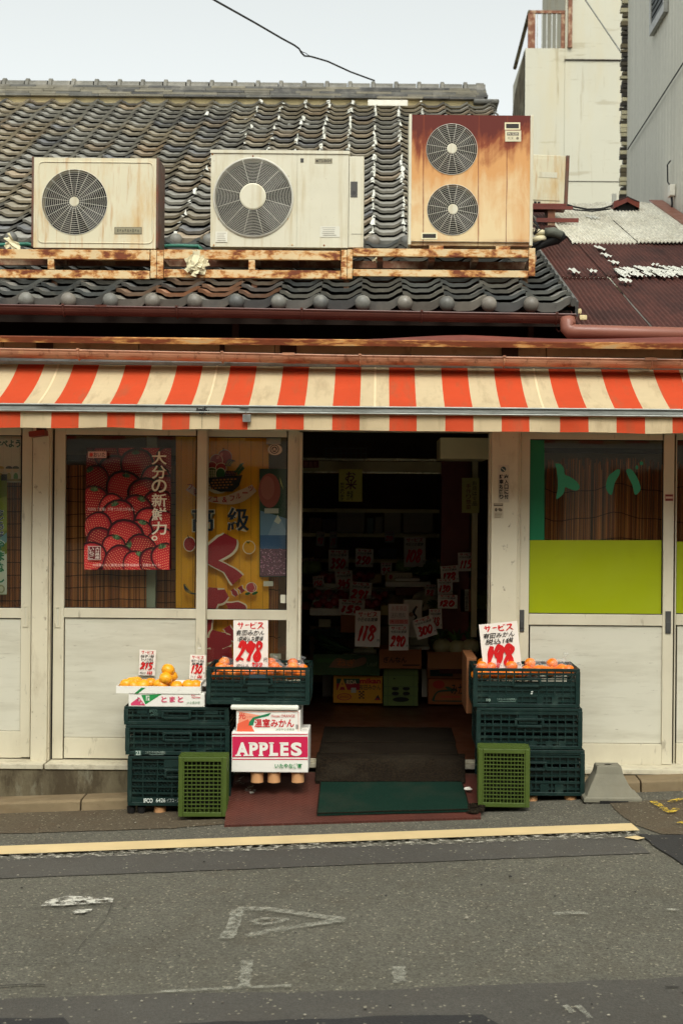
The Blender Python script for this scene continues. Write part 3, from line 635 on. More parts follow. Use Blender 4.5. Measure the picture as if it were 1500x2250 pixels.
# verge of the lower roof: a thin row of side tiles
b = MB()
for i in range(12):
    b.col = C(110, 110, 106, R(.5, .7)); s0 = i*.232
    q = [LP(x, s_, h) for x in (1.272, 1.292) for s_ in (s0, s0+.23) for h in (-.045, .052 if True else 0)]
    b.add(q, ((0, 1, 3, 2), (4, 6, 7, 5), (0, 4, 5, 1), (2, 3, 7, 6), (0, 2, 6, 4), (1, 5, 7, 3)))
b.build('verge_tile', M['tile'], low)
# mortar smears along the tile columns
b = MB()
def smear(P, u, s_, w, l, hh=.050):
    vs = []; n = 7; off = [(.0, .0)]
    for k in range(n):
        a = 2*math.pi*k/n; q = R(.55, 1.15); x = u+w*q*math.cos(a); t = s_+l*q*math.sin(a)
        fr = ((t/EX) % 1.0); vs.append(P(x, t, hh+prof(((x+.049)/.27) % 1.0)-.034*fr))
    b.add(vs, (tuple(range(n)),))
for j in range(-13, 5):
    xc = -.049+.27*j; dens = max(0, 1-abs(j+2.0)/5.2)
    if j in (1, 2, 0, -1): dens = max(dens, .95)
    for i in range(NU*3):
        if R(0, 1) < dens*(.80 if R(0, 1) > .2 else .3): smear(UP, xc+R(-.012, .014), (i+R(.1, .6))*EX/3, R(.008, .026), R(.02, .09), .078)
for k in range(16): smear(UP, R(-3.4, .8), R(.8, 5.4), R(.02, .07), R(.02, .05), .075)
b.build('mortar_smear', M['white_mortar'], roof)
# ridge
def RB(x, h): return Vector((x, UP(0, 5.80, 0).y, UP(0, 5.80, 0).z+h))
rz0 = UP(0, 5.80, 0).z-.02; ry = UP(0, 5.80, 0).y
b = MB(); b.box(-6.1, 1.30, ry-.13, ry+.2, rz0-.05, rz0+.045); ridge = b.build('ridge', M['mortar'], roof)
b = MB()
for L in range(5):
    z0 = rz0+.045+L*.032; x = -6.1+R(0, .2); yy = ry-.20+L*.022
    while x < 1.22:
        w = R(.24, .5); x1 = min(1.28-L*.008, x+w); b.col = C(*random.choice(((132, 126, 110), (110, 108, 100), (88, 86, 82), (150, 142, 120))), R(.5, .75))
        j = R(-.006, .006); b.box(x+.002, x1-.002, yy+j, ry+.2, z0+.003+R(-.002, .002), z0+.027); x = x1
b.build('ridge_course', M['tile'], ridge)
b = MB(); z0 = rz0+.205; b.col = C(136, 130, 116, .62)
x = -6.1; k = 0
while x < 1.1:
    b.col = C(132, 128, 116, R(.5, .72)); b.lathe([(.082, 0), (.082, .262)], (x, ry, z0-.01), 'X', 14); b.lathe([(.083, 0), (.104, .008), (.104, .045), (.083, .055)], (x, ry, z0-.008), 'X', 14); x += .2725
b.lathe([(.0, .0), (.098, .0), (.098, .09), (.0, .1)], (1.14, ry, z0-.012), 'X', 16)
b.build('ridge_cap', M['tile'], ridge, smooth=False)
b = MB(); b.col = C(110, 108, 100, .6)
b.box(1.12, 1.25, ry-.13, ry+.14, rz0+.05, rz0+.20); b.box(1.10, 1.40, ry-.22, ry+.16, rz0-.005, rz0+.05)
b.build('ridge_end', M['tile'], ridge, bevel=.02)
# torn tape patch under the ridge
b = MB(); b.box(X(800, ry-.4), X(888, ry-.4), ry-.30, ry-.28, Z(232, ry-.3), Z(219, ry-.3)); b.build('ridge_patch', M['tape'], ridge, bevel=.004)
# ================================================================== THE AWNING
aw = thing('awning', 'orange and cream striped canvas awning over the shop front', 'awning', (0, 8.6, 2.3))
AD0, AD1 = 8.54, 7.98; AZ0, AZ1 = Z(807, AD0), Z(899, AD1)
edges = [-15, 47, 115, 175, 237, 298, 358, 418, 483, 545, 607, 668, 730, 790, 855, 915, 977.5, 1039, 1101, 1161.5, 1229, 1291, 1352.5, 1415, 1475, 1536, 1602, 1663]
edges = [-15-62*k for k in range(16, 0, -1)]+edges+[1663+62*k for k in range(1, 17)]
CR, OR = C(222, 200, 160, .95), C(222, 84, 46, .92)
ce = [X(e, AD1, 905) for e in edges]
def stripe_col(k): return OR if (k-8) % 2 == 0 else CR     # edges index 8 = px -15 starts an orange stripe
b = MB(); NS = 10
def AP(x, t): return Vector((x, AD0+(AD1-AD0)*t, AZ0+(AZ1-AZ0)*t-.030*math.sin(math.pi*t**.8)-.003*math.sin(x*3.1)*math.sin(math.pi*t)))
for k in range(len(ce)-1):
    b.col = stripe_col(k)
    for q in range(4):
        xa, xb = ce[k]+(ce[k+1]-ce[k])*q/4, ce[k]+(ce[k+1]-ce[k])*(q+1)/4
        for i in range(NS): b.quad(AP(xa, i/NS), AP(xb, i/NS), AP(xb, (i+1)/NS), AP(xa, (i+1)/NS))
b.build('canopy', M['canvas'], aw, smooth=True)
b = MB()
for e in (80, 452, 823, 1195):
    x = X(e, AD1, 905); b.col = C(240, 220, 180)
    for i in range(NS): a_, c_ = AP(x-.006, i/NS), AP(x+.006, i/NS); d_, f_ = AP(x+.006, (i+1)/NS), AP(x-.006, (i+1)/NS); b.quad(*[p+Vector((0, -.001, .002)) for p in (a_, c_, d_, f_)])
b.each('seam', M['canvas'], aw, per=10)
b = MB(); z1 = Z(912, AD1); z2 = Z(946.5, AD1)
def VP(x, t): return Vector((x, AD1-.012-.010*t-.010*t*noise.noise(Vector((x*2.2, 0, 4)))-.006*t*math.sin(x*17), z1+(z2-z1)*t-(.009*noise.noise(Vector((x*3, 7, 0))) if t > .9 else 0)))
for k in range(len(ce)-1):
    b.col = stripe_col(k)
    for q in range(6):
        xa, xb = ce[k]+(ce[k+1]-ce[k])*q/6, ce[k]+(ce[k+1]-ce[k])*(q+1)/6
        for i in range(5): b.quad(VP(xa, i/5), VP(xb, i/5), VP(xb, (i+1)/5), VP(xa, (i+1)/5))
b.build('valance', M['canvas'], aw, smooth=True)
b = MB(); za, zb = Z(893, AD1-.03), Z(911, AD1-.03)
b.box(XL-.8, XR+.8, AD1-.035, AD1+.015, zb+.010, za-.010); b.box(XL-.8, XR+.8, AD1-.044, AD1-.010, za-.0098, za); b.box(XL-.8, XR+.8, AD1-.040, AD1-.01, zb+.002, zb+.0098)
b.build('front_bar', mat('grooved_grey_bar', C(150, 152, 146), .45, .12, 7, .5, .4, stains=[(12, (.3, 1, 4), .5, .68, .6, C(84, 84, 74)), (40, (.6, 1, 1), .6, .7, .5, C(60, 54, 44))]), aw, bevel=.004)
b = MB(); b.tube([Vector((XL-.8, 8.58, AZ0+.02)), Vector((XR+.8, 8.58, AZ0+.02))], .035, 12); b.build('roller', M['alu'], aw)
b = MB()
for px in (-80, 660, 1110): p = X(px, AD1); b.tube([Vector((p, 8.62, AZ0-.10)), Vector((p-.25, 8.32, AZ0-.18)), Vector((p, 8.0, zb+.01))], .014, 8)
b.each('folding_arm', M['alu'], aw)
b = MB(); b.pbox(526, 891, 546, 895, AD1-.052, AD1-.036); b.pbox(533, 911, 551, 927, AD1-.05, AD1-.03); b.tube([W(541, 896, AD1-.055), W(540, 912, AD1-.05)], .0015, 5); b.build('end_clip', M['alu'], aw, bevel=.002)
b = MB()
for i in range(46):
    b.ball(W(446+random.gauss(0, 7), 903+random.gauss(0, 4), AD1-.037), R(.002, .006), (1.3, .4, 1), 6, 4)
for y in range(14): b.box(X(444, AD1)-.001, X(444, AD1)+.001, AD1-.03, AD1-.0275, Z(914+2.3*y+1.8, AD1), Z(914+2.3*y, AD1))
b.build('grime', M['black'], aw)
# red lamp bracket at the top of the left post
lb = thing('red_bracket', 'small dark red bracket at the top of the left post under the awning', 'bracket', W(85, 955, 8.5))
b = MB(); c = W(85, 953, 8.5); b.box(-.048, .048, -.05, .05, -.017, .017, Matrix.Translation(c) @ Matrix.Rotation(-.12, 4, 'Y')); b.build('bracket_box', mat('dull_red', C(120, 44, 32), .55), lb, bevel=.006)
b = MB(); b.box(c.x-.02, c.x+.02, c.y+.03, D-.07, c.z+.0175, c.z+.06); b.each('bracket_plate', M['wood_dark'], lb)

# unseen row building added on the other side of the street: it shades the low sky and shows in the panes
op = thing('added_opposite_building', 'unseen row building added across the street to shade the low sky, reflected faintly in the shop windows', 'building', (0, -6, 0))
b = MB(); b.box(-26, 26, -12, -6.0, -2, 9.0); b.build('wall', mat('opposite_wall', C(214, 204, 186), .8), op)
b = MB()
for k in range(-9, 10): b.box(k*2.3-.7, k*2.3+.7, -5.999, -5.96, 1.0, 2.3); b.box(k*2.3-.7, k*2.3+.7, -5.999, -5.96, 3.8, 5.0)
b.each('window', M['dark_gap'], op)
# ================================================================== OUTDOOR UNITS ON THE RACK
RD = 9.8
def hole_panel(b, x0, x1, z0, z1, cx, cz, r, y, n=48):
    A, B = [], []
    for i in range(n):
        a = 2*math.pi*i/n; c, s_ = math.cos(a), math.sin(a)
        kx = ((x1-cx) if c > 0 else (cx-x0))/max(1e-6, abs(c)); kz = ((z1-cz) if s_ > 0 else (cz-z0))/max(1e-6, abs(s_)); k = min(kx, kz)
        A.append(Vector((cx+r*c, y, cz+r*s_))); B.append(Vector((cx+k*c, y, cz+k*s_)))
    b.add(A+B, [(i, (i+1) % n, n+(i+1) % n, n+i) for i in range(n)])
    for X_, Z_ in ((x0, z0), (x0, z1), (x1, z0), (x1, z1)):
        best = min(range(n), key=lambda i: 0 if False else abs(math.atan2(Z_-cz, X_-cx) % (2*math.pi)-2*math.pi*(i+.5)/n))
        b.add([B[best], B[(best+1) % n], Vector((X_, y, Z_))], ((0, 1, 2),))
    b.add(A+[p+Vector((0, .10, 0)) for p in A], [(i, (i+1) % n, n+(i+1) % n, n+i) for i in range(n)])
def grille(parent, cx, cz, r, y, rings, spokes, hub, wire=.0022, dome=.012, outer=0):
    b = MB()
    for k in range(rings):
        q = hub+(r-hub)*(k+1)/rings; b.ring((cx, y-dome*(1-(q/r)**2), cz), q-.001, wire*(1.6 if k == rings-1 else 1), n=48, k=5)
    for i in range(spokes):
        a = 2*math.pi*(i+.5)/spokes+.02
        b.tube([Vector((cx+q*r*math.cos(a), y-.002-dome*(1-q*q), cz+q*r*math.sin(a))) for q in (hub/r*.9, .5, .8, 1.0)], wire*1.25, 5)
    g = b.build('fan_grille', M['grille'], parent, smooth=True)
    b = MB(); b.lathe([(0, -.004), (hub*.9, -.004), (hub, .0), (hub, .006)], (cx, y-dome, cz), 'Y', 28); b.build('grille_hub', M['white_case'], g)
    b = MB()
    for i in range(4):
        a0 = i*math.pi/2+.3; A = []; B = []
        for k in range(7):
            a = a0+k*.17; A.append(Vector((cx+.25*r*math.cos(a), y+.055+.006*k, cz+.25*r*math.sin(a)))); B.append(Vector((cx+.94*r*math.cos(a+.2), y+.045+.010*k, cz+.94*r*math.sin(a+.2))))
        b.add(A+B, [(k, k+1, 8+k, 7+k) for k in range(6)])
    b.lathe([(0, .03), (.24*r, .035), (.26*r, .09)], (cx, y, cz), 'Y', 20)
    b.build('fan', M['fan_blade'], parent)
    b = MB(); b.lathe([(0, .099), (r, .099)], (cx, y, cz), 'Y', 40); b.build('dark_cavity_disc', M['black'], parent)  # black disc closes the fan cavity and stands in for its shade
def unit(name, label, x0, y0, x1, y1, d, depth, case):
    a, b_ = W(x0, y0, d), W(x1, y1, d); w = (x1-x0)*d/F; h = (y1-y0)*d/F; c = W((x0+x1)/2, (y0+y1)/2, d)
    t = thing(name, label, 'air conditioner', (c.x, d, c.z-h/2), 'air conditioner outdoor units on the roof')
    return t, c.x, c.z-h/2, w, h
def px2(u, d, px, py): p = W(px, py, d); return p.x, p.z
# --- left unit
t, cx, z0, w, h = unit('outdoor_unit', 'cream air conditioner unit with brown sides and one recessed fan', 71, 347, 347, 545, RD+.02, .3, None); d = RD+.02
fx, fz = px2(0, d, 164.5, 444); r = 72*d/F; sx = px2(0, d, 252, 444)[0]
b = MB(); x0, x1 = cx-w/2+.012, cx+w/2-.012
hole_panel(b, x0, sx, z0, z0+h, fx, fz, r, d); b.quad(Vector((sx, d, z0)), Vector((x1, d, z0)), Vector((x1, d, z0+h)), Vector((sx, d, z0+h)))
b.box(x0, x1, d+.001, d+.012, z0+h-.012, z0+h); b.box(x0, x1, d+.001, d+.30, z0, z0+.01); b.box(x0, x1, d+.012, d+.30, z0+h-.010, z0+h-.001); b.build('casing', M['cream_case'], t)
b = MB()                                                     # raised bead round the front
i0, i1, j0, j1 = cx-w/2+.045, cx+w/2-.035, z0+.035, z0+h-.03; q = .03
pth = []
for (ax, az, a0) in ((i1-q, j1-q, 0), (i0+q, j1-q, 90), (i0+q, j0+q, 180), (i1-q, j0+q, 270)):
    for k in range(5): a = math.radians(a0+k*22.5); pth.append(Vector((ax+q*math.cos(a), d-.001, az+q*math.sin(a))))
b.tube(pth+[pth[0]], .0045, 6, cap=False); b.build('front_bead', M['cream_case'], t, smooth=True)
b = MB(); b.box(cx-w/2-.004, cx-w/2+.012, d-.002, d+.30, z0+.005, z0+h+.006); b.box(cx+w/2-.012, cx+w/2+.004, d-.002, d+.30, z0+.005, z0+h+.006); b.each('side_panel', M['brown_case'], t, bevel=.004)
grille(t, fx, fz, r, d-.002, 14, 20, .034, .0014)
f = Flat(d-.003); f.rect(252, 499, 312, 514, C(96, 90, 72)); f.rect(253.5, 500, 310.5, 513, C(140, 132, 106))
for k in range(9): f.rect(258+5.6*k, 503+(k % 3), 261+5.6*k, 510-(k % 2)*2, C(100, 94, 76))
f.build('badge', M['print'], t)
# --- middle unit
t, cx, z0, w, h = unit('outdoor_unit', 'wide off-white air conditioner unit with one big protruding fan guard', 463, 335, 766, 543, RD+.02, .3, None)
fx, fz = px2(0, d, 556.5, 434); r = 84*d/F; sx = px2(0, d, 652.5, 440)[0]
b = MB(); x0, x1 = cx-w/2, cx+w/2
hole_panel(b, x0, sx-.002, z0, z0+h-.008, fx, fz, r, d); b.quad(*[Vector(p) for p in ((sx+.002, d, z0), (x1-.004, d, z0), (x1-.004, d, z0+h-.008), (sx+.002, d, z0+h-.008))])
b.box(x0-.004, x1+.004, d-.008, d+.33, z0+h-.008, z0+h+.014); b.box(x0, x0+.008, d+.001, d+.32, z0, z0+h-.008); b.box(x1-.010, x1-.002, d+.001, d+.32, z0, z0+h-.008); b.box(x0+.01, x1-.01, d+.06, d+.32, z0, z0+.01)
b.box(sx-.002, sx+.002, d+.004, d+.01, z0, z0+h-.01); b.build('casing', M['white_case'], t)
ex0, ez1 = px2(0, d, 767, 343); ex1, ez0 = px2(0, d, 798, 544)
b = MB(); b.box(ex0, ex1, d+.004, d+.30, ez0, ez1); b.build('side_cover', M['white_case'], t, bevel=.004)
f = Flat(d+.001); f.rect(770, 399, 785, 433, C(74, 72, 68)); f.ell(777, 424, 4, 5, C(58, 56, 54)); f.rect(772, 513, 796, 514.2, C(170, 166, 150)); f.build('side_label', M['print'], t)
grille(t, fx, fz, r+.004, d-.012, 17, 12, .092, .0015, .028)
b = MB(); b.ring((fx, d-.004, fz), r+.008, .007, n=56, k=6); b.build('guard_ring', M['grille'], t, smooth=True)
b = MB(); b.ring((fx, d-.040, fz), .068, .0016, n=36, k=4)
for px, py in ((556, 343), (481, 481), (632, 481), (470, 539), (642, 538), (712, 539), (467, 339), (643, 337)): x_, z_ = px2(0, d, px, py); b.ball((x_, d-.002, z_), .006, (1, .6, 1), 8, 6)
b.build('screw', M['rack'], t)
f = Flat(d-.0015); f.rect(660, 348, 667, 357, C(66, 62, 58)); f.rect(692, 348, 730, 359, C(150, 142, 118)); f.text('MITSUBISHI', 694, 350, 728, 357, C(52, 48, 42), .02)
f.rect(703, 497, 746, 521, C(206, 202, 186)); 
for k in range(5): f.rect(707+R(0, 3), 500+4*k, 742-R(0, 8), 501.2+4*k, C(160, 154, 140))
f.rect(474, 509, 500, 532, C(214, 210, 194))
for k in range(5): f.rect(477, 512+4*k, 497-R(0, 6), 513.2+4*k, C(160, 152, 134))
f.build('label', M['print'], t)
# --- tall rusted unit
t, cx, z0, w, h = unit('outdoor_unit', 'tall heavily rusted air conditioner unit with two stacked fans', 897, 253, 1169, 542, RD+.02, .3, None)
zb = z0+.035
b = MB(); x0, x1 = cx-w/2+.020, cx+w/2-.018
f1, f2 = px2(0, d, 992, 328), px2(0, d, 994, 461); r = 56*d/F; sx = px2(0, d, 1050, 400)[0]; zm = px2(0, d, 993, 395)[1]
hole_panel(b, x0, sx, zm, z0+h, f1[0], f1[1], r, d); hole_panel(b, x0, sx, zb, zm, f2[0], f2[1], r, d)
b.quad(*[Vector(p) for p in ((sx, d, zb), (x1, d, zb), (x1, d, z0+h), (sx, d, z0+h))]); b.box(x0, x1, d+.002, d+.33, z0+h-.014, z0+h-.001); b.box(x0, x1, d+.02, d+.32, z0+.01, zb)
b.build('casing', M['rust_case'], t)
b = MB(); b.box(cx-w/2, x0, d-.003, d+.33, z0+.01, z0+h+.004); b.box(x1, cx+w/2+.004, d-.003, d+.33, z0+.01, z0+h+.004); b.each('side_panel', M['white_case'], t, bevel=.004)
for fx, fz in (f1, f2): grille(t, fx, fz, r, d-.003, 11, 16, .036, .0014, .016)
f = Flat(d-.002)
for a0, b0, c0, e0 in ((1108, 269, 1142, 285), (925, 511, 960, 526)): f.rect(a0, b0, c0, e0, C(220, 208, 170)); f.rect(a0+3, b0+3, c0-3, e0-3, C(40, 34, 28))
f.rect(1109, 287, 1144, 311, C(206, 196, 164)); f.rect(1113, 291, 1139, 298, C(96, 88, 76)); f.text('Mr.SLIM', 1115, 292, 1137, 297, C(214, 206, 180)); f.text('ICE', 1115, 301, 1127, 306, C(110, 100, 84)); f.ell(1136, 304, 3, 3, C(120, 110, 92))
f.build('badge', M['print'], t)
b = MB(); b.box(cx-.28, cx-.18, d+.02, d+.06, z0-.028, z0+.010); b.box(cx+.18, cx+.28, d+.02, d+.06, z0-.028, z0+.010); b.each('foot', M['rack'], t)
# --- small unit behind, over the neighbouring roof
BD = 13.7
t = thing('outdoor_unit', 'small pale air conditioner unit tilted behind the tall rusted one', 'air conditioner', W(1150, 447, BD), 'air conditioner outdoor units on the roof')
k = BD/F; T = Matrix.Translation(W(1120, 447, BD)) @ Matrix.Rotation(.035, 4, 'Y')
b = MB(); b.box(-.2, 118*k, 0, .28, 0, 110*k, T); b.build('casing', M['cream_case'], t, bevel=.006)
b = MB(); b.box(-.1, 108*k, -.007, -.0015, 10*k, 102*k, T); bd = b.build('front_panel', M['cream_case'], t, bevel=.004)
b = MB(); b.box(60*k, 100*k, -.011, -.0075, 60*k, 72*k, T); b.build('badge', M['white_case'], bd)
b = MB(); b.box(118.4*k, 126*k, -.004, .29, -.01, 111*k, T); b.each('side_panel', M['brown_case'], t, bevel=.004)
b = MB(); b.box(52*k, 58*k, -.0016, .0, 2*k, 7*k, T); b.box(60*k, 66*k, -.0016, .0, 2*k, 7*k, T); b.each('vent', M['black'], t)
st = thing('unit_stand', 'rusty steel stand under the small tilted unit on the corrugated roof', 'stand', W(1208, 490, BD))
p = W(1209, 449, BD+.05); q = W(1209, 487, BD+.05)
b = MB(); b.box(p.x-.035, p.x+.035, BD-.02, BD+.25, q.z-.05, p.z-.03); b.build('post', M['rail_rust'], st)
b = MB(); b.box(p.x-.22, p.x+.26, BD-.03, BD+.0-.021, q.z-.02, q.z+.02); b.box(p.x-.3, p.x+.2, BD-.05, BD-.021, q.z+.10, q.z+.13); b.box(p.x-.32, p.x+.14, BD-.02, BD+.3, p.z-.028, p.z-.006); b.each('crossbar', M['rust_red'], st)
# ================================================================== THE STEEL RACK
rk = thing('steel_rack', 'long rust-stained cream steel rack carrying the outdoor units', 'rack', W(560, 607, RD))
def bar(x0, y0, x1, y1, d0=RD, d1=RD+.04, name='rail', m='rack'):
    b = MB(); b.pbox(x0, y0, x1, y1, d0, d1); return b.build(name, M[m], rk, bevel=.003)
bar(-300, 547, 329, 568); bar(-300, 592, 329, 610); bar(360, 549.5, 747, 570); bar(360, 593, 747, 611)
bar(775, 547, 1160, 564); bar(775, 593, 1160, 608)
for x0, x1, y0, y1 in ((105, 119, 568.5, 591.5), (331, 344, 549, 611), (345, 359, 549, 612), (546, 560, 570.5, 592.5), (749, 762, 549, 613), (763, 774, 548, 612), (1161, 1175, 545, 606), (-140, -126, 568.5, 591.5)): bar(x0, y0, x1, y1, RD+.002, RD+.04, 'upright')
b = MB()
for z_, y_ in ((562, 10.16), (604, 10.16)): b.box(X(-300, RD), X(1170, RD), y_, y_+.04, Z(z_+8, RD), Z(z_-8, RD))
b.each('rear_rail', M['rail_rust'], rk)
b = MB()
for px in (112, 345, 420, 553, 640, 761, 830, 944, 1040, 1168): b.box(X(px, RD)-.02, X(px, RD)+.02, RD+.041, 10.159, Z(570, RD), Z(556, RD))
b.each('cross_member', M['rail_rust'], rk)
b = MB()
for px in (338, 553, 756, 1150, 112): b.box(X(px, RD)-.018, X(px, RD)+.018, RD+.05, RD+.09, LP(0, (RD-LE)/math.cos(LS), .02).z, Z(604, RD))
b.each('rack_leg', M['rail_rust'], rk)
# pipes, wires and torn wrap on and behind the rack
hs_ = thing('drain_hose', 'green drain hose lying along the roof behind the steel rack', 'hose', W(400, 545, 10.3))
b = MB(); b.tube([W(x, y, dd) for x, y, dd in ((-100, 532, 10.25), (0, 538, 10.25), (60, 536, 10.25), (150, 556, 10.2), (260, 560, 10.2), (370, 540, 10.2), (400, 540, 10.2), (436, 541, 10.2), (446, 552, 10.18))], .014, 8); b.build('hose', M['green_hose'], hs_, smooth=True)
for pts, r_, nm, lb_ in (([(-100, 540), (0, 552), (90, 566), (200, 560), (330, 563), (480, 566), (560, 565), (700, 566), (760, 563)], .010, 'pipe', 'thin dark refrigerant pipe running along the back of the rack'),
                        ([(545, 560), (620, 566), (690, 563), (760, 566), (840, 560), (1000, 563), (1150, 556)], .008, 'pipe', 'pale cable running behind the right half of the rack')):
    b = MB(); b.tube([W(x, y, 10.12) for x, y in pts], r_, 6); tag(b.build('roof_'+nm, M['cable'] if r_ > .009 else M['alu'], smooth=True, loc=W(*pts[0], 10.12)), lb_, 'pipe')
def rag(name, label, px, py, d, w_, h_, n, m, rot):
    b = MB(); c = W(px, py, d)
    for i in range(n):
        a = rot+R(-.9, .9); L = R(.3, .9)*w_; off = Vector((R(-.5, .5)*w_*.6, R(-.03, .03), R(-.5, .5)*h_*.7)); dirv = Vector((math.cos(a), R(-.25, .25), math.sin(a))); side = Vector((-math.sin(a), R(-.4, .4), math.cos(a)))
        pts = [c+off+dirv*L*(q-.5)+side*h_*R(.05, .20)*s_+Vector((0, R(-.01, .01), 0)) for s_ in (-1, 1) for q in (0, .3, .6, 1)]
        b.add(pts, ((0, 1, 5, 4), (1, 2, 6, 5), (2, 3, 7, 6)))
    tag(b.build(name, M[m], loc=c), label, 'pipe wrap')
rag('torn_wrap', 'torn cream pipe wrapping hanging in the rack under the middle unit', 432, 580, RD-.02, .15, .12, 34, 'torn_wrap', .6)
rag('torn_wrap', 'torn white wrapping beside the left unit at the edge of the photo', 22, 534, RD+.1, .15, .07, 12, 'torn_wrap', -.3)
rag('torn_wrap', 'scrap of torn white wrapping hanging under the tall rusted unit', 828, 570, RD+.12, .06, .05, 5, 'torn_wrap', .5)
rp = thing('refrigerant_pipe', 'bundle of pipes wrapped in dark tape beside the tall rusted unit', 'pipe', W(1200, 520, 10.3))
b = MB(); b.tube([W(x, y, 10.25) for x, y in ((1150, 556), (1178, 544), (1200, 532), (1222, 524), (1240, 516))], [.02, .022, .036, .044, .026], 10); b.tube([W(x, y, 10.22) for x, y in ((1150, 552), (1176, 536), (1198, 520), (1212, 513))], .015, 8); b.build('wrapped_bundle', M['black'], rp, smooth=True)
b = MB(); b.col = C(140, 138, 126); b.tube([W(x, y, 10.21) for x, y in ((1196, 510), (1215, 510), (1234, 518))], [.030, .036, .030], 9); b.build('tape_wrap', mat('grey_pipe_tape', C(92, 94, 84), .7, .3, 14, .3, bump=.6, bs=60), rp, smooth=True)
b = MB()
for pts in (((1172, 512), (1184, 510), (1198, 512)), ((1170, 528), (1184, 524), (1198, 522))): b.tube([W(x, y, 10.22) for x, y in pts], [.020, .024, .017], 9)
b.build('pipe_insulation', M['torn_wrap'], rp, smooth=True)
b = MB()
for k in range(3): b.tube([W(1170, 478+8*k, 10.1), W(1180+4*k, 494+5*k, 10.1), W(1172, 516, 10.1)], .006, 6)
b.build('wire_loop', M['cable'], rp, smooth=True)
# ================================================================== NEIGHBOURING BUILDINGS
nb = thing('corrugated_shed', 'neighbouring shed with a red and grey corrugated iron roof', 'shed', (2.1, 9.4, 0))
CE, CZ, CS = 9.3, EYE+1.13, math.atan(.344); cc, ss = math.cos(CS), math.sin(CS)
def CP(x, s_, h=0, amp=.0075): return Vector((x, CE+s_*cc-h*ss, CZ+s_*ss+h*cc)) if False else (lambda hh: Vector((x, CE+s_*cc-hh*ss, CZ+s_*ss+hh*cc)))(h+amp*math.sin(x/.034*2*math.pi)+.012*noise.noise(Vector((x*.8, s_*.6, 5))))
def sheet(x0, x1, s0, s1, h, m):
    b = MB(); nx = int((x1-x0)/.0057); nsq = 5; vs = []
    for j in range(nsq+1):
        for i in range(nx+1): vs.append(CP(x0+(x1-x0)*i/nx, s0+(s1-s0)*j/nsq, h+.004*(1-j/nsq)))
    m_ = nx+1; b.add(vs, [(j*m_+i, j*m_+i+1, (j+1)*m_+i+1, (j+1)*m_+i) for j in range(nsq) for i in range(nx)])
    bot = [p+Vector((0, .002, -.012)) for p in vs[:m_]]; b.add(vs[:m_]+bot, [(i, i+1, m_+i+1, m_+i) for i in range(nx)])
    return b.build('roof_sheet', M[m], nb, smooth=True)
def s_at(py): # slope distance whose image height is py (near the shed's centre line)
    v = -UV(1350, py)[1]; dd = (1.13-CE*.344)/(v-.344); return (dd-CE)/cc
s1, s2, s3 = s_at(612), s_at(530), s_at(455)
sheet(1.16, 1.80, -.02, s1+.05, 0, 'corr_red'); sheet(1.80, 2.45, -.02, s1+.05, .012, 'corr_red'); sheet(2.45, 3.05, -.02, s1+.05, .002, 'corr_red')
sheet(1.14, 1.78, s1-.04, s2+.25, .014, 'corr_red'); sheet(1.77, 2.42, s1-.04, s2+.05, .024, 'corr_red'); sheet(2.42, 3.05, s1-.04, s2+.05, .016, 'corr_red')
sg = s_at(541); sheet(1.14, 1.70, s2+.2, s3-.3, .024, 'corr_red'); sheet(1.715, 2.30, sg, s3, .036, 'corr_grey'); sheet(2.295, 2.85, sg-.03, s3, .048, 'corr_grey'); sheet(2.84, 3.06, sg, s3, .040, 'corr_grey'); sheet(1.2, 1.9, s3-.35, s3, .05, 'corr_grey')
b = MB()                                                     # weathered white repair tape, following the corrugations
def tape(px, py, w_, l_, h=.045, sk=0):
    v, u = -UV(px, py)[1], UV(px, py)[0]; dd = (1.13-CE*.344)/(v-.344); s_ = (dd-CE)/cc; x = u*dd; n = max(4, int(w_/.006)); vs = []
    e = [R(-.25, .25) for _ in range(4)]
    for j in range(3):
        for i in range(n+1): t_ = i/n; q = j/2; vs.append(CP(x+w_*(t_-.5)+sk*(q-.5)*l_+w_*.1*e[j], s_+l_*(q-.5)*(1+e[3]*t_)+l_*.3*e[0]*(t_-.5), h))
    m_ = n+1; b.add(vs, [(j*m_+i, j*m_+i+1, (j+1)*m_+i+1, (j+1)*m_+i) for j in range(2) for i in range(n)])
for k in range(30): px = 1362+k*5.4; tape(px, 608+5*math.sin(k*1.3)+R(-4, 4), R(.03, .07), R(.10, .22), sk=-.3)
for px, py, w_, l_ in ((1318, 556, .05, .22), (1330, 572, .05, .16), (1348, 589, .06, .14), (1362, 612, .05, .2), (1372, 630, .08, .15), (1260, 609, .055, .16), (1300, 609, .06, .10), (1293, 486, .04, .16), (1305, 487, .05, .16), (1436, 594, .06, .07)): tape(px, py, w_, l_, .05, -.2)
b.each('repair_tape', M['white_mortar'], nb)
b = MB(); 
for a, c_ in (((1455, 452), (1560, 560)),):
    pA, pB = s_at(452), s_at(560)
    q = [CP(x, s_, h, 0) for x in (2.90, 3.045) for s_ in (pB-.6, pA) for h in (.05, .062)]; b.add(q, ((0, 1, 3, 2), (4, 6, 7, 5), (0, 4, 5, 1), (2, 3, 7, 6), (0, 2, 6, 4), (1, 5, 7, 3)))
b.build('wall_flashing', M['pipe_pink'], nb)
b = MB()                                                     # bits of old cream verge at the left edge
for px, py in ((1238, 662), (1252, 668), (1266, 684), (1278, 698), (1240, 690)):
    v, u = -UV(px, py)[1], UV(px, py)[0]; dd = 9.32; b.box(u*dd-.02, u*dd+.03, dd-.02, dd, EYE+v*dd-.018, EYE+v*dd+.016, None)
b.each('verge_scrap', M['mortar'], nb, bevel=.008)
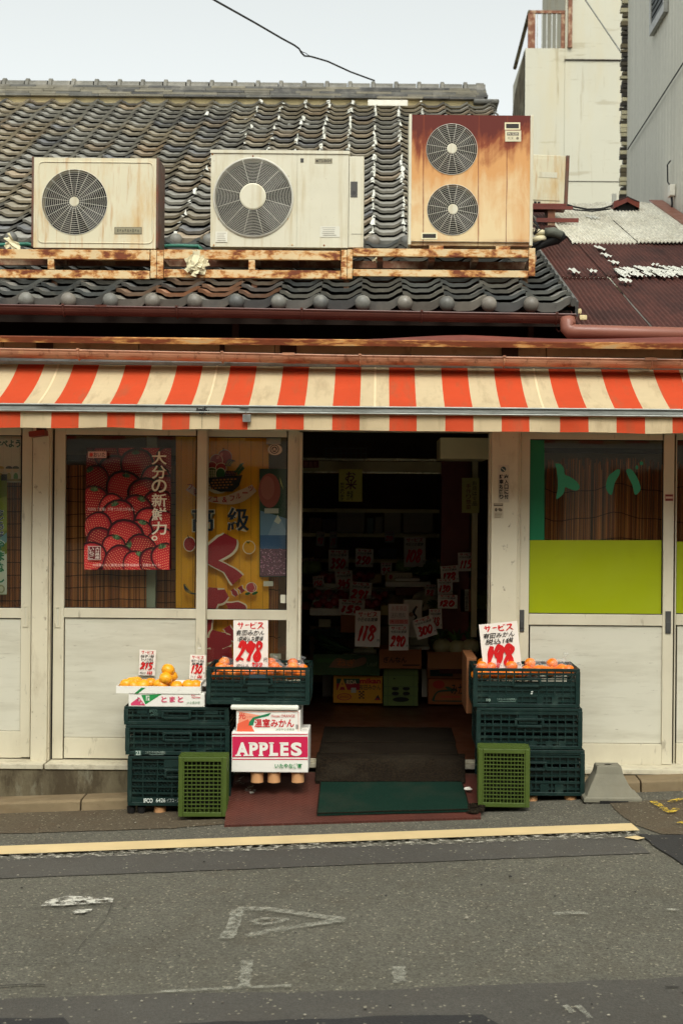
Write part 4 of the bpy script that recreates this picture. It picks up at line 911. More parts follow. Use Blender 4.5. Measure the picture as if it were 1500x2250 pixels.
b = MB(); b.box(1.28, 3.05, 9.45, 9.55, gz(2)-.3, CZ-.05); b.box(1.28, 1.36, 9.55, 14.5, gz(2)-.3, CZ-.02); b.build('wall', M['dark_brown'], nb)
vc = W(1372, 462, 14.6); vt = thing('roof_vent', 'small dark red gabled vent cap on top of the corrugated roof', 'roof vent', vc)
b = MB(); b.add([vc+Vector(p) for p in ((-.13, -.1, 0), (0, -.14, .055), (.13, -.1, 0), (-.13, -.1, .07), (0, -.14, .115), (.13, -.1, .07), (-.13, .2, 0), (0, .16, .055), (.13, .2, 0), (-.13, .2, .07), (0, .16, .115), (.13, .2, .07))],
      ((0, 1, 4, 3), (1, 2, 5, 4), (3, 4, 10, 9), (4, 5, 11, 10), (0, 3, 9, 6), (2, 8, 11, 5), (6, 9, 10, 7), (7, 10, 11, 8))); b.build('cap', M['rust_red'], vt)
b = MB(); b.box(vc.x-.09, vc.x+.09, 14.52, 14.78, vc.z-.16, vc.z+.05); b.build('vent_shaft', M['black'], vt)
# grey ribbed building on the right
gx = 3.06; gb = thing('grey_building', 'tall grey ribbed-metal building at the right edge', 'building', (gx+2, 14, 0))
b = MB(); y = 9.6
while y < 17.6:
    for a, c_, o_ in ((0, .06, 0), (.06, .085, .012), (.085, .125, .012), (.125, .15, 0)): pass
    b.quad(Vector((gx, y, -.5)), Vector((gx, y+.085, -.5)), Vector((gx, y+.085, 14)), Vector((gx, y, 14))); b.quad(Vector((gx, y+.085, -.5)), Vector((gx+.004, y+.10, -.5)), Vector((gx+.004, y+.10, 14)), Vector((gx, y+.085, 14)))
    b.quad(Vector((gx+.004, y+.10, -.5)), Vector((gx+.004, y+.145, -.5)), Vector((gx+.004, y+.145, 14)), Vector((gx+.004, y+.10, 14))); b.quad(Vector((gx+.004, y+.145, -.5)), Vector((gx, y+.16, -.5)), Vector((gx, y+.16, 14)), Vector((gx+.004, y+.145, 14))); y += .16
b.build('wall_cladding', M['ribbed'], gb)
b = MB(); b.box(gx+.014, gx+6, 9.6, y, -.5, 14); b.build('wall', M['ribbed'], gb)
b = MB(); q0 = W(1440, 30, 15.5).z
b.box(gx-.05, gx+.0-.001, 15.15, 15.95, q0-.10, q0+.0); b.box(gx-.05, gx-.001, 15.15, 15.2, q0, q0+1.6); b.box(gx-.05, gx-.001, 15.9, 15.95, q0, q0+1.6); wf = b.build('window', M['alu'], gb, bevel=.004)
b = MB()
for k in range(22): b.box(gx-.035, gx-.002, 15.205, 15.895, q0+.02+k*.07, q0+.065+k*.07)
b.build('louvre_pane', M['screen'], wf)
b = MB(); y_ = y+.01                                         # crumbling strip of the wall edge towards the cream building
for k in range(190):
    zz = 3.6+k*.055; xo = -.02 if zz > 6 else -.07*(1 if zz < 5.2 else (6-zz)/.8)
    b.col = C(*random.choice(((70, 62, 46), (54, 48, 38), (206, 196, 160), (110, 98, 72))), R(.6, .95)); j = R(-.015, .02); b.box(gx+xo-.055+j, gx+xo+.045, y_, y_+.06+R(0, .02), zz, zz+.055*R(.5, 1))
b.build('edge_strip', M['print'], gb)
b = MB(); b.box(gx-.16, gx-.11, y_+.07, y_+.12, 3.5, 5.6); b.box(gx-.02, gx+.07, y_+.085, y_+.2, 3.5, 14); b.each('corner_post', M['ribbed'], gb)
dv = thing('junction_box', 'small white cable junction box on the grey ribbed wall', 'junction box', W(1474, 420, 14.5))
p = Vector((gx-.03, 14.75, W(1474, 420, 14.75).z)); b = MB(); b.box(gx-.06, gx-.002, 14.68, 14.8, p.z-.06, p.z+.06); b.build('box_cover', M['tape'], dv, bevel=.01)
b = MB(); b.tube([p+Vector((-.01, 0, .05)), p+Vector((-.02, .1, .12)), p+Vector((-.02, .12, .3)), p+Vector((-.01, .02, .32))], .008, 6); b.tube([p+Vector((0, 0, -.05)), p+Vector((0, -.04, -.14)), p+Vector((0, .0, -.24))], .012, 6); b.build('cable_loop', M['cable'], dv)
# cream tower far behind
TD = 35.0; tw = thing('cream_building', 'stained cream rendered building with a rusty rail balcony behind', 'building', (W(1300, 450, TD).x, TD, 0))
xa, xb, xc = X(1152, TD, 300), X(1241, TD, 60), X(1420, TD, 200); zt = Z(106, TD, 1200)
b = MB(); b.box(xa, xb, TD, TD+3.2, -1, zt); b.box(xb, xc, TD-.02, TD+5, -1, 26); b.build('wall', M['tower'], tw)
b = MB(); b.box(xb-.02, xc, TD-.05, TD-.021, Z(134, TD, 1300), Z(131.5, TD, 1300)); b.box(xb+.05, xc, TD-.03, TD-.021, Z(400, TD, 1300), Z(398.6, TD, 1300)); b.each('crack', M['dark_brown'], tw)
b = MB(); k = TD/F
b.box(xa+.10, xb+.02, TD+.02, TD+.10, Z(28, TD, 1200), Z(22, TD, 1200)); b.box(xa+.06, xa+.24, TD+.03, TD+.09, zt, Z(28, TD, 1200)); b.box(xb-.10, xb+.02, TD+.03, TD+.09, zt, Z(28, TD, 1200)); b.box(xb+.06, xb+.16, TD-.09, TD-.021, zt, 26)
rl = b.build('railing', M['rail_rust'], tw)
b = MB()
for px in (1180, 1190, 1201, 1212, 1222): b.box(X(px, TD, 60)-.012, X(px, TD, 60)+.012, TD+.04, TD+.065, zt, Z(28, TD, 1200))
b.each('baluster', M['alu'], rl)
b = MB(); b.tube([Vector((xa+.1, TD+.05, Z(24, TD, 1200))), Vector((xa-.05, TD+2.2, Z(150, TD+2.2, 1150)))], .05, 8)
b.add([Vector(p) for p in ((xa-.02, TD+.1, zt), (xa-.02, TD+3.1, zt-1.7), (xa-.02, TD+3.1, -1), (xa-.02, TD+.1, -1), (xa-.14, TD+1.2, zt-.8), (xa-.14, TD+3.1, zt-1.9), (xa-.14, TD+3.1, -1), (xa-.14, TD+1.2, -1))], ((4, 5, 6, 7), (0, 4, 7, 3), (0, 1, 5, 4), (1, 2, 6, 5)))
b.build('stair_side', M['concrete'], tw)
# cables
cb = thing('sagging_cable', 'black sagging cable crossing the sky to the ridge', 'cable', W(822, 177, 16.7))
b = MB(); b.tube([W(x, y, 12+ (x-440)/382*4.7) for x, y in ((120, -190), (250, -122), (380, -52), (440, -18), (478, 4), (560, 50), (620, 85), (646, 99), (657, 107), (662, 116), (669, 123), (682, 124), (700, 129), (720, 135), (770, 158), (808, 172), (822, 177))], .0095, 6); b.build('cable', M['cable'], cb, smooth=True)
b = MB(); b.tube([W(x, y, 12+(x-440)/382*4.7-.05) for x, y in ((656, 107), (664, 114), (672, 117), (680, 123), (690, 125), (696, 127))], .004, 5); b.build('loose_strand', M['cable'], cb)
cb = thing('wall_cable', 'thin grey cable running diagonally across the grey ribbed wall', 'cable', W(1440, 230, 14))
def onwall(px, py): u, v = UV(px, py); dd = (gx-.03)/u; return Vector((gx-.03, dd, EYE-v*dd))
b = MB(); b.tube([onwall(*p) for p in ((1560, 40), (1500, 138), (1440, 232), (1378, 328))], .008, 6); b.build('cable', M['cable'], cb)
cb = thing('tower_cable', 'thin cable running down across the cream rendered wall', 'cable', W(1320, 60, 34))
b = MB(); b.tube([W(x, y, 34) for x, y in ((1270, -24), (1288, 4), (1326, 60), (1364, 116))], .018, 6); b.build('cable', M['alu'], cb)
cb = thing('roof_wire', 'loose wires trailing along the top of the corrugated roof', 'wire', W(1290, 450, 14.3))
b = MB(); b.tube([W(x, y, 14.3) for x, y in ((1238, 447), (1258, 454), (1290, 460), (1320, 459), (1345, 452))], .010, 6); b.tube([W(x, y, 14.25) for x, y in ((1238, 449), (1262, 461), (1300, 464), (1340, 459))], .008, 6); b.tube([W(x, y, 14.3) for x, y in ((1358, 441), (1378, 432), (1392, 440), (1402, 443))], .006, 5); b.build('wire', M['cable'], cb, smooth=True)
# ================================================================== BEHIND THE WINDOWS
RED, BLK, CARDW = C(196, 22, 24), C(22, 20, 20), C(226, 216, 204)
def blind(name, label, x0, x1, y0, y1, d, cords, ragged=0, lean=0, sparse=0, tone=1.0, group='reed blinds inside the windows'):
    b = MB(); c = W((x0+x1)/2, y1, d); t = thing(name, label, 'blind', c, group); x = x0
    while x < x1:
        w = R(1.5, 3.2); top = y0+(R(0, ragged)*R(0, 1) if ragged else R(-1, 1)); j = R(-.004, .004); l = lean*R(.4, 1.3)+R(-.6, .6)
        b.col = C(*random.choice(((168, 108, 56), (150, 92, 46), (186, 128, 72), (130, 78, 40), (112, 70, 40), (158, 104, 60))), R(1.2, 2.1)*tone)
        if R(0, 1) > sparse:
            A = [W(x+l, top, d+j), W(x+w*.86+l, top, d+j), W(x+w*.86, y1, d+j), W(x, y1, d+j)]; m = [(A[0]+A[1])/2+Vector((0, -.004, 0)), (A[2]+A[3])/2+Vector((0, -.004, 0))]
            b.add([A[0], m[0], A[1], A[2], m[1], A[3]], ((0, 1, 4, 5), (1, 2, 3, 4)))
        x += w
    b.build('reeds', M['reed'], t)
    b = MB()
    for y, amp in cords:
        ph = R(0, 9); b.tube([W(x0+(x1-x0)*i/14, y+amp*(math.sin(i*.55+ph)+.4*math.sin(i*1.3+ph)), d-.009) for i in range(15)], .0022, 5)
    b.build('binding_cord', M['cord'], t); return t
blind('reed_blind', 'brown reed blind in the window at the left edge of the photo', -262, 48, 1018, 1336, D+.10, [(y, 1.0) for y in range(1040, 1330, 28)])
blind('reed_blind', 'wide brown reed blind hanging behind the strawberry poster', 139, 322, 1022, 1338, D+.10, [(y, 1.6) for y in (1046, 1074, 1102, 1130, 1158, 1182, 1208, 1236, 1264, 1290, 1318)])
blind('reed_blind', 'narrow reed blind strip between the pale post and the yellow banner', 342, 390, 1022, 1340, D+.18, [(y, .5) for y in range(1060, 1330, 24)], tone=.7)
blind('reed_blind', 'leaning reed blind strip beside the banner next to the open doorway', 588, 616, 1268, 1455, D+.16, [(1296, 1), (1350, 2), (1400, 2)], lean=2, sparse=.15, tone=.9)
blind('reed_blind', 'ragged reed blind behind the teal window letters', 1196, 1458, 1006, 1200, D+.10, [(1074, 9), (1136, 8), (1186, 3)], ragged=44, lean=4, sparse=.03, tone=.9)
blind('reed_blind', 'ragged reed blind behind the rightmost window', 1478, 1760, 1010, 1200, D+.13, [(1076, 5), (1140, 6)], ragged=40, lean=3, sparse=.03, tone=.85)
b = MB(); b.pbox(321, 958, 343, 1345, D+.13, D+.17); tag(b.build('inner_post', mat('pale_green_post', C(170, 176, 150), .5, .1, 6, .3, stains=[(20, (1, 1, 1), .62, .72, .6, C(80, 80, 64))]), loc=W(332, 1345, D+.13), bevel=.003), 'pale green wooden post standing inside the window behind the strawberry poster', 'post')
# boards and clutter close behind the windows so that the panes do not look into an empty hall
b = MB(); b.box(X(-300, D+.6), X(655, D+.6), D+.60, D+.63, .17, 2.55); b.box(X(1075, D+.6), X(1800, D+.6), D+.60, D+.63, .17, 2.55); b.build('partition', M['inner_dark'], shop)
b = MB(); b.pbox(140, 1000, 400, 1012, D+.2, D+.24); b.pbox(1160, 985, 1470, 996, D+.3, D+.34); b.build('curtain_rail', M['wood_dark'], shop)
def poster(name, label, cat, c, d, build, group=None, rot=0, m='print', kind='sheet'):
    f = Flat(d, c, rot); build(f); o = f.build(name, M[m]); return tag(o, label, cat, group)
# strawberry poster
def straw(f):
    f.sheet(190, 984, 377, 1251, C(96, 22, 30)); rnd = random.Random(5)
    def berry(x, y, r, a, k=1.0):
        red = random.choice(((176, 34, 42), (150, 24, 34), (192, 46, 50), (134, 20, 30))); shp = lambda px, py: (px*(1-.30*(py/r)-.22*max(0, py/r)**2), py*1.28)
        def clip(q): return [(min(376.5, max(190.5, X_)), min(1250.5, max(984.5, Y_))) for X_, Y_ in q]
        def P(n, s, dx=0, dy=0):
            out = []
            for i in range(n):
                t = 2*math.pi*i/n; X_, Y_ = shp(r*s*math.cos(t)+dx, r*s*math.sin(t)+dy); out.append((x+X_*math.cos(a)-Y_*math.sin(a), y+X_*math.sin(a)+Y_*math.cos(a)))
            return clip(out)
        f.poly(P(20, 1.10), C(52, 8, 14)); f.poly(P(20, .98), C(*red, .8)); f.poly(P(16, .80, -r*.08, -r*.10), C(*red, 1.12)); f.poly(P(14, .5, -r*.16, -r*.2), C(*red, 1.3))
        l = f.lay(); f.mb.col = C(240, 196, 130); rr = int(r/4.4); tri = []
        for i in range(-rr, rr+1):
            for j in range(-rr, rr+1):
                u, v = i*4.4+(j % 2)*2.2, j*4.2
                if math.hypot(u, v) < r*.88:
                    X_, Y_ = shp(u, v); q = (x+X_*math.cos(a)-Y_*math.sin(a), y+X_*math.sin(a)+Y_*math.cos(a))
                    if 191 < q[0] < 376 and 985 < q[1] < 1250: f.mb.add([f.P(q[0]-.8, q[1]-.4, l), f.P(q[0]+.4, q[1]-.8, l), f.P(q[0]+.8, q[1]+.5, l), f.P(q[0]-.4, q[1]+.9, l)], ((0, 1, 2, 3),))
        if rnd.random() < .45:
            for g in range(6):
                t = a-math.pi/2+(g-2.5)*.42; bx, by = x+math.sin(a)*r*.95, y-math.cos(a)*r*.95; q = clip([(bx, by), (bx+7*math.cos(t-.3), by+7*math.sin(t-.3)), (bx+13*math.cos(t), by+13*math.sin(t)), (bx+7*math.cos(t+.3), by+7*math.sin(t+.3))])
                f.poly(q, C(*rnd.choice(((70, 100, 60), (96, 130, 84), (54, 84, 50)))))
    pos = [(196, 1032, 26, .3), (238, 1000, 26, 0), (286, 990, 24, .2), (342, 1000, 28, -.4), (372, 1020, 26, .4), (252, 1048, 30, .2), (303, 1030, 28, -.1), (214, 1060, 24, -.5), (340, 1062, 26, .5), (366, 1082, 24, 0), (272, 1082, 30, .2), (322, 1094, 28, -.3), (206, 1110, 27, .1), (244, 1118, 22, .8), (350, 1120, 28, .2),
           (300, 1128, 26, .4), (266, 1142, 28, -.3), (212, 1158, 24, 1.3), (330, 1156, 26, .2), (364, 1160, 24, -.2), (308, 1176, 22, .3), (222, 1196, 24, .4), (276, 1190, 31, .3), (252, 1206, 20, .3), (352, 1196, 26, 1.3), (320, 1210, 26, -1.2), (206, 1228, 24, .2), (262, 1236, 26, .9), (300, 1244, 22, .4), (340, 1240, 24, .2), (370, 1230, 24, -.3)]
    for x_, y_, r_, a_ in pos: berry(x_, y_, r_*1.16, a_)
    f.vtext('大分の新鮮力。', 338, 992, 371, 1206, C(240, 226, 200), .016, .03)
    f.rect(200, 993, 240, 1007, C(214, 180, 170)); f.text('おおいた', 203, 995, 238, 1005, C(90, 20, 24), .02); f.ell(207, 1000, 4, 4, C(196, 60, 50))
    f.rect(200, 1199, 228, 1229, C(230, 214, 200)); f.rect(201, 1200, 227, 1228, C(110, 22, 28)); f.vtext('大分県産', 215, 1201, 226, 1227, C(236, 220, 206), .01); f.vtext('いちご', 202, 1201, 213, 1227, C(236, 220, 206), .01)
    f.text('大分の「太陽」が育てた甘さがある。', 199, 1115, 302, 1122, C(240, 214, 200)); f.text('大分県いちご販売企画対策協議会・全農おおいた', 210, 1237, 358, 1243, C(236, 206, 196))
poster('strawberry_poster', 'red strawberry photo poster with white Japanese title in the window', 'poster', (284, 1251), D+.03, straw)
# yellow fruit banner
def ban(f):
    Y1, WH, NV, RD2, GR = C(246, 176, 40), C(226, 214, 180), C(40, 52, 64), C(168, 50, 50), C(42, 92, 40)
    f.mb.col = Y1; n = 16; l = 0
    for i in range(n):
        xa, xb = 386+204*i/n, 386+204*(i+1)/n; za, zb = .008*math.sin(i*1.9), .008*math.sin((i+1)*1.9)
        f.mb.add([f.P(xa, 958, za-.012), f.P(xb, 958, zb-.012), f.P(xb, 1470, zb-.012), f.P(xa, 1470, za-.012)], ((0, 1, 2, 3),))
    for i in range(1, n, 2): f.rect(386+204*i/n-.4, 962, 386+204*i/n+.4, 1466, C(176, 124, 26))
    # fruit basket
    def outl(x, y, rx, ry, col, rot=0): f.ell(x, y, rx+1.6, ry+1.6, WH, rot); f.ell(x, y, rx, ry, col, rot)
    outl(494, 1004, 15, 15, RD2); outl(476, 1012, 13, 13, RD2); outl(466, 1024, 10, 9, RD2); outl(486, 1028, 11, 10, RD2)
    f.ell(487, 999, 3, 5, C(220, 140, 130), .5); f.stroke([(491, 991), (491, 984)], 2, BLK); f.ell(479, 1005, 3, 4, C(216, 130, 120), .5)
    f.ell(480, 1058, 29, 27, WH, 0, 20, lambda x, y: (x, max(y, -14)))
    outl(466, 1040, 13, 12, C(90, 120, 60)); 
    for k in range(5): f.stroke([(455+5*k, 1032), (457+4.6*k, 1050)], .8, WH); f.stroke([(454, 1034+3.5*k), (478, 1034+3.5*k)], .8, WH)
    outl(485, 1041, 10, 12, GR, .2)
    for k in range(4): f.stroke([(496+3*k, 1024), (504+3*k, 1010+k), (512+2*k, 1014)], 3.2, NV); f.stroke([(497+3*k, 1023), (505+3*k, 1011+k), (511+2*k, 1014)], 1.2, C(200, 160, 60))
    for k in range(7):
        for j in range(4): f.ell(498+3.6*k-j, 1036+3.4*j, 1.9, 1.9, C(58, 40, 54), n=8)
    for k in range(6): f.ell(520+2.4*k, 1036-3.2*k, 5, 1.8, GR, -.3, 10); f.ell(524+2.2*k, 1040-2.5*k, 5, 1.8, GR, .9, 10)
    f.poly([(456, 1050), (534, 1044), (526, 1068), (512, 1080), (486, 1081), (466, 1074)], C(44, 44, 40))
    for k in range(9):
        for j in range(4): f.rect(460+8*k-(j % 2)*3, 1054+6*j-k*.4, 465+8*k-(j % 2)*3, 1057+6*j-k*.4, C(168, 110, 50)) if 462 < 460+8*k+j*2 < 520-j*3 else None
    # curved ribbon
    for s_, col, w in ((1, C(206, 176, 150), 20),): f.stroke([(416, 1070), (440, 1088), (470, 1098), (505, 1098), (535, 1088), (560, 1072)], w, col, (1, 1))
    chars = 'フレッシュ&フルーツ'; pth = [(420, 1070), (434, 1081), (448, 1089), (462, 1094), (476, 1097), (496, 1098), (512, 1095), (526, 1090), (540, 1083), (553, 1074)]
    for ch, (x, y) in zip(chars, pth): f.text(ch, x-6, y-6, x+5, y+6, RD2, .02) if ch != 'ー' else f.text(ch, x-6, y-1.5, x+6, y+1.5, RD2, .02)
    for ch, x in (('高', 448), ('級', 525)): f.text(ch, x-26, 1113, x+26, 1169, WH, .055); f.text(ch, x-24, 1115, x+24, 1167, NV, .022)
    big = ((('く', 450, 1168, 532, 1284)), ('だ', 440, 1282, 552, 1396), ('も', 444, 1392, 552, 1500))
    ku = [(508, 1178), (497, 1196), (462, 1226), (500, 1250), (524, 1274)]
    f.stroke(ku, 41, WH, (1, 1)); f.stroke(ku, 33, C(162, 48, 54), (1, 1))
    da = [[(448, 1318), (475, 1314), (500, 1302)], [(470, 1290), (466, 1330), (448, 1400)], [(504, 1338), (524, 1330), (538, 1342)], [(500, 1376), (516, 1396), (548, 1392)], [(512, 1294), (522, 1308)], [(528, 1288), (536, 1300)]]
    for st in da: f.stroke(st, 30 if len(st) > 2 else 16, WH, (1, 1))
    for st in da: f.stroke(st, 23 if len(st) > 2 else 11, C(162, 48, 54), (1, 1))
    mo = [[(484, 1386), (478, 1420), (492, 1462), (540, 1460)], [(448, 1412), (510, 1404)], [(446, 1440), (512, 1434)]]
    for st in mo: f.stroke(st, 34, WH, (1, 1))
    for st in mo: f.stroke(st, 27, C(162, 48, 54), (1, 1))
    outl(419, 1195, 12, 15, RD2); f.stroke([(418, 1184), (415, 1175)], 2, BLK); f.ell(549, 1202, 14, 15, WH); f.ell(549, 1202, 12.5, 13.5, C(214, 150, 34)); f.text('w', 543, 1189, 551, 1194, C(50, 80, 40), .04)
    for k in range(4): f.stroke([(408, 1282), (412+3*k, 1298), (428+3*k, 1304)], 4, NV); f.stroke([(409, 1283), (413+3*k, 1298), (427+3*k, 1303)], 2, C(220, 176, 50))
    outl(554, 1290, 11, 10.5, C(186, 70, 74)); f.stroke([(558, 1281), (562, 1290), (558, 1298)], 1.4, WH); f.ell(546, 1303, 6, 3, GR, -.2); f.ell(562, 1302, 7, 3, GR, -.4)
poster('fruit_banner', 'yellow cloth banner with fruit basket and large red Japanese lettering', 'banner', (488, 1470), D+.105, ban, m='banner')
# peach and mountain poster
def mount(f):
    f.sheet(570, 1030, 632, 1268, C(56, 82, 60)); f.poly([(572, 1122), (632, 1140), (632, 1186), (572, 1186)], C(120, 150, 170)); f.ell(592, 1078, 24, 38, C(178, 96, 84)); f.ell(588, 1072, 15, 26, C(196, 120, 104))
    f.poly([(588, 1178), (604, 1140), (610, 1132), (618, 1142), (631, 1172), (631, 1180)], C(150, 170, 186)); f.poly([(602, 1146), (610, 1131), (618, 1143), (612, 1152), (606, 1148)], C(224, 222, 200)); f.rect(572, 1176, 631, 1212, C(72, 104, 140))
    f.rect(572, 1206, 631, 1266, C(120, 84, 96)); rnd = random.Random(2)
    for k in range(150): x, y = rnd.uniform(573, 630), rnd.uniform(1204, 1264); f.ell(x, y, rnd.uniform(.6, 1.8), rnd.uniform(.6, 1.6), C(*rnd.choice(((196, 140, 156), (170, 112, 130), (86, 62, 66), (210, 168, 176)))), n=6)
    f.poly([(616, 1048), (624, 1076), (618, 1062)], C(180, 190, 110))
poster('mountain_poster', 'narrow poster of a peach, snowy mountain and pink blossom trees', 'poster', (601, 1268), D+.085, mount)
for lb_, x0, y0, x1, y1, dd in (('white tape strip at the top corner of the peach poster', 585, 960, 617, 976, .028), ('white tape strip across the middle of the peach poster', 581, 1117, 612, 1128, .028), ('white tape strip at the lower edge of the peach poster', 579, 1277, 600, 1288, .028), ('white tape strip low on the glass beside the doorway', 593, 1436, 617, 1448, .028), ('crumpled white tape wrapped round the door stile by the doorway', 616, 1307, 634, 1325, -.006)):
    poster('tape_strip', lb_, 'tape', ((x0+x1)/2, y1), D+.045+dd, lambda f: f.sheet(x0, y0, x1, y1, C(206, 202, 180)), 'tape strips on the glass by the doorway')
def roundst(f):
    f.ell(604, 988, 16, 12, C(196, 180, 160), n=28); f.ell(603, 987, 10, 10, C(60, 44, 44), n=24); f.ell(603, 987, 8.2, 8.2, C(196, 180, 160), n=24); f.ell(603, 987, 6, 6, C(60, 44, 44), n=20); f.ell(603, 986, 3.2, 2.6, C(190, 172, 152), n=14); f.rect(598, 988, 608, 990, C(196, 180, 160))
poster('round_sticker', 'small oval sticker with dark ring emblem high on the doorway pane', 'sticker', (604, 1000), D+.0415, roundst)
# left edge posters
def eat(f):
    f.sheet(-60, 958, 47, 1060, C(222, 208, 176)); 
    for k in range(-3, 3): f.rect(k*18+8, 960, k*18+8.6, 1058, C(196, 182, 150))
    f.text('野菜を食べよう', -58, 963, 47, 986, C(220, 224, 190), .09); f.text('野菜を食べよう', -56, 965, 46, 984, C(24, 84, 52), .045)
    for x, col, hc in ((-40, (180, 150, 60), (60, 40, 30)), (-16, (120, 150, 60), (70, 50, 40)), (3, (190, 164, 90), (200, 160, 70)), (21, (180, 160, 60), (40, 36, 34)), (36, (90, 140, 50), (60, 70, 40))):
        f.ell(x, 1048, 5, 9, C(*col)); f.ell(x, 1032, 6.5, 6, C(226, 196, 150)); f.ell(x, 1028.5, 7.4, 4.5, C(*hc), f=lambda a, c_: (a, min(c_, 1.5)))
    f.rect(-60, 1052, 47, 1058, C(150, 130, 70))
poster('leaflet_poster', 'cream poster with green lettering at the top of the left edge window', 'poster', (20, 1060), D+.035, eat)
def nashi(f):
    f.sheet(-80, 1046, 16, 1307, C(120, 132, 30))
    f.poly([(-80, 1120), (16, 1090), (16, 1165), (-80, 1190)], C(150, 160, 60)); f.poly([(-80, 1236), (-10, 1190), (16, 1170), (16, 1190), (-30, 1232), (-80, 1270)], C(110, 150, 150)); f.poly([(-80, 1260), (16, 1216), (16, 1306), (-80, 1306)], C(206, 208, 186)); f.ell(-30, 1090, 30, 34, C(166, 150, 40))
    f.vtext('ぶどうは', -4, 1119, 10, 1181, C(214, 210, 200), .09, .04); f.vtext('ぶどうは', -3, 1120, 9, 1180, C(58, 60, 110), .03, .05)
    f.vtext('やまなし', -6, 1184, 12, 1284, C(210, 214, 200), .09, .04); f.vtext('やまなし', -5, 1186, 11, 1282, C(24, 116, 70), .04, .06)
    f.ell(4, 1294, 8, 9, C(150, 150, 110)); f.ell(4, 1294, 5, 6, C(200, 200, 170)); f.rect(4, 1042, 17, 1056, C(40, 36, 30))
poster('pear_poster', 'green and white vertical poster with blue and green lettering at the left edge', 'poster', (-20, 1307), D+.022, nashi)
# coloured film and letters on the right window
for x0, x1, dd, wh in ((1160, 1456, D-.0006, 'left'), (1483, 1800, D+.0444, 'r')):
    o_ = poster('green_film', 'yellow-green window film under the teal letters' if wh == 'left' else 'yellow-green window film at the right edge of the photo', 'window film', ((x0+x1)/2, 1350), dd, lambda f: f.sheet(x0, 1187 if wh == 'left' else 1190, x1, 1351, C(150, 161, 6), .001), 'green films on the shop windows', m='foil')
poster('dark_green_film', 'narrow dark green window film left of the reed blind', 'window film', (1178, 1187), D-.0006, lambda f: f.sheet(1160, 966, 1195, 1186.5, C(20, 112, 72), .001), m='foil')
TL = C(62, 158, 124)
def to_(f):
    f.poly(smooth_line([(1219, 1018), (1231, 1020), (1238, 1030), (1240, 1042), (1252, 1048), (1266, 1058), (1272, 1068), (1270, 1076), (1262, 1078), (1250, 1074), (1241, 1071), (1238, 1082), (1232, 1090), (1221, 1096), (1224, 1075), (1224, 1050), (1219, 1018)], 4)[:-1], TL)
def ba_(f):
    f.poly(smooth_line([(1353, 1032), (1361, 1032), (1359, 1044), (1349, 1062), (1343, 1087), (1333, 1080), (1330, 1066), (1336, 1046), (1353, 1032)], 4)[:-1], TL); f.poly(smooth_line([(1374, 1035), (1378, 1030), (1388, 1033), (1400, 1052), (1406, 1070), (1404, 1080), (1394, 1087), (1388, 1066), (1380, 1050), (1374, 1035)], 4)[:-1], TL)
    f.ell(1398, 1027, 3.6, 4.4, TL); f.ell(1408, 1018, 4, 4.2, TL)
poster('window_letter', 'teal letter ト stuck on the right window', 'lettering', (1245, 1096), D-.001, to_, 'teal letters on the right window', m='card')
poster('window_letter', 'teal letter バ stuck on the right window', 'lettering', (1370, 1087), D-.001, ba_, 'teal letters on the right window', m='card')
# stickers on posts
def nopark(f):
    f.sheet(1094, 1022, 1118, 1104, C(188, 178, 158), .001); f.ell(1105, 1031, 6, 6, C(50, 70, 74)); f.stroke([(1101, 1028), (1109, 1035)], 2, C(200, 190, 170), (1, 1)); f.vtext('出入口に付', 1107, 1042, 1116, 1097, C(36, 34, 36), .04, .04); f.vtext('駐車お断り', 1096, 1042, 1105, 1097, C(36, 34, 36), .04, .04)
poster('no_parking_sticker', 'faded no parking sticker with two columns of black Japanese writing', 'sticker', (1106, 1104), D-.0875, nopark)
def pet(f):
    f.sheet(1083, 1105, 1105, 1139, C(190, 178, 152), .001); f.rect(1084, 1106, 1104, 1112, C(96, 84, 68)); f.rect(1085, 1107, 1103, 1108.5, C(190, 178, 152)); f.ell(1089, 1120, 3, 4, C(90, 78, 62)); f.ell(1098, 1120, 5, 3.5, C(100, 88, 70), .4)
    for k in range(4): f.rect(1086, 1127+3*k, 1102-R(0, 4), 1128+3*k, C(110, 96, 78))
poster('notice_sticker', 'small worn notice sticker below the no parking sticker', 'sticker', (1094, 1139), D-.0875, pet)
def redst(f):
    f.sheet(1460, 1086, 1478, 1101, C(170, 120, 106), .001); f.rect(1461, 1087, 1477, 1090, C(120, 40, 40)); f.rect(1461, 1091.5, 1477, 1095, C(206, 180, 166)); f.rect(1461, 1096.5, 1477, 1100, C(120, 46, 44))
poster('red_sticker', 'tiny red and white sticker on the right door frame', 'sticker', (1469, 1101), D-.0235, redst)
for lb_, x, y in (('tiny white paper scrap low on the left door frame', 438, 1424),):
    poster('paper_scrap', lb_, 'paper', (x, y), D-.0235, lambda f: f.sheet(x-3, y-1.5, x+4, y+1.5, C(226, 222, 210), .001))
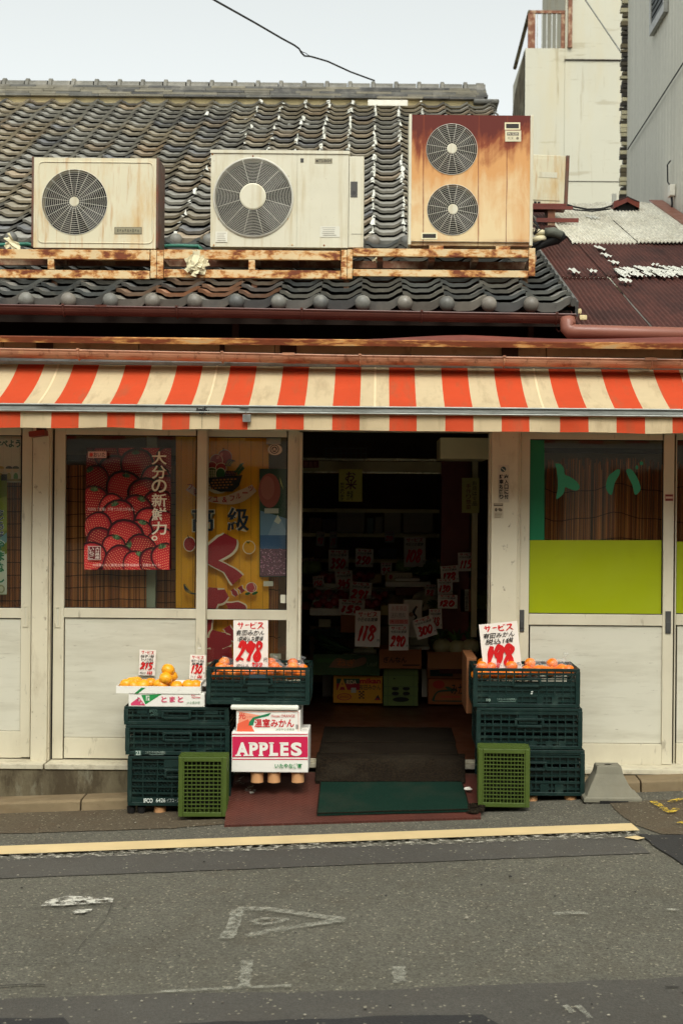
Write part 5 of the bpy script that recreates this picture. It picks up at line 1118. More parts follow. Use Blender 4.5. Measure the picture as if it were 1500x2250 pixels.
# ================================================================== CRATES AND GOODS IN FRONT OF THE SHOP
def lattice(b, P, w, h, nx, ny, bar, solid=(), t=.006):
    """a wall of bars in its own plane: P(u, v, depth)"""
    def q(u0, u1, v0, v1, d0, d1):
        vs = [P(u, v, d) for u in (u0, u1) for d in (d0, d1) for v in (v0, v1)]; b.add(vs, ((0, 1, 3, 2), (4, 6, 7, 5), (0, 4, 5, 1), (2, 3, 7, 6), (0, 2, 6, 4), (1, 5, 7, 3)))
    for i in range(nx+1): u = w*i/nx; q(max(0, u-bar/2), min(w, u+bar/2), 0, h, .001, t)
    for j in range(ny+1): v = h*j/ny; k = 1.6 if j % 2 == 0 else .8; q(0, w, max(0, v-bar*k/2), min(h, v+bar*k/2), -.001 if j % 2 == 0 else .0, t+.001)
    for u0, u1, v0, v1 in solid: q(u0*w, u1*w, v0*h, v1*h, -.0035, t-.001)
def crate(name, label, x0, x1, z0, z1, y0, dep, solid, nx=11, ny=6, m='crate', group=None, cat='crate', fill=None, liner=0):
    t = thing(name, label, cat, ((x0+x1)/2, y0, z0), group); w, h = x1-x0, z1-z0
    b = MB(); lattice(b, lambda u, v, d: Vector((x0+u, y0+.004+d, z0+v)), w, h, nx, ny, .0075, solid); b.build('front_panel', M[m], t)
    b = MB(); lattice(b, lambda u, v, d: Vector((x0+u, y0+dep-.004-d, z0+v)), w, h, nx, ny, .0075, solid); b.build('back_panel', M[m], t)
    for s_ in (0, 1):
        b = MB(); lattice(b, lambda u, v, d: Vector(((x0+.004+d) if not s_ else (x1-.004-d), y0+.012+u, z0+v)), dep-.024, h, 8, ny, .0075, ((.3, .7, 0, .35),)); b.build('side_panel', M[m], t)
    b = MB(); e = .012
    for zz, k in ((z0, .02), (z1-.016, .016)):
        for bx in ((x0-.002, x1+.002, y0-.004, y0+.010), (x0-.002, x1+.002, y0+dep-.010, y0+dep+.004), (x0-.003, x0+.010, y0+.0101, y0+dep-.0101), (x1-.010, x1+.003, y0+.0101, y0+dep-.0101)): b.box(*bx, zz, zz+k)
    for xa in (x0-.004, x1-.022):
        for ya in (y0-.005, y0+dep-.017): b.box(xa, xa+.026, ya, ya+.022, z0+.0201, z1-.0161)
    b.build('rim', M[m], t, bevel=.0015, seg=1)
    b = MB(); b.box(x0+.012, x1-.012, y0+.012, y0+dep-.012, z0+.006, z0+.012); b.build('base', M[m], t)
    if liner: b = MB(); b.box(x0+.012, x1-.012, y0+.0125, y0+.016, z0+.013, z0+h*liner); b.build('inner_wall', M[m], t)
    if fill:
        b = MB()
        for k in range(fill): zz = z0+.014+(h-.02)*k/fill; b.box(x0+.022, x1-.022, y0+.020, y0+dep-.020, zz, zz+(h-.02)/fill*.82)
        b.build('folded_wall', M['crate'], t, bevel=.004, seg=1)
    b = MB(); cx = (x0+x1)/2; hz = z0+h*.70
    b.box(cx-.085, cx+.085, y0-.010, y0-.0045, hz, hz+.012); b.box(cx-.085, cx-.072, y0-.010, y0-.0045, hz-.035, hz-.0001); b.box(cx+.072, cx+.085, y0-.010, y0-.0045, hz-.035, hz-.0001); b.box(cx-.072, cx+.072, y0-.007, y0-.0042, hz-.04, hz-.028); b.build('handle', M[m], t, bevel=.0015, seg=1)
    return t
def pxr(x0, x1, y0, y1, d): a, c = W(x0, (y0+y1)/2, d), W(x1, (y0+y1)/2, d); return a.x, c.x, W((x0+x1)/2, y1, d).z, W((x0+x1)/2, y0, d).z
CG = 'dark green plastic crates outside the shop'
LC = 8.22
a = pxr(282, 506, 1662, 1771, LC); cr1 = crate('plastic_crate', 'bottom dark green crate of the left stack with white lettering', a[0], a[1], a[2], a[3], LC, .38, ((.0, 1, 0, .17), (.55, .78, .17, .45), (.35, .78, .78, .95)), 7, 8, group=CG, fill=4)
f = Flat(LC-.011); f.text('IFCO', 316, 1754, 336, 1764, C(206, 212, 204), .035); f.text('6426', 343, 1754, 364, 1763, C(206, 212, 204), .01); f.text('イフコ・ジャパン', 367, 1754, 410, 1763, C(196, 202, 196), .0); f.build('lettering', M['card'], cr1)
b = MB()                                                     # fine diamond mesh inside the openings of that crate
for k in range(-12, 40):
    for s_ in (1, -1):
        p0 = Vector((a[0]+.02+k*.022, LC+.012, a[2]+.05)); p1 = p0+Vector((s_*.20, 0, .20))
        def cl(p, q): 
            lo_, hi_ = a[0]+.02, a[1]-.02; d = q-p; t0, t1 = 0, 1
            if abs(d.x) > 1e-9:
                ta, tb = sorted(((lo_-p.x)/d.x, (hi_-p.x)/d.x)); t0, t1 = max(0, ta), min(1, tb)
            return (p+d*t0, p+d*t1) if t1 > t0+.02 else None
        r_ = cl(p0, p1)
        if r_: b.tube(r_, .0016, 4)
b.build('mesh_lattice', M['crate'], cr1)
a = pxr(277, 503, 1594, 1659, LC); cr2 = crate('plastic_crate', 'middle dark green crate of the left stack under the tomato carton', a[0], a[1], a[2], a[3], LC, .38, ((.14, .46, .0, .22), (.55, .62, 0, .22), (.70, .77, 0, .22), (.0, 1, .93, 1)), 13, 5, group=CG, fill=3)
f = Flat(LC-.009); f.rect(297, 1648, 311, 1660, C(60, 84, 76)); f.text('23', 299, 1650, 309, 1659, C(190, 200, 190), .01); f.text('このコンテナ以外使用禁止', 320, 1650, 364, 1656, C(150, 164, 152), .01); f.rect(328, 1657.5, 360, 1658.6, C(110, 128, 118)); f.build('lettering', M['card'], cr2)
a = pxr(274, 502, 1553, 1593, LC); cr3 = crate('plastic_crate', 'folded flat dark green crate on top of the left stack', a[0], a[1], a[2], a[3], LC, .38, ((.12, .22, .6, 1), (.28, .42, .55, 1), (.46, .66, .75, 1), (.78, .9, .6, 1), (0, 1, .0, .1)), 13, 4, group=CG, fill=2)
f = Flat(LC-.008); f.text('IFCO', 329, 1559, 346, 1566, C(70, 96, 86), .02); f.text('6420', 331, 1567, 347, 1572, C(70, 96, 86)); f.build('lettering', M['card'], cr3)
OCD = 8.19; a = pxr(455, 679, 1466, 1548, OCD); oc = crate('plastic_crate', 'dark green crate of bagged oranges standing on the citrus carton', a[0], a[1], a[2], a[3], OCD, .38, ((.40, .60, .32, .68), (0, .38, .02, .16), (.58, .70, .02, .16), (.82, .88, .02, .16)), 12, 8, group=CG, liner=.58); OC = a
f = Flat(OCD-.0115); f.text('IFCO', 514, 1533, 528, 1540, C(60, 88, 78), .02); f.rect(548, 1482, 584, 1490, C(40, 60, 66)); f.build('lettering', M['card'], oc)
# right stack: three crates, each a little out of line
RS = []
RC = 8.20
for (x0, x1, y0, y1, lb_, sol) in ((1054, 1282, 1648, 1748, 'bottom dark green crate of the right stack beside the concrete base', ((.0, 1, .9, 1), (.40, .5, .05, .25), (.58, .66, .05, .25), (.72, .8, .05, .25), (0, 1, 0, .05))),
                                 (1047, 1277, 1556, 1646, 'middle dark green crate of the right stack', ((.0, 1, .84, 1), (.4, .58, .62, .82), (.5, .57, .02, .2), (.66, .72, .02, .2), (.78, .84, .02, .2))),
                                 (1040, 1272, 1469, 1554, 'top dark green crate of the right stack filled with bagged oranges', ((.14, .42, .0, .28), (.6, .66, .04, .28), (.74, .8, .04, .28), (0, 1, .92, 1)))):
    a = pxr(x0, x1, y0, y1, RC); RS.append((crate('plastic_crate', lb_, a[0], a[1], a[2], a[3], RC, .38, sol, 13, 7, group=CG, fill=None if 'top' in lb_ else 3, liner=.66 if 'top' in lb_ else 0), a))
f = Flat(RC-.009); f.text('18', 1068, 1535, 1077, 1541, C(140, 160, 146), .01); f.text('このコンテナ以外使用禁止', 1091, 1534, 1134, 1539, C(120, 142, 130)); f.rect(1094, 1541, 1132, 1542, C(90, 112, 102)); f.rect(1166, 1519, 1170, 1521, C(214, 218, 210)); f.rect(1165, 1523, 1169, 1525, C(214, 218, 210)); f.build('lettering', M['card'], RS[2][0])
# lime green crates stood on end, grid to the street
def endcrate(label, x0, x1, y0, y1, d, dep, nx, ny, rz=0):
    a = pxr(x0, x1, y0, y1, d); t = thing('lime_crate', label, 'crate', ((a[0]+a[1])/2, d, a[2]), 'lime green crates stood on end'); w, h = a[1]-a[0], a[3]-a[2]; e = .026
    b = MB()
    for bx in ((a[0], a[0]+e, a[2], a[3]), (a[1]-e, a[1], a[2], a[3]), (a[0]+e, a[1]-e, a[2], a[2]+e), (a[0]+e, a[1]-e, a[3]-e, a[3])): b.box(bx[0], bx[1], d, d+.012, bx[2], bx[3])
    b.build('rim', M['lime'], t, bevel=.004)
    b = MB(); iw, ih = w-2*e, h-2*e
    for i in range(1, nx): x = a[0]+e+iw*i/nx; b.box(x-.0022, x+.0022, d+.006, d+.016, a[2]+e, a[3]-e)
    for j in range(1, ny): z = a[2]+e+ih*j/ny; b.box(a[0]+e, a[1]-e, d+.004, d+.013, z-.0026, z+.0026)
    for x in (a[0]+e+.004, a[1]-e-.004): b.box(x-.003, x+.003, d+.001, d+.02, a[2]+e, a[3]-e)
    b.build('grid', M['lime'], t)
    for nm, bx in (('side_panel', (a[0]+.004, a[0]+.010, a[2]+.01, a[3]-.01)), ('side_panel', (a[1]-.010, a[1]-.004, a[2]+.01, a[3]-.01)), ('top_panel', (a[0]+.0101, a[1]-.0101, a[3]-.012, a[3]-.004)), ('bottom_panel', (a[0]+.0101, a[1]-.0101, a[2]+.004, a[2]+.012))):
        b = MB(); b.box(bx[0], bx[1], d+.013, d+dep, bx[2], bx[3]); b.build(nm, M['lime'], t)
    b = MB()
    for k in range(3):
        yy = d+.03+k*dep*.30; b.box(a[0]-.002, a[1]+.002, yy, yy+.010, a[3]-.006, a[3]+.002); b.box(a[0]-.002, a[0]+.004, yy, yy+.010, a[2]+.02, a[3]-.0061); b.box(a[1]-.004, a[1]+.002, yy, yy+.010, a[2]+.02, a[3]-.0061)
    b.build('rib', M['lime'], t)
    b = MB(); b.box(a[0]+.0101, a[1]-.0101, d+dep-.02, d+dep-.012, a[2]+.0121, a[3]-.0121); b.build('back_panel', M['black'], t)
    T = Matrix.Rotation(rz, 4, 'Z'); t.rotation_euler = (0, 0, rz); return t
endcrate('lime green crate on end in front of the left dark green stack', 392, 498, 1664, 1795, 8.0, .19, 9, 13, .03)
endcrate('lime green crate on end in front of the right dark green stack', 1050, 1163, 1646, 1774, 7.95, .22, 12, 13, -.045)
# cartons
def carton(name, label, x0, x1, y0, y1, d, dep, col, draw=None, lid=None, group=None, m='carton', open_top=False, cat='carton'):
    a = pxr(x0, x1, y0, y1, d); t = thing(name, label, cat, ((a[0]+a[1])/2, d, a[2]), group); b = MB(); b.col = col
    if open_top:
        e = .006
        for bx in ((a[0], a[1], d, d+e, a[2], a[3]), (a[0], a[1], d+dep-e, d+dep, a[2], a[3]), (a[0], a[0]+e, d+e, d+dep-e, a[2], a[3]), (a[1]-e, a[1], d+e, d+dep-e, a[2], a[3]), (a[0]+e, a[1]-e, d+e, d+dep-e, a[2]+.002, a[2]+.008)): b.box(*bx)
        b.build('box', M[m], t)
    else: b.box(a[0], a[1], d, d+dep, a[2], a[3]); b.build('box', M[m], t, bevel=.004)
    if draw: f = Flat(d-.0005); draw(f); f.build('print', M['card'], t)
    return t, a
CW = C(226, 222, 212)
def tomato(f):
    PK, GN = C(204, 62, 100), C(34, 134, 66)
    f.poly([(288, 1545), (306, 1532), (320, 1550), (288, 1550)], PK); f.poly([(311, 1527), (356, 1525), (320, 1548)], GN); f.text('野菜', 321, 1528, 329, 1540, CW, .03); f.text('京', 304, 1536, 309, 1541, CW); f.text('都', 309, 1542, 314, 1547, CW); f.rect(303, 1531, 304.5, 1540, C(90, 60, 70))
    for ch, x in (('と', 355), ('ま', 373), ('と', 391)): f.text(ch, x, 1530, x+12, 1543, PK, .03)
    f.text('Kyo', 421, 1526, 430, 1530, C(196, 60, 80), .02); f.text('vegetable', 421, 1530.5, 441, 1534.5, C(196, 60, 80), .02); f.text('JA全農京都', 411, 1541, 440, 1547, C(70, 120, 80), .0)
t, TA = carton('tomato_carton', 'flat white carton printed with tomato lettering on the left crate stack', 283, 450, 1523, 1553, 8.215, .30, CW, tomato)
def tray_front(f): f.poly([(296, 1523.5), (303, 1524), (320, 1511.5), (311, 1511)], C(30, 124, 62))
a = pxr(257, 440, 1508, 1524, 8.21); t = thing('fruit_tray', 'white carton lid tray of yellow citrus on the tomato carton', 'tray', ((a[0]+a[1])/2, 8.21, a[2])); b = MB(); b.col = CW; TR = a
b.box(a[0], a[1], 8.21, 8.214, a[2], a[3]); b.box(a[0], a[1], 8.50, 8.504, a[2], a[3]); b.box(a[0]-.004, a[0], 8.21, 8.504, a[2], a[3]); b.box(a[1], a[1]+.004, 8.214, 8.504, a[2], a[3]+.02); b.box(a[0], a[1], 8.214, 8.50, a[2]+.001, a[2]+.005); b.box(a[1]+.0041, a[1]+.034, 8.26, 8.48, a[3]-.004, a[3]+.0); b.build('tray_wall', M['carton'], t)
f = Flat(8.2095); tray_front(f); f.build('print', M['card'], t)
def apples(f):
    MG = C(196, 30, 74)
    f.rect(510.5, 1613, 676, 1615, MG); f.rect(510.5, 1618.5, 676, 1664, MG); f.rect(510.5, 1667.5, 676, 1669.5, MG)
    x = 0
    for ch, xa, xb in (('A', 519, 546), ('P', 548, 567), ('P', 570, 589), ('L', 593, 611), ('E', 616, 634), ('S', 639, 663)): f.text(ch, xa, 1631, xb, 1661, CW, .045)
    for xa, xb in ((517, 530), (535, 548), (546, 557), (568, 579), (591, 602)): f.rect(xa, 1658, xb, 1661, CW)
    for xa, xb in ((546, 557), (568, 579), (591, 602), (614, 622)): f.rect(xa, 1631, xb, 1633.5, CW)
    f.text('いたやなぎ町', 604, 1677, 664, 1688, C(40, 134, 74), .025)
t, AP_ = carton('apple_carton', 'white and crimson apple carton raised on three cardboard tubes', 509, 677, 1609, 1697, 8.16, .30, CW, apples)
b = MB(); b.col = CW; b.box(AP_[0], AP_[1], 8.30, 8.302, AP_[3], AP_[3]+.006); b.build('lid_flap', M['carton'], t)
def mikan(f):
    OG = C(226, 96, 66)
    f.poly([(526, 1564), (574, 1572), (548, 1590), (560, 1608), (522, 1608)], C(232, 150, 120)); f.poly([(522, 1590), (545, 1580), (560, 1609), (520, 1609)], OG); f.poly([(548, 1586), (556, 1576), (596, 1566), (590, 1573), (560, 1580), (556, 1594), (546, 1594)], C(34, 120, 78)); f.text('光', 524, 1566, 539, 1580, C(206, 60, 52), .02); f.text('センサー', 538, 1573, 556, 1577, C(190, 80, 70))
    f.text('温室みかん', 559, 1579, 646, 1598, C(196, 30, 40), .022); f.text('House ORANGE', 596, 1570, 648, 1576, C(196, 90, 84), .01); f.text('JAながさき県央', 606, 1600, 647, 1606, C(80, 120, 80), .0)
    for a0, b0, c0, e0 in ((522, 1563, 656, 1563.8), (655.2, 1563, 656, 1608)): f.rect(a0, b0, c0, e0, C(216, 130, 110))
    for k in range(6): f.rect(650, 1592+1.6*k, 655, 1592.8+1.6*k, C(70, 66, 64))
t, MK = carton('citrus_carton', 'white carton with red mandarin lettering on the apple carton', 519, 660, 1561, 1609, 8.175, .28, CW, mikan)
a = pxr(507, 656, 1549, 1560.5, 8.17); b = MB(); b.box(a[0], a[1], 8.16, 8.46, a[2]+.002, a[3]-.002); tag(b.build('foam_slab', M['foam'], bevel=.010, loc=((a[0]+a[1])/2, 8.17, a[2])), 'white styrofoam slab between the citrus carton and the crate of oranges', 'foam slab')
# cardboard tubes carrying the loads
def tubes(label, px, py0, py1, d, r=.037, grp='cardboard tube feet under the stacks'):
    p0, p1 = W(px, py1, d), W(px, py0, d); b = MB(); h = p1.z-p0.z; b.lathe([(r*.8, 0), (r, 0), (r, h), (r*.8, h), (r*.8, 0)], p0, 'Z', 24); o = b.build('cardboard_tube', M['tube'], loc=p0, smooth=False); tag(o, label, 'cardboard tube', grp)
pl_z = lambda y: .0
for lb_, px in (('leftmost cardboard tube foot under the apple carton', 565), ('middle cardboard tube foot under the apple carton', 602), ('rightmost cardboard tube foot under the apple carton', 654)): tubes(lb_, px, 1697, 1718, 8.21)
tubes('cardboard tube foot under the left crate stack', 352, 1771, 1785, 8.27, .035); tubes('cardboard tube foot half hidden behind the left lime crate', 440, 1771, 1784, 8.27, .035)
tubes('cardboard tube foot under the right crate stack by the lime crate', 1168, 1748, 1760, 8.25, .032); tubes('cardboard tube foot under the right crate stack by the concrete base', 1252, 1748, 1760, 8.25, .036)
for lb_, px in (('black plastic foot under the left end of the left crate stack', 300),):
    p0 = W(px, 1785, LC+.03); b = MB()
    for dx in (-.03, .03): b.lathe([(.0, 0), (.022, 0), (.026, .035), (.0, .036)], Vector((p0.x+dx, p0.y, p0.z)), 'Z', 12)
    tag(b.build('stack_foot', M['black'], loc=p0), lb_, 'foot')
# oranges and bags
def orange_mesh(r, col, seed):
    b = MB(); b.col = col; b.ball((0, 0, r*.92), r, (1.05, 1.05, .92), 20, 13, .05); n = len(b.v)
    for i, p in enumerate(b.v):
        rr = math.hypot(p.x, p.y)
        if p.z > r*1.3 and rr < r*.35: p.z -= (1-rr/(r*.35))*r*.10
    b.col = C(120, 140, 60); b.lathe([(0, 1.76*r), (r*.09, 1.75*r), (r*.10, 1.70*r)], (0, 0, 0), 'Z', 8); return b
OM = [orange_mesh(.034, C(236, 120, 8), 1), orange_mesh(.032, C(240, 132, 14), 2), orange_mesh(.030, C(230, 108, 8), 3)]
YM = [orange_mesh(.036, C(240, 166, 28), 4), orange_mesh(.033, C(238, 156, 24), 5)]
om = [b.build('orange', M['orange'], smooth=True).data for b in OM]+[b.build('orange', M['orange'], smooth=True).data for b in YM]
for o in [o for o in bpy.data.objects if o.name.startswith('orange')]: bpy.data.objects.remove(o)
def place_fruit(k, p, parent=None, s=1.0, name='orange'):
    o = bpy.data.objects.new(name, om[k]); COL.objects.link(o); o.location = p; o.rotation_euler = (R(-.5, .5), R(-.5, .5), R(0, 6)); o.scale = (s, s, s*R(.92, 1.04))
    if parent is not None: o.parent = parent; o.location = Vector(p)-WL[parent]
    return o
def bag(label, cx, cy, cz, n, w, dpt, knot=True, group='clear bags of oranges'):
    t = thing('orange_bag', label, 'bag of oranges', (cx, cy, cz), group); pts = []
    lay = [(-.9, -.5), (0, -.6), (.9, -.5), (-.5, .5), (.5, .5), (0, 0)][:n]
    for i, (u, v) in enumerate(lay):
        lift = .040 if (i == 5 or (n < 5 and i == 3)) else 0; p = Vector((cx+u*w*.55+R(-.006, .006), cy+v*dpt*.5+R(-.006, .006), cz+lift)); place_fruit(random.choice((0, 1, 2)), p, t); pts.append(p)
    b = MB(); b.ball((cx, cy, cz+.034), 1, (w*.98, dpt*.9, .060), 26, 16)
    for p in b.v:
        q = noise.noise_vector(p*26); p += q*.007
    if knot:
        kx = cx+w*R(-.6, .6); b.tube([Vector((kx, cy, cz+.085)), Vector((kx+.005, cy-.01, cz+.105)), Vector((kx+.012, cy-.015, cz+.128))], [.018, .005, .016], 9)
    b.build('clear_bag', M['film'], t, smooth=False); return t
zf = OC[3]-.074; xs_ = [OC[0]+.085+i*(OC[1]-OC[0]-.17)/4 for i in range(5)]
for i, x in enumerate(xs_): bag(('first', 'second', 'third', 'fourth', 'fifth')[i]+' front-row bag of oranges from the left under the 298 card', x, OCD+.085, zf+R(-.006, .008), 5 if i in (1, 2) else 4, .062, .06, i in (0, 3, 4))
for i in range(4): bag(('first', 'second', 'third', 'fourth')[i]+' back-row bag of oranges from the left under the 298 card', OC[0]+.09+i*.135, OCD+.25, zf+.006, 4, .062, .07, False)
RA = RS[2][1]; zr = RA[3]-.072
for i, u in enumerate((.10, .22, .40, .64, .86)): bag(('first', 'second', 'third', 'fourth', 'fifth')[i]+' front-row bag of oranges from the left under the 198 card', RA[0]+u*(RA[1]-RA[0]), RC+.09, zr+(.022 if i > 2 else .0)+R(-.004, .006), 5 if i > 2 else 4, .060, .06, i == 4)
for i in range(4): bag(('first', 'second', 'third', 'fourth')[i]+' back-row bag of oranges from the left under the 198 card', RA[0]+.09+i*.14, RC+.25, zr+.006, 4, .06, .07, False)
zt_ = TR[2]+.006
wh = [(275, 8.25, 3), (291, 8.24, 4), (286, 8.33, 3), (302, 8.26, 4), (318, 8.24, 3), (331, 8.32, 4), (346, 8.25, 3), (360, 8.24, 4), (372, 8.32, 3), (391, 8.25, 4), (412, 8.25, 3), (428, 8.26, 4), (300, 8.36, 3), (350, 8.36, 4)]
for i, (px, dd, k) in enumerate(wh):
    o = place_fruit(k, Vector((W(px, 1500, dd).x, dd+.024, zt_+.004)), s=1.06, name='citrus'); tag(o, 'yellow citrus in the white tray on the tomato carton', 'citrus', 'yellow citrus fruit in the white tray')
for px, dd, dz in ((362, 8.27, .044), (372, 8.33, .050), (366, 8.30, .086)):
    o = place_fruit(3, Vector((W(px, 1500, dd).x, dd, zt_+dz)), s=1.04, name='citrus'); tag(o, 'yellow citrus piled in the middle of the white tray', 'citrus', 'yellow citrus piled up in the white tray')
# price cards
PG = 'handwritten price cards'
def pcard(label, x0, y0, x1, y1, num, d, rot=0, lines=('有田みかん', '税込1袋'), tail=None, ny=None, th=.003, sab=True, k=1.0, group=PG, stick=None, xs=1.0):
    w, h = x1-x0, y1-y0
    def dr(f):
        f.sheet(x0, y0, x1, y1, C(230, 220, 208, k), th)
        if sab: f.sabisu(x0+w*.12, y0+h*.04, x0+w*.88, y0+h*.17, C(200, 26, 28, k), w*.036)
        yy = y0+h*.19; nL = len(lines)
        for i, s_ in enumerate(lines): f.text(s_, x0+w*(.08+.03*i), yy, x0+w*(.90-.04*(i % 2)), yy+h*.11, BLK, .012, .25, .22); yy += h*.125
        a, c_ = ny or (.47, .82); f.digits(num, x0+w*.07, y0+h*a, x0+w*(.88 if len(num) > 1 else .5), y0+h*c_, RED, w*.112*xs)
        f.text('円', x0+w*.88, y0+h*(c_-.06), x0+w*.97, y0+h*(c_+.02), BLK, .01)
        if tail: f.text(tail[0], x0+w*.08, y0+h*.86, x0+w*.45, y0+h*.94, BLK, .01, .3, .2); f.digits(tail[1], x0+w*.5, y0+h*.84, x0+w*.85, y0+h*.95, RED, w*.05)
    f = Flat(d, ((x0+x1)/2, y1), rot); dr(f); o = f.build('price_card', M['card']); tag(o, label, 'price card', group); return o
pcard('large white price card reading 298 standing in the left crate of oranges', 513, 1363, 589, 1474, '298', 8.36, 0, ('有田みかん', '1袋税込お買得'), ('税込み', '322'), (.42, .80))
pcard('large tilted white price card reading 198 in the right crate of oranges', 1062, 1368, 1146, 1476, '198', 8.33, -.10, ('有田みかん', '税込1袋'), None, (.46, .90), xs=1.2)
pcard('small white price card reading 215 stuck on the white door panel', 305, 1428, 341, 1484, '215', D-.03, .04, ('柚子1袋', '2ヶ入り税込', '1袋'), ('税込み', '232'), (.50, .76))
pcard('small white price card reading 130 behind the tray of yellow citrus', 416, 1439, 450, 1492, '130', 8.53, .05, ('柚子一ヶ税込', '無農薬'), ('2ヶで', '120'), (.42, .76))
# entrance: chequer plate, mats
pl = []
for px, py, lift in ((493, 1813, 0.012), (1056, 1796, .012)): q = G(px, py, lift); pl.append(q)
tl, tr_ = Vector((-.86, 8.58, .115)), Vector((.63, 8.58, .115))
def PLT(u, v, h=0): a_, c_ = pl[0].lerp(pl[1], u), tl.lerp(tr_, u); return a_.lerp(c_, v)+Vector((0, -.15*h, h))
b = MB(); n = 8
for i in range(n):
    for j in range(n): b.quad(PLT(i/n, j/n), PLT((i+1)/n, j/n), PLT((i+1)/n, (j+1)/n), PLT(i/n, (j+1)/n))
for j in range(n): u0, u1 = j/n, (j+1)/n; b.quad(PLT(u0, 0), PLT(u1, 0), PLT(u1, 0, -.02), PLT(u0, 0, -.02)); b.quad(PLT(0, u0), PLT(0, u1), PLT(0, u1, -.05), PLT(0, u0, -.05)); b.quad(PLT(1, u0), PLT(1, u1), PLT(1, u1, -.05), PLT(1, u0, -.05))
tag(b.build('entrance_ramp', M['plate'], loc=PLT(.5, 0)), 'rust red chequer plate ramp leading up to the shop doorway', 'ramp')
b = MB(); 
for u0, v0 in ((.03, .80), (.075, .66), (.085, .62)):
    for k in range(8): 
        uu, vv = u0+R(-.012, .016), v0+R(-.07, .07); q = [PLT(uu, vv, .002), PLT(uu+.012, vv+.01, .002), PLT(uu+.014, vv+.03, .002), PLT(uu+.002, vv+.02, .002)]; b.add(q, ((0, 1, 2, 3),))
tag(b.build('worn_paint_mark', M['mark_white'], loc=PLT(.06, .7, .002)), 'worn white paint marks on the ramp by the apple carton', 'paint mark')
def matt(name, label, rows, m, th=.012):
    L = len(rows); b = MB(); N = 12; top = [[r0.lerp(r1, i/N)+Vector((0, 0, .003*noise.noise((r0.lerp(r1, i/N))*6))) for i in range(N+1)] for r0, r1 in rows]; v = [p for r in top for p in r]; w = N+1
    b.add(v, [(j*w+i, j*w+i+1, (j+1)*w+i+1, (j+1)*w+i) for j in range(L-1) for i in range(N)]); d = Vector((0, 0, -th))
    for r in (top[0], top[-1]): b.add(r+[p+d for p in r], [(i, i+1, w+i+1, w+i) for i in range(N)])
    for k in (0, -1): c_ = [r[k] for r in top]; b.add(c_+[p+d for p in c_], [(i, i+1, L+i+1, L+i) for i in range(L-1)])
    o = b.build(name, M[m], loc=top[0][N//2]); tag(o, label, 'mat', 'door mats at the entrance'); lip = Vector((0, 0, .003)); e_ = MB()
    e_.tube([p+lip for p in top[0]], .003, 6); e_.tube([p+lip for p in top[-1]], .003, 6); e_.tube([r[0]+lip for r in top], .003, 6); e_.tube([r[-1]+lip for r in top], .003, 6); e_.build("mat_edging", M['mat_black'], o)
def on(u0, u1, v, h): return (PLT(u0, v, h), PLT(u1, v, h))
gu0, gu1 = (696-493)/563, (1034-493)/563
matt('door_mat', 'dark green mat lying on the chequer plate ramp', [on(gu0, gu1-.005, .11, .016), on(gu0+.002, gu1-.012, .35, .016), on(gu0+.005, gu1-.03, .74, .016)], 'mat_green')
yb = [(8.385, .084), (8.43, .095), (8.50, .115), (8.58, .150), (8.63, .178), (8.70, .184), (8.80, .176)]
matt('door_mat', 'black coir mat draped over the door sill onto the ramp', [(Vector((X(693+.7*i, y_, 1700), y_, z_+.014)), Vector((X(1021-.3*i, y_, 1700), y_, z_+.014))) for i, (y_, z_) in enumerate(yb)], 'mat_black')
matt('door_mat', 'long dark mat inside the doorway on the shop floor', [(Vector((-.34, y_, .188)), Vector((.52, y_, .188))) for y_ in (8.80, 9.0, 9.22)], 'mat_black')
matt('door_mat', 'farther dark mat inside the doorway on the brown floor', [(Vector((-.34, y_, .186)), Vector((.53, y_, .186))) for y_ in (9.25, 9.5, 9.84)], 'mat_black')
b = MB(); p = PLT(.955, .55, .02); b.ball(p, .02, (1.2, .8, .6), 10, 6, .4); tag(b.build('paper_ball', M['tape'], loc=p), 'crumpled scrap of white paper on the ramp beside the green mat', 'litter')
b = MB()
for k in range(40): q = PLT(R(.955, 1.01), R(.06, .25), .012); b.ball(q, R(.008, .018), (1.4, 1, .6), 6, 4, .5)
tag(b.build('frayed_matting', M['mat_black'], loc=PLT(.98, .15, .01)), 'frayed dark matting scraps at the ramp corner by the lime crate', 'matting', kind='thing')
# concrete sign base
p = G(1346, 1756); p.y = 8.12; p.z = gz(p.x); k = 8.05/F; cx = X(1346, 8.1, 1720)
t = thing('concrete_base', 'hollow concrete sign base with a round hole beside the right crates', 'concrete block', (cx, 8.2, gz(cx)))
b = MB(); secs = ((.166, .125, .0), (.166, .125, .022), (.150, .115, .030), (.112, .09, .085), (.078, .065, .150), (.070, .058, .190), (.066, .055, .194)); vs = []; n = 4
for wx, wy, h in secs: vs += [Vector((cx+sx*wx-(.012 if h > .08 else 0), 8.22+sy*wy, gz(cx)+h+.004)) for sx, sy in ((-1, -1), (1, -1), (1, 1), (-1, 1))]
b.add(vs, [(j*4+i, j*4+(i+1) % 4, (j+1)*4+(i+1) % 4, (j+1)*4+i) for j in range(len(secs)-1) for i in range(4)])
top = vs[-4:]; zc = top[0].z; cxx = (top[0].x+top[1].x)/2; ring = [Vector((cxx+.026*math.cos(2*math.pi*i/16), 8.22+.026*math.sin(2*math.pi*i/16), zc)) for i in range(16)]
sq = []
for i in range(16):
    a_ = 2*math.pi*i/16; c_, s_ = math.cos(a_), math.sin(a_); kk = min(.066/max(1e-6, abs(c_)), .055/max(1e-6, abs(s_))); sq.append(Vector((cxx+kk*c_, 8.22+kk*s_, zc)))
b.add(ring+sq+[q-Vector((0, 0, .12)) for q in ring], [(i, (i+1) % 16, 16+(i+1) % 16, 16+i) for i in range(16)]+[(i, (i+1) % 16, 32+(i+1) % 16, 32+i) for i in range(16)]+[tuple(range(32, 48))])
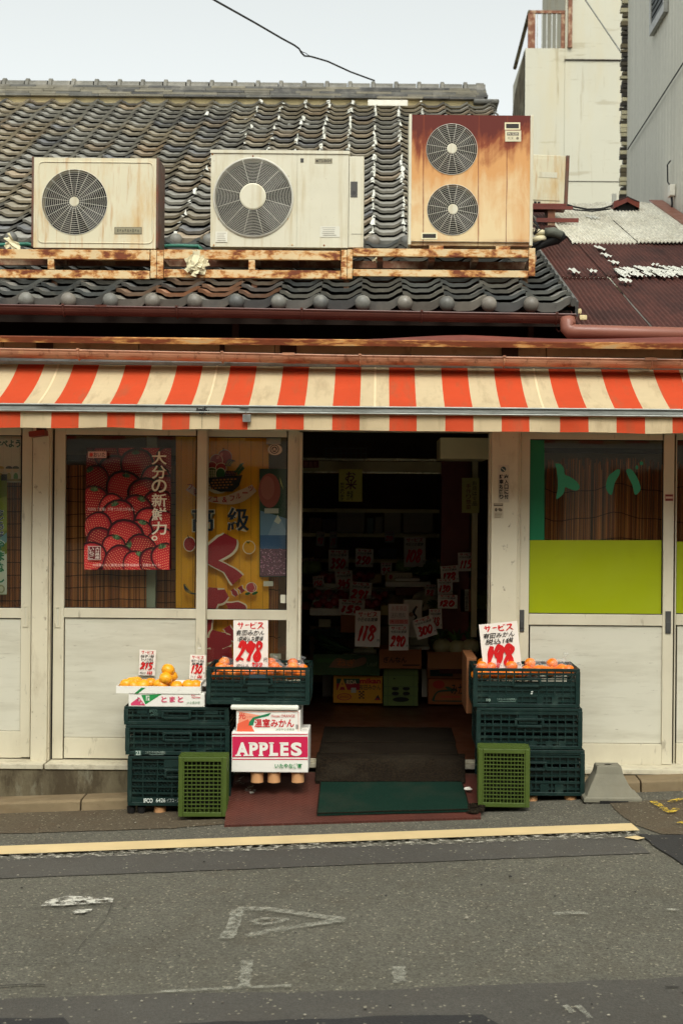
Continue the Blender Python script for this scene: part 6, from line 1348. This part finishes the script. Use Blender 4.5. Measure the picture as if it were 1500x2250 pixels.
b.build('base_block', M['block'], t, bevel=.006)
b = MB(); b.box(cx-.075, cx+.085, 8.085, 8.094, gz(cx)-.01, gz(cx)+.013); b.build('hollow', M['black'], t)  # black slab stands in for the shade inside the hollow
# ================================================================== INSIDE THE SHOP
IG = 'price cards inside the shop'
def shelf(name, label, cat, x0, x1, y0, y1, d, dep, m, bev=.004, group=None, parts=None):
    a = pxr(x0, x1, y0, y1, d); b = MB(); b.col = (1, 1, 1, 1); b.box(a[0], a[1], d, d+dep, a[2], a[3]); return tag(b.build(name, m, bevel=bev, loc=((a[0]+a[1])/2, d, a[2])), label, cat, group)
# beams, boards and the back shelves
b = MB(); b.pbox(640, 1014, 975, 1037, 11.3, 11.36); b.build('beam', M['inner'], shop)
b = MB(); b.pbox(640, 1036, 975, 1040, 11.28, 11.30); b.pbox(640, 1007, 960, 1012, 11.28, 11.30); b.each('beam_edge', mat('pale_metal_edge', C(206, 200, 168), .3, .1, 9, .6, .4), shop)
b = MB(); b.pbox(967, 962, 1074, 1008, 9.3, 9.9); b.pbox(1036, 1008, 1048, 1400, 10.6, 10.68); b.each('inner_column', M['inner'], shop)
b = MB(); b.pbox(968, 1010, 1030, 1480, 11.0, 11.1); b.build('tile_wall', mat('dim_red_tile', C(112, 46, 34), .5, .2, 12), shop)
sw = thing('wall_shelves', 'dim wooden shelves along the back wall of the shop', 'shelves', W(800, 1420, 12.6))
for y in (1118, 1172, 1228, 1290): b = MB(); b.pbox(560, y, 965, y+8, 12.4, 12.9); b.build('shelf_board', M['inner'], sw)
b = MB(); b.pbox(560, 1040, 568, 1480, 12.6, 12.66); b.pbox(958, 1040, 966, 1480, 12.6, 12.66); b.each('upright', M['wood_dark'], sw)
for i, (x0, x1, y0, y1, col) in enumerate(((680, 706, 1138, 1172, (120, 90, 70)), (708, 738, 1140, 1172, (96, 80, 80)), (740, 800, 1122, 1172, (140, 130, 110)), (806, 820, 1138, 1172, (110, 120, 110)), (824, 840, 1136, 1172, (150, 140, 120)), (844, 880, 1126, 1172, (170, 160, 140)), (886, 950, 1124, 1172, (160, 150, 130)),
                                           (690, 720, 1200, 1228, (110, 70, 60)), (780, 812, 1204, 1228, (130, 110, 60)), (830, 870, 1206, 1228, (90, 90, 100)), (708, 726, 1262, 1290, (190, 150, 60)), (860, 940, 1264, 1290, (150, 130, 110)))):
    a = pxr(x0, x1, y0, y1, 12.45); b = MB(); b.col = C(*col); b.box(a[0], a[1], 12.45, 12.6, a[2]+.002, a[3]); h_ = a[3]-a[2]; b.box(a[0]+.006, a[1]-.006, 12.447, 12.4499, a[2]+h_*.3, a[2]+h_*.7)
    tag(b.build('goods_box', M['carton'], bevel=.004, loc=((a[0]+a[1])/2, 12.45, a[2])), 'dim packaged goods on the back shelves', 'package', 'packaged goods on the back shelves')
wb = thing('wire_basket', 'wire basket hanging under the ceiling inside the shop', 'basket', W(760, 1005, 11.0)); b = MB()
for k in range(9): b.tube([W(716+11*k, 985, 10.95), W(716+11*k, 1008, 10.95)], .0025, 5)
for y in (985, 996, 1008): b.tube([W(714, y, 10.95), W(806, y, 10.95)], .003, 5)
b.build('wire', M['alu'], wb)
def rice(f):
    YL = C(206, 196, 90); f.sheet(744, 1031, 795, 1102, YL, .002); f.text('お', 758, 1036, 780, 1056, C(96, 40, 40), .02, .1, .1); f.text('米', 757, 1054, 783, 1076, C(96, 40, 40), .02, .1, .1); f.text('売場', 761, 1078, 775, 1099, C(40, 34, 30), .01, .1, .1); f.vtext('新米あります', 747, 1060, 756, 1100, C(50, 44, 36), .01)
poster('rice_sign', 'yellow hanging paper sign with brushed Japanese characters in the dark shop', 'sign', (770, 1102), 10.9, rice, rot=.01)
def scroll(f):
    f.sheet(1014, 1050, 1052, 1127, C(176, 168, 96), .002); f.vtext('お店は食品', 1037, 1056, 1047, 1112, C(50, 44, 34), .01); f.vtext('手作り惣菜', 1023, 1062, 1034, 1120, C(120, 60, 40), .01)
poster('paper_sign', 'dull yellow vertical paper sign hanging by the right side of the doorway', 'sign', (1033, 1127), 10.5, scroll)
def redlab(f): f.sheet(664, 1012, 700, 1028, C(120, 30, 36), .002); f.text('産直市', 668, 1014, 696, 1026, C(190, 120, 110), .01)
poster('red_label', 'small dark red label under the ceiling beam', 'label', (682, 1028), 11.25, redlab)
# interior price cards, paper colour darkened to stand in for the dim shop
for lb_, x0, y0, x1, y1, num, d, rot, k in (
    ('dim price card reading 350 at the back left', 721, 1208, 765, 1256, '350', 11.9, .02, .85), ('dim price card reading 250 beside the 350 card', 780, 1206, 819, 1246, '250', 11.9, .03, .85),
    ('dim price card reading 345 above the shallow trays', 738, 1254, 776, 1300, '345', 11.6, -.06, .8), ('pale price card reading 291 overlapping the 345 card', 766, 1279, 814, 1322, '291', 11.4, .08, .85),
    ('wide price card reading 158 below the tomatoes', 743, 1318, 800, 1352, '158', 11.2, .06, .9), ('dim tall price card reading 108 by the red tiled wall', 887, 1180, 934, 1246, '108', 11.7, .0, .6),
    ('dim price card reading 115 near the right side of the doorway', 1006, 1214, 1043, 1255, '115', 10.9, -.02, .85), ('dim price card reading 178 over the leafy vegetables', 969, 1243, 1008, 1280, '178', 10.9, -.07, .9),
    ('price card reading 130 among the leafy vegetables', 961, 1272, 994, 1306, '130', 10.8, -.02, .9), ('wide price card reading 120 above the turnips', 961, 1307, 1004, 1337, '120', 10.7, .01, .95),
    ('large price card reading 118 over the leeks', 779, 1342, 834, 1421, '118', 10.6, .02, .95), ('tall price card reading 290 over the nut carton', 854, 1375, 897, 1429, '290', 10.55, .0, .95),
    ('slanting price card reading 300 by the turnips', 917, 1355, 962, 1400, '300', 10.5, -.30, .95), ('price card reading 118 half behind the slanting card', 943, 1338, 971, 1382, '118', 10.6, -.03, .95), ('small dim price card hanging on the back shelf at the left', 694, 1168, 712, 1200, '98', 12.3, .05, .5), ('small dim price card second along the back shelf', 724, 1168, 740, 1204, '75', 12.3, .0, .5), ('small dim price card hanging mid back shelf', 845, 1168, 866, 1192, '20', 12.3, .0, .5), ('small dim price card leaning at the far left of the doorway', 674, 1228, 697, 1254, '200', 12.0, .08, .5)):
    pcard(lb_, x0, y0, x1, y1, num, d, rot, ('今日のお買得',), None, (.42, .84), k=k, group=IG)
def longcard(f):
    f.sheet(853, 1327, 898, 1374, C(224, 208, 200), .002); f.text('お買得品', 860, 1331, 893, 1342, C(196, 110, 104), .0, .1, .1); f.text('送料無料', 858, 1346, 890, 1358, C(120, 110, 104), -.005, .1, .1); f.rect(855, 1361, 896, 1371, C(214, 140, 132)); f.text('本日限り', 857, 1362, 894, 1370, C(196, 60, 60), .01)
poster('notice_card', 'pale notice card with faded pink writing above the 290 card', 'card', (875, 1374), 10.56, longcard)
# front row on the floor
def arida(f):
    f.rect(739, 1491, 790, 1502, C(60, 84, 60)); f.rect(739, 1502, 790, 1516, C(170, 36, 50)); f.text('A', 741, 1491, 763, 1516, C(226, 160, 60), .03); f.text('RIDA', 761, 1494, 783, 1503, C(230, 200, 150), .02); f.text('mikan', 790, 1490, 836, 1502, C(190, 40, 40), .04); f.text('有田みかん', 789, 1504, 836, 1516, C(50, 44, 40), .012)
    f.ell(756, 1531, 16, 8, C(190, 80, 50)); f.ell(756, 1531, 13, 6, C(222, 150, 40)); f.text('産地直送', 746, 1528, 766, 1534, C(170, 50, 40), .01); f.rect(771, 1511, 782, 1522, C(190, 180, 160))
    for i in range(3):
        for j in range(5):
            if (i+j) % 2 == 0: f.rect(788+4*i, 1518+3.4*j, 792+4*i, 1521.4+3.4*j, C(50, 44, 40))
    f.poly([(822, 1538), (830, 1526), (836, 1538), (832, 1538), (829, 1533), (826, 1538)], C(60, 60, 70)); f.ell(829, 1536, 3, 2.5, C(180, 50, 50))
carton('mandarin_carton', 'bright yellow mandarin carton printed with red and green on the shop floor', 732, 840, 1485, 1545, 11.05, .32, C(222, 156, 46), arida)
t, ga = carton('bottle_crate', 'olive green bottle crate with round openings on the shop floor', 842, 918, 1470, 1551, 10.95, .34, C(112, 130, 70), None, m='carton', cat='crate')
b = MB()
for y in (1484, 1509, 1529): b.pbox(842, y-1, 918, y+1, 10.944, 10.9495)
for x in (852, 908): b.pbox(x-1, 1470, x+1, 1551, 10.941, 10.9439)
b.build('rib', mat('olive_plastic', C(96, 114, 60), .45, .1), t)
f = Flat(10.9485)
for x, y in ((868, 1513), (892, 1513), (868, 1524), (892, 1524)): f.ell(x, y, 8, 4.2, C(20, 20, 18), n=16)
f.ell(880, 1537, 18, 5.4, C(20, 20, 18), n=20); f.poly([(864, 1489), (869, 1491), (864, 1493)], C(60, 70, 40)); f.build('opening', M['black'], t)  # flat black ellipses stand in for the dark inside of the openings
def saf(f):
    f.ell(963, 1504, 13, 9, C(190, 60, 40)); f.stroke([(950, 1540), (962, 1520), (1000, 1517)], 4, C(60, 84, 60), (1, 1)); f.stroke([(952, 1540), (1040, 1541)], 3, C(60, 84, 60), (1, 1)); f.ell(985, 1512, 8, 3, C(70, 90, 60), .3); f.text('みかん', 990, 1503, 1036, 1526, C(50, 50, 40), .02); f.rect(968, 1529, 1010, 1533, C(196, 90, 60))
carton('orange_carton', 'brown carton with a red fruit drawing at the right of the shop floor', 940, 1042, 1491, 1548, 11.05, .34, C(178, 104, 56), saf)
def gr2(f): f.rect(944, 1472, 994, 1486, C(40, 70, 50)); f.text('千', 1020, 1472, 1036, 1488, C(40, 40, 36), .03)
carton('orange_carton', 'brown carton with a green band stacked under the turnip carton', 938, 1040, 1470, 1490, 11.04, .34, C(170, 112, 70), gr2)
def ging(f): f.text('ぎんなん', 842, 1443, 893, 1456, C(40, 34, 30), .02); f.rect(884, 1460, 922, 1463, C(80, 60, 44))
carton('nut_carton', 'brown carton lettered in black hiragana on the bottle crate', 833, 925, 1427, 1469, 10.9, .34, C(176, 110, 66), ging, open_top=True)
def leek(f):
    f.rect(697, 1447, 748, 1455, C(74, 110, 60)); f.poly(smooth_line([(722, 1466), (740, 1446), (770, 1452), (800, 1444), (802, 1458), (770, 1468), (722, 1466)], 4)[:-1], C(150, 110, 80)); f.text('ねぎ', 740, 1448, 780, 1464, C(196, 120, 70), .03); f.text('Leaf', 806, 1454, 828, 1464, C(130, 150, 110), .0)
carton('leek_carton', 'dark green printed carton of leeks on the yellow carton', 688, 834, 1438, 1484, 11.0, .4, C(70, 96, 58), leek, open_top=True)
t, tb = carton('turnip_carton', 'open brown carton of white turnips at the right of the doorway', 939, 1044, 1433, 1470, 10.85, .4, C(160, 104, 62), None, open_top=True)
def leaves(b, base, n, L, spread, w, cols, up=.8, curl=.5):
    for i in range(n):
        a = R(0, 6.28); tilt = R(0, spread); d = Vector((math.sin(tilt)*math.cos(a), math.sin(tilt)*math.sin(a)*.6, math.cos(tilt)*up)); s_ = d.cross(Vector((0, 1, .2))).normalized()*w*R(.6, 1.2); l = L*R(.6, 1.15); p = Vector(base)+Vector((R(-.02, .02), R(-.02, .02), 0)); b.col = C(*random.choice(cols), R(.7, 1.2)); v = []
        for k in range(4): t_ = k/3; q = p+d*l*t_+Vector((d.x*.3, -.05*t_, -curl*t_*t_))*l*.5; ww = math.sin(math.pi*min(.98, .18+.8*t_)); v += [q+s_*ww, q-s_*ww]
        b.add(v, [(2*k, 2*k+1, 2*k+3, 2*k+2) for k in range(3)])
LG = ((70, 104, 40), (90, 124, 50), (52, 84, 36), (112, 140, 66))
for i, (px, py) in enumerate(((970, 1420), (1004, 1424), (1034, 1421))):
    p = W(px, py, 10.98); t = thing('turnip', ('leftmost', 'middle', 'rightmost')[i]+' white turnip with green tops in the open brown carton', 'turnip', p, 'white turnips in the open carton')
    b = MB(); b.col = C(214, 206, 160); b.ball(p, .068, (1.05, 1, .95), 18, 12, .06); b.build('root', M['veg'], t, smooth=True)
    b = MB(); leaves(b, p+Vector((0, 0, .05)), 16, .19, .8, .010, LG); b.build('leaf_top', M['plant'], t)
for i, (px0, py0, px1, py1) in enumerate(((700, 1428, 826, 1432), (696, 1418, 822, 1438), (706, 1436, 820, 1424), (700, 1410, 812, 1440), (690, 1424, 790, 1442))):
    t = thing('leek', 'green and white leek lying in the dark green carton', 'leek', W(px1, py1, 11.1), 'leeks in the green carton'); p0, p1 = W(px0, py0, 11.12+.03*i), W(px1, py1, 11.08+.03*i)
    b = MB(); b.col = C(216, 214, 180); b.tube([p0.lerp(p1, .62), p0.lerp(p1, .8), p1], [.012, .015, .018], 10); b.build('stalk', M['veg'], t, smooth=True)
    b = MB(); b.col = C(62, 96, 52)
    for k in range(4): q = Vector((R(-.01, .01), R(-.02, .02), R(0, .05))); b.tube([p0.lerp(p1, .6), p0.lerp(p1, .3)+q, p0+q*2], [.012, .012, .004], 6)
    b.build('leaf', M['plant'], t, smooth=True)
def heap(label, px, py, d, n, L, spread, w, cols, cat='greens', grp='leafy greens inside the shop', up=.8, curl=.6):
    p = W(px, py, d); b = MB()
    for k in range(n//10): leaves(b, p+Vector((R(-.12, .12), R(-.06, .1), R(0, .02))), 10, L, spread, w, cols, up, curl)
    tag(b.build('leafy_greens', M['plant'], loc=p), label, cat, grp)
heap('dark bunch of leafy greens beside the 300 card', 990, 1400, 11.15, 90, .22, 1.0, .012, LG); heap('bunch of leafy greens at the right side of the doorway', 1040, 1395, 11.1, 90, .24, .9, .012, LG); heap('tall leafy greens behind the 130 card', 1000, 1345, 11.3, 110, .24, 1.1, .02, LG)
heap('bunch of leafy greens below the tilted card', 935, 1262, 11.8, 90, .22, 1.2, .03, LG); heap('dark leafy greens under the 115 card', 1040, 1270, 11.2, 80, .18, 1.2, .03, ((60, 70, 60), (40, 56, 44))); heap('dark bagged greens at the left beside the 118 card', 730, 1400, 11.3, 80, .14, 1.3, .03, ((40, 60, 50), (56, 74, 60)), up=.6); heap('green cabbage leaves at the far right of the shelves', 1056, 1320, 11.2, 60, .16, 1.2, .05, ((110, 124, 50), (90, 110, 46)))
# stepped display with white trays
ds = thing('display_stand', 'stepped wooden display stand in the middle of the dark shop', 'display stand', W(800, 1545, 11.5))
b = MB()
for x0, x1, y0, y1, d0, d1 in ((670, 930, 1440, 1500, 11.5, 12.3), (680, 900, 1376, 1440, 11.55, 12.3), (690, 900, 1306, 1376, 11.75, 12.3), (940, 1070, 1345, 1480, 11.45, 12.2), (960, 1070, 1280, 1345, 11.6, 12.2)): b.pbox(x0, y0, x1, y1, d0, d1)
b.each('step', M['inner_dark'], ds)
def foam(label, x0, x1, y0, y1, d, dep=.22): shelf('foam_tray', label, 'tray', x0, x1, y0, y1, d, dep, M['foam'], .012, 'white styrofoam trays inside the shop')
foam('wide white styrofoam tray below the front tomatoes', 680, 822, 1337, 1353, 11.25); foam('white styrofoam tray under the middle tomatoes', 685, 812, 1320, 1334, 11.42); foam('white styrofoam tray under the upper tomatoes', 693, 782, 1283, 1297, 11.62); foam('wide white styrofoam tray at the right of the upper shelf', 846, 946, 1278, 1290, 11.6); foam('white styrofoam tray behind the 290 card', 898, 944, 1420, 1428, 11.0)
foam('raised white styrofoam lid on the right upper tray', 868, 922, 1270, 1277, 11.62, .18)
def redbag(label, px, py, d, n=5, w=.09, col=(150, 30, 36)):
    p = W(px, py, d); t = thing('tomato_bag', label, 'bag of tomatoes', p, 'bags of red fruit on the white trays')
    for i in range(n): b = MB(); b.col = C(*col, R(.8, 1.2)); b.ball(p+Vector((w*(i-(n-1)/2)*.5, R(-.02, .03), .03+.025*(i % 2))), .036, (1, 1, .9), 12, 8, .05); b.build('tomato', M['veg'], t, smooth=True)
    b = MB(); b.ball(p+Vector((0, .005, .045)), 1, (w*1.45, .065, .065), 20, 12)
    for q in b.v: q += noise.noise_vector(q*24)*.010
    b.build('clear_bag', M['film'], t)
redbag('bag of dark red fruit at the left of the middle tray', 710, 1319, 11.5); redbag('bag of dark red fruit second on the middle tray', 748, 1319, 11.5, 3, .07); redbag('bag of dark red fruit at the right of the middle tray', 826, 1322, 11.55, 4); redbag('bag of dark red fruit on the front tray at the left', 722, 1338, 11.33); redbag('bag of dark red fruit on the front tray by the 158 card', 812, 1340, 11.3, 4, .07)
redbag('bag of dark red fruit on the upper tray at the left', 718, 1281, 11.7, 4, .07); redbag('bag of dark red fruit on the upper shelf behind the 345 card', 796, 1279, 11.7, 4)
carton('brown_box', 'small brown box standing at the left of the upper tray', 701, 716, 1258, 1283, 11.75, .2, C(150, 110, 70)); carton('brown_box', 'plain brown box behind the 118 card', 748, 782, 1352, 1390, 11.2, .2, C(160, 100, 56)); carton('brown_box', 'dark brown carton under the wide right tray', 868, 930, 1291, 1309, 11.65, .2, C(120, 64, 46)); carton('brown_box', 'tall brown box with a white strip among the greens', 1010, 1040, 1295, 1345, 11.0, .2, C(158, 100, 50), lambda f: (f.rect(1020, 1295, 1029, 1343, C(206, 200, 180)), f.vtext('国産野菜', 1021, 1299, 1028, 1340, C(60, 50, 44))))
carton('fruit_box', 'pale box with a red apple mark on the upper shelf', 850, 905, 1258, 1277, 11.66, .2, C(196, 186, 160), lambda f: (f.ell(858, 1268, 4, 5, C(160, 30, 34)), f.text('ふじりんご', 866, 1264, 900, 1273, C(80, 70, 60))))
carton('rice_bag', 'white paper bag with a bird drawing behind the 290 card', 886, 927, 1318, 1400, 10.75, .12, C(206, 200, 186), lambda f: (f.stroke([(915, 1332), (908, 1346), (914, 1356), (906, 1366)], 6, C(40, 36, 34)), f.ell(903, 1350, 5, 5, C(150, 120, 100))), cat='bag')
carton('white_box', 'plain white panel standing behind the yellow carton', 708, 732, 1484, 1531, 11.45, .05, C(190, 184, 168), cat='panel'); carton('white_box', 'narrow white panel between the bottle crate and the brown cartons', 926, 938, 1470, 1532, 11.2, .05, C(190, 184, 168), cat='panel')
carton('tall_carton', 'tall kraft carton standing just inside the doorway beside the right crates', 1024, 1046, 1445, 1568, 8.62, .45, C(124, 80, 48)); 

def ballveg(name, label, px, py, d, r, col, cat, grp, sc=(1, 1, .85)):
    p = W(px, py, d); b = MB(); b.col = C(*col, R(.85, 1.15)); b.ball(p+Vector((0, 0, r*sc[2])), r, sc, 16, 11, .10); tag(b.build(name, M['veg'], loc=p, smooth=True), label, cat, grp)
for i, (px, py, dd) in enumerate(((676, 1262, 12.0), (690, 1264, 11.95), (884, 1262, 11.9), (1048, 1338, 11.3), (1062, 1340, 11.25), (1056, 1326, 11.35))): ballveg('cabbage', 'pale green cabbage in the dim shop, heaped on the left and right of the stand', px, py, dd, .07, (140, 160, 90), 'cabbage', 'cabbages inside the shop')
for i, (px, py, dd) in enumerate(((906, 1322, 11.5), (922, 1326, 11.45), (938, 1330, 11.4), (914, 1336, 11.35), (930, 1340, 11.3))):
    p = W(px, py, dd); b = MB(); b.col = C(216, 210, 180, R(.8, 1)); b.tube([p, p+Vector((.03, .06, .03)), p+Vector((.16, .22, .10))], [.012, .030, .022], 10); tag(b.build('white_radish', M['veg'], loc=p, smooth=True), 'white radish lying behind the white paper bag', 'radish', 'white radishes inside the shop')
for i, (x0, x1, y0, y1, dd, col) in enumerate(((846, 864, 1262, 1278, 11.75, (206, 186, 120)), (700, 726, 1360, 1378, 11.4, (180, 170, 140)), (836, 852, 1330, 1352, 11.3, (196, 180, 120)), (812, 838, 1262, 1280, 11.7, (170, 150, 100)), (900, 940, 1400, 1420, 11.05, (190, 186, 160)), (946, 968, 1404, 1428, 11.2, (120, 140, 90)), (676, 700, 1384, 1402, 11.6, (150, 120, 80)), (664, 690, 1322, 1340, 11.7, (140, 60, 50)))):
    carton('goods_pack', 'small pale pack of produce on the stepped stand', x0, x1, y0, y1, dd, .14, C(*col), group='packs of produce on the stepped stand', cat='pack')
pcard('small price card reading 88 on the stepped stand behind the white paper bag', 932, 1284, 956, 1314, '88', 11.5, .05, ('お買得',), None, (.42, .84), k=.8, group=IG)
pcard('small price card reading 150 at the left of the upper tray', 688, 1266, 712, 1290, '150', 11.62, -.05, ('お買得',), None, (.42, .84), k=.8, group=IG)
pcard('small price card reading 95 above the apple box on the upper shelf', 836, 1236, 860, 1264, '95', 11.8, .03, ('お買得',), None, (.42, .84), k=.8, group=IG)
bpy.data.objects.remove(_fo); bpy.data.curves.remove(_fc)
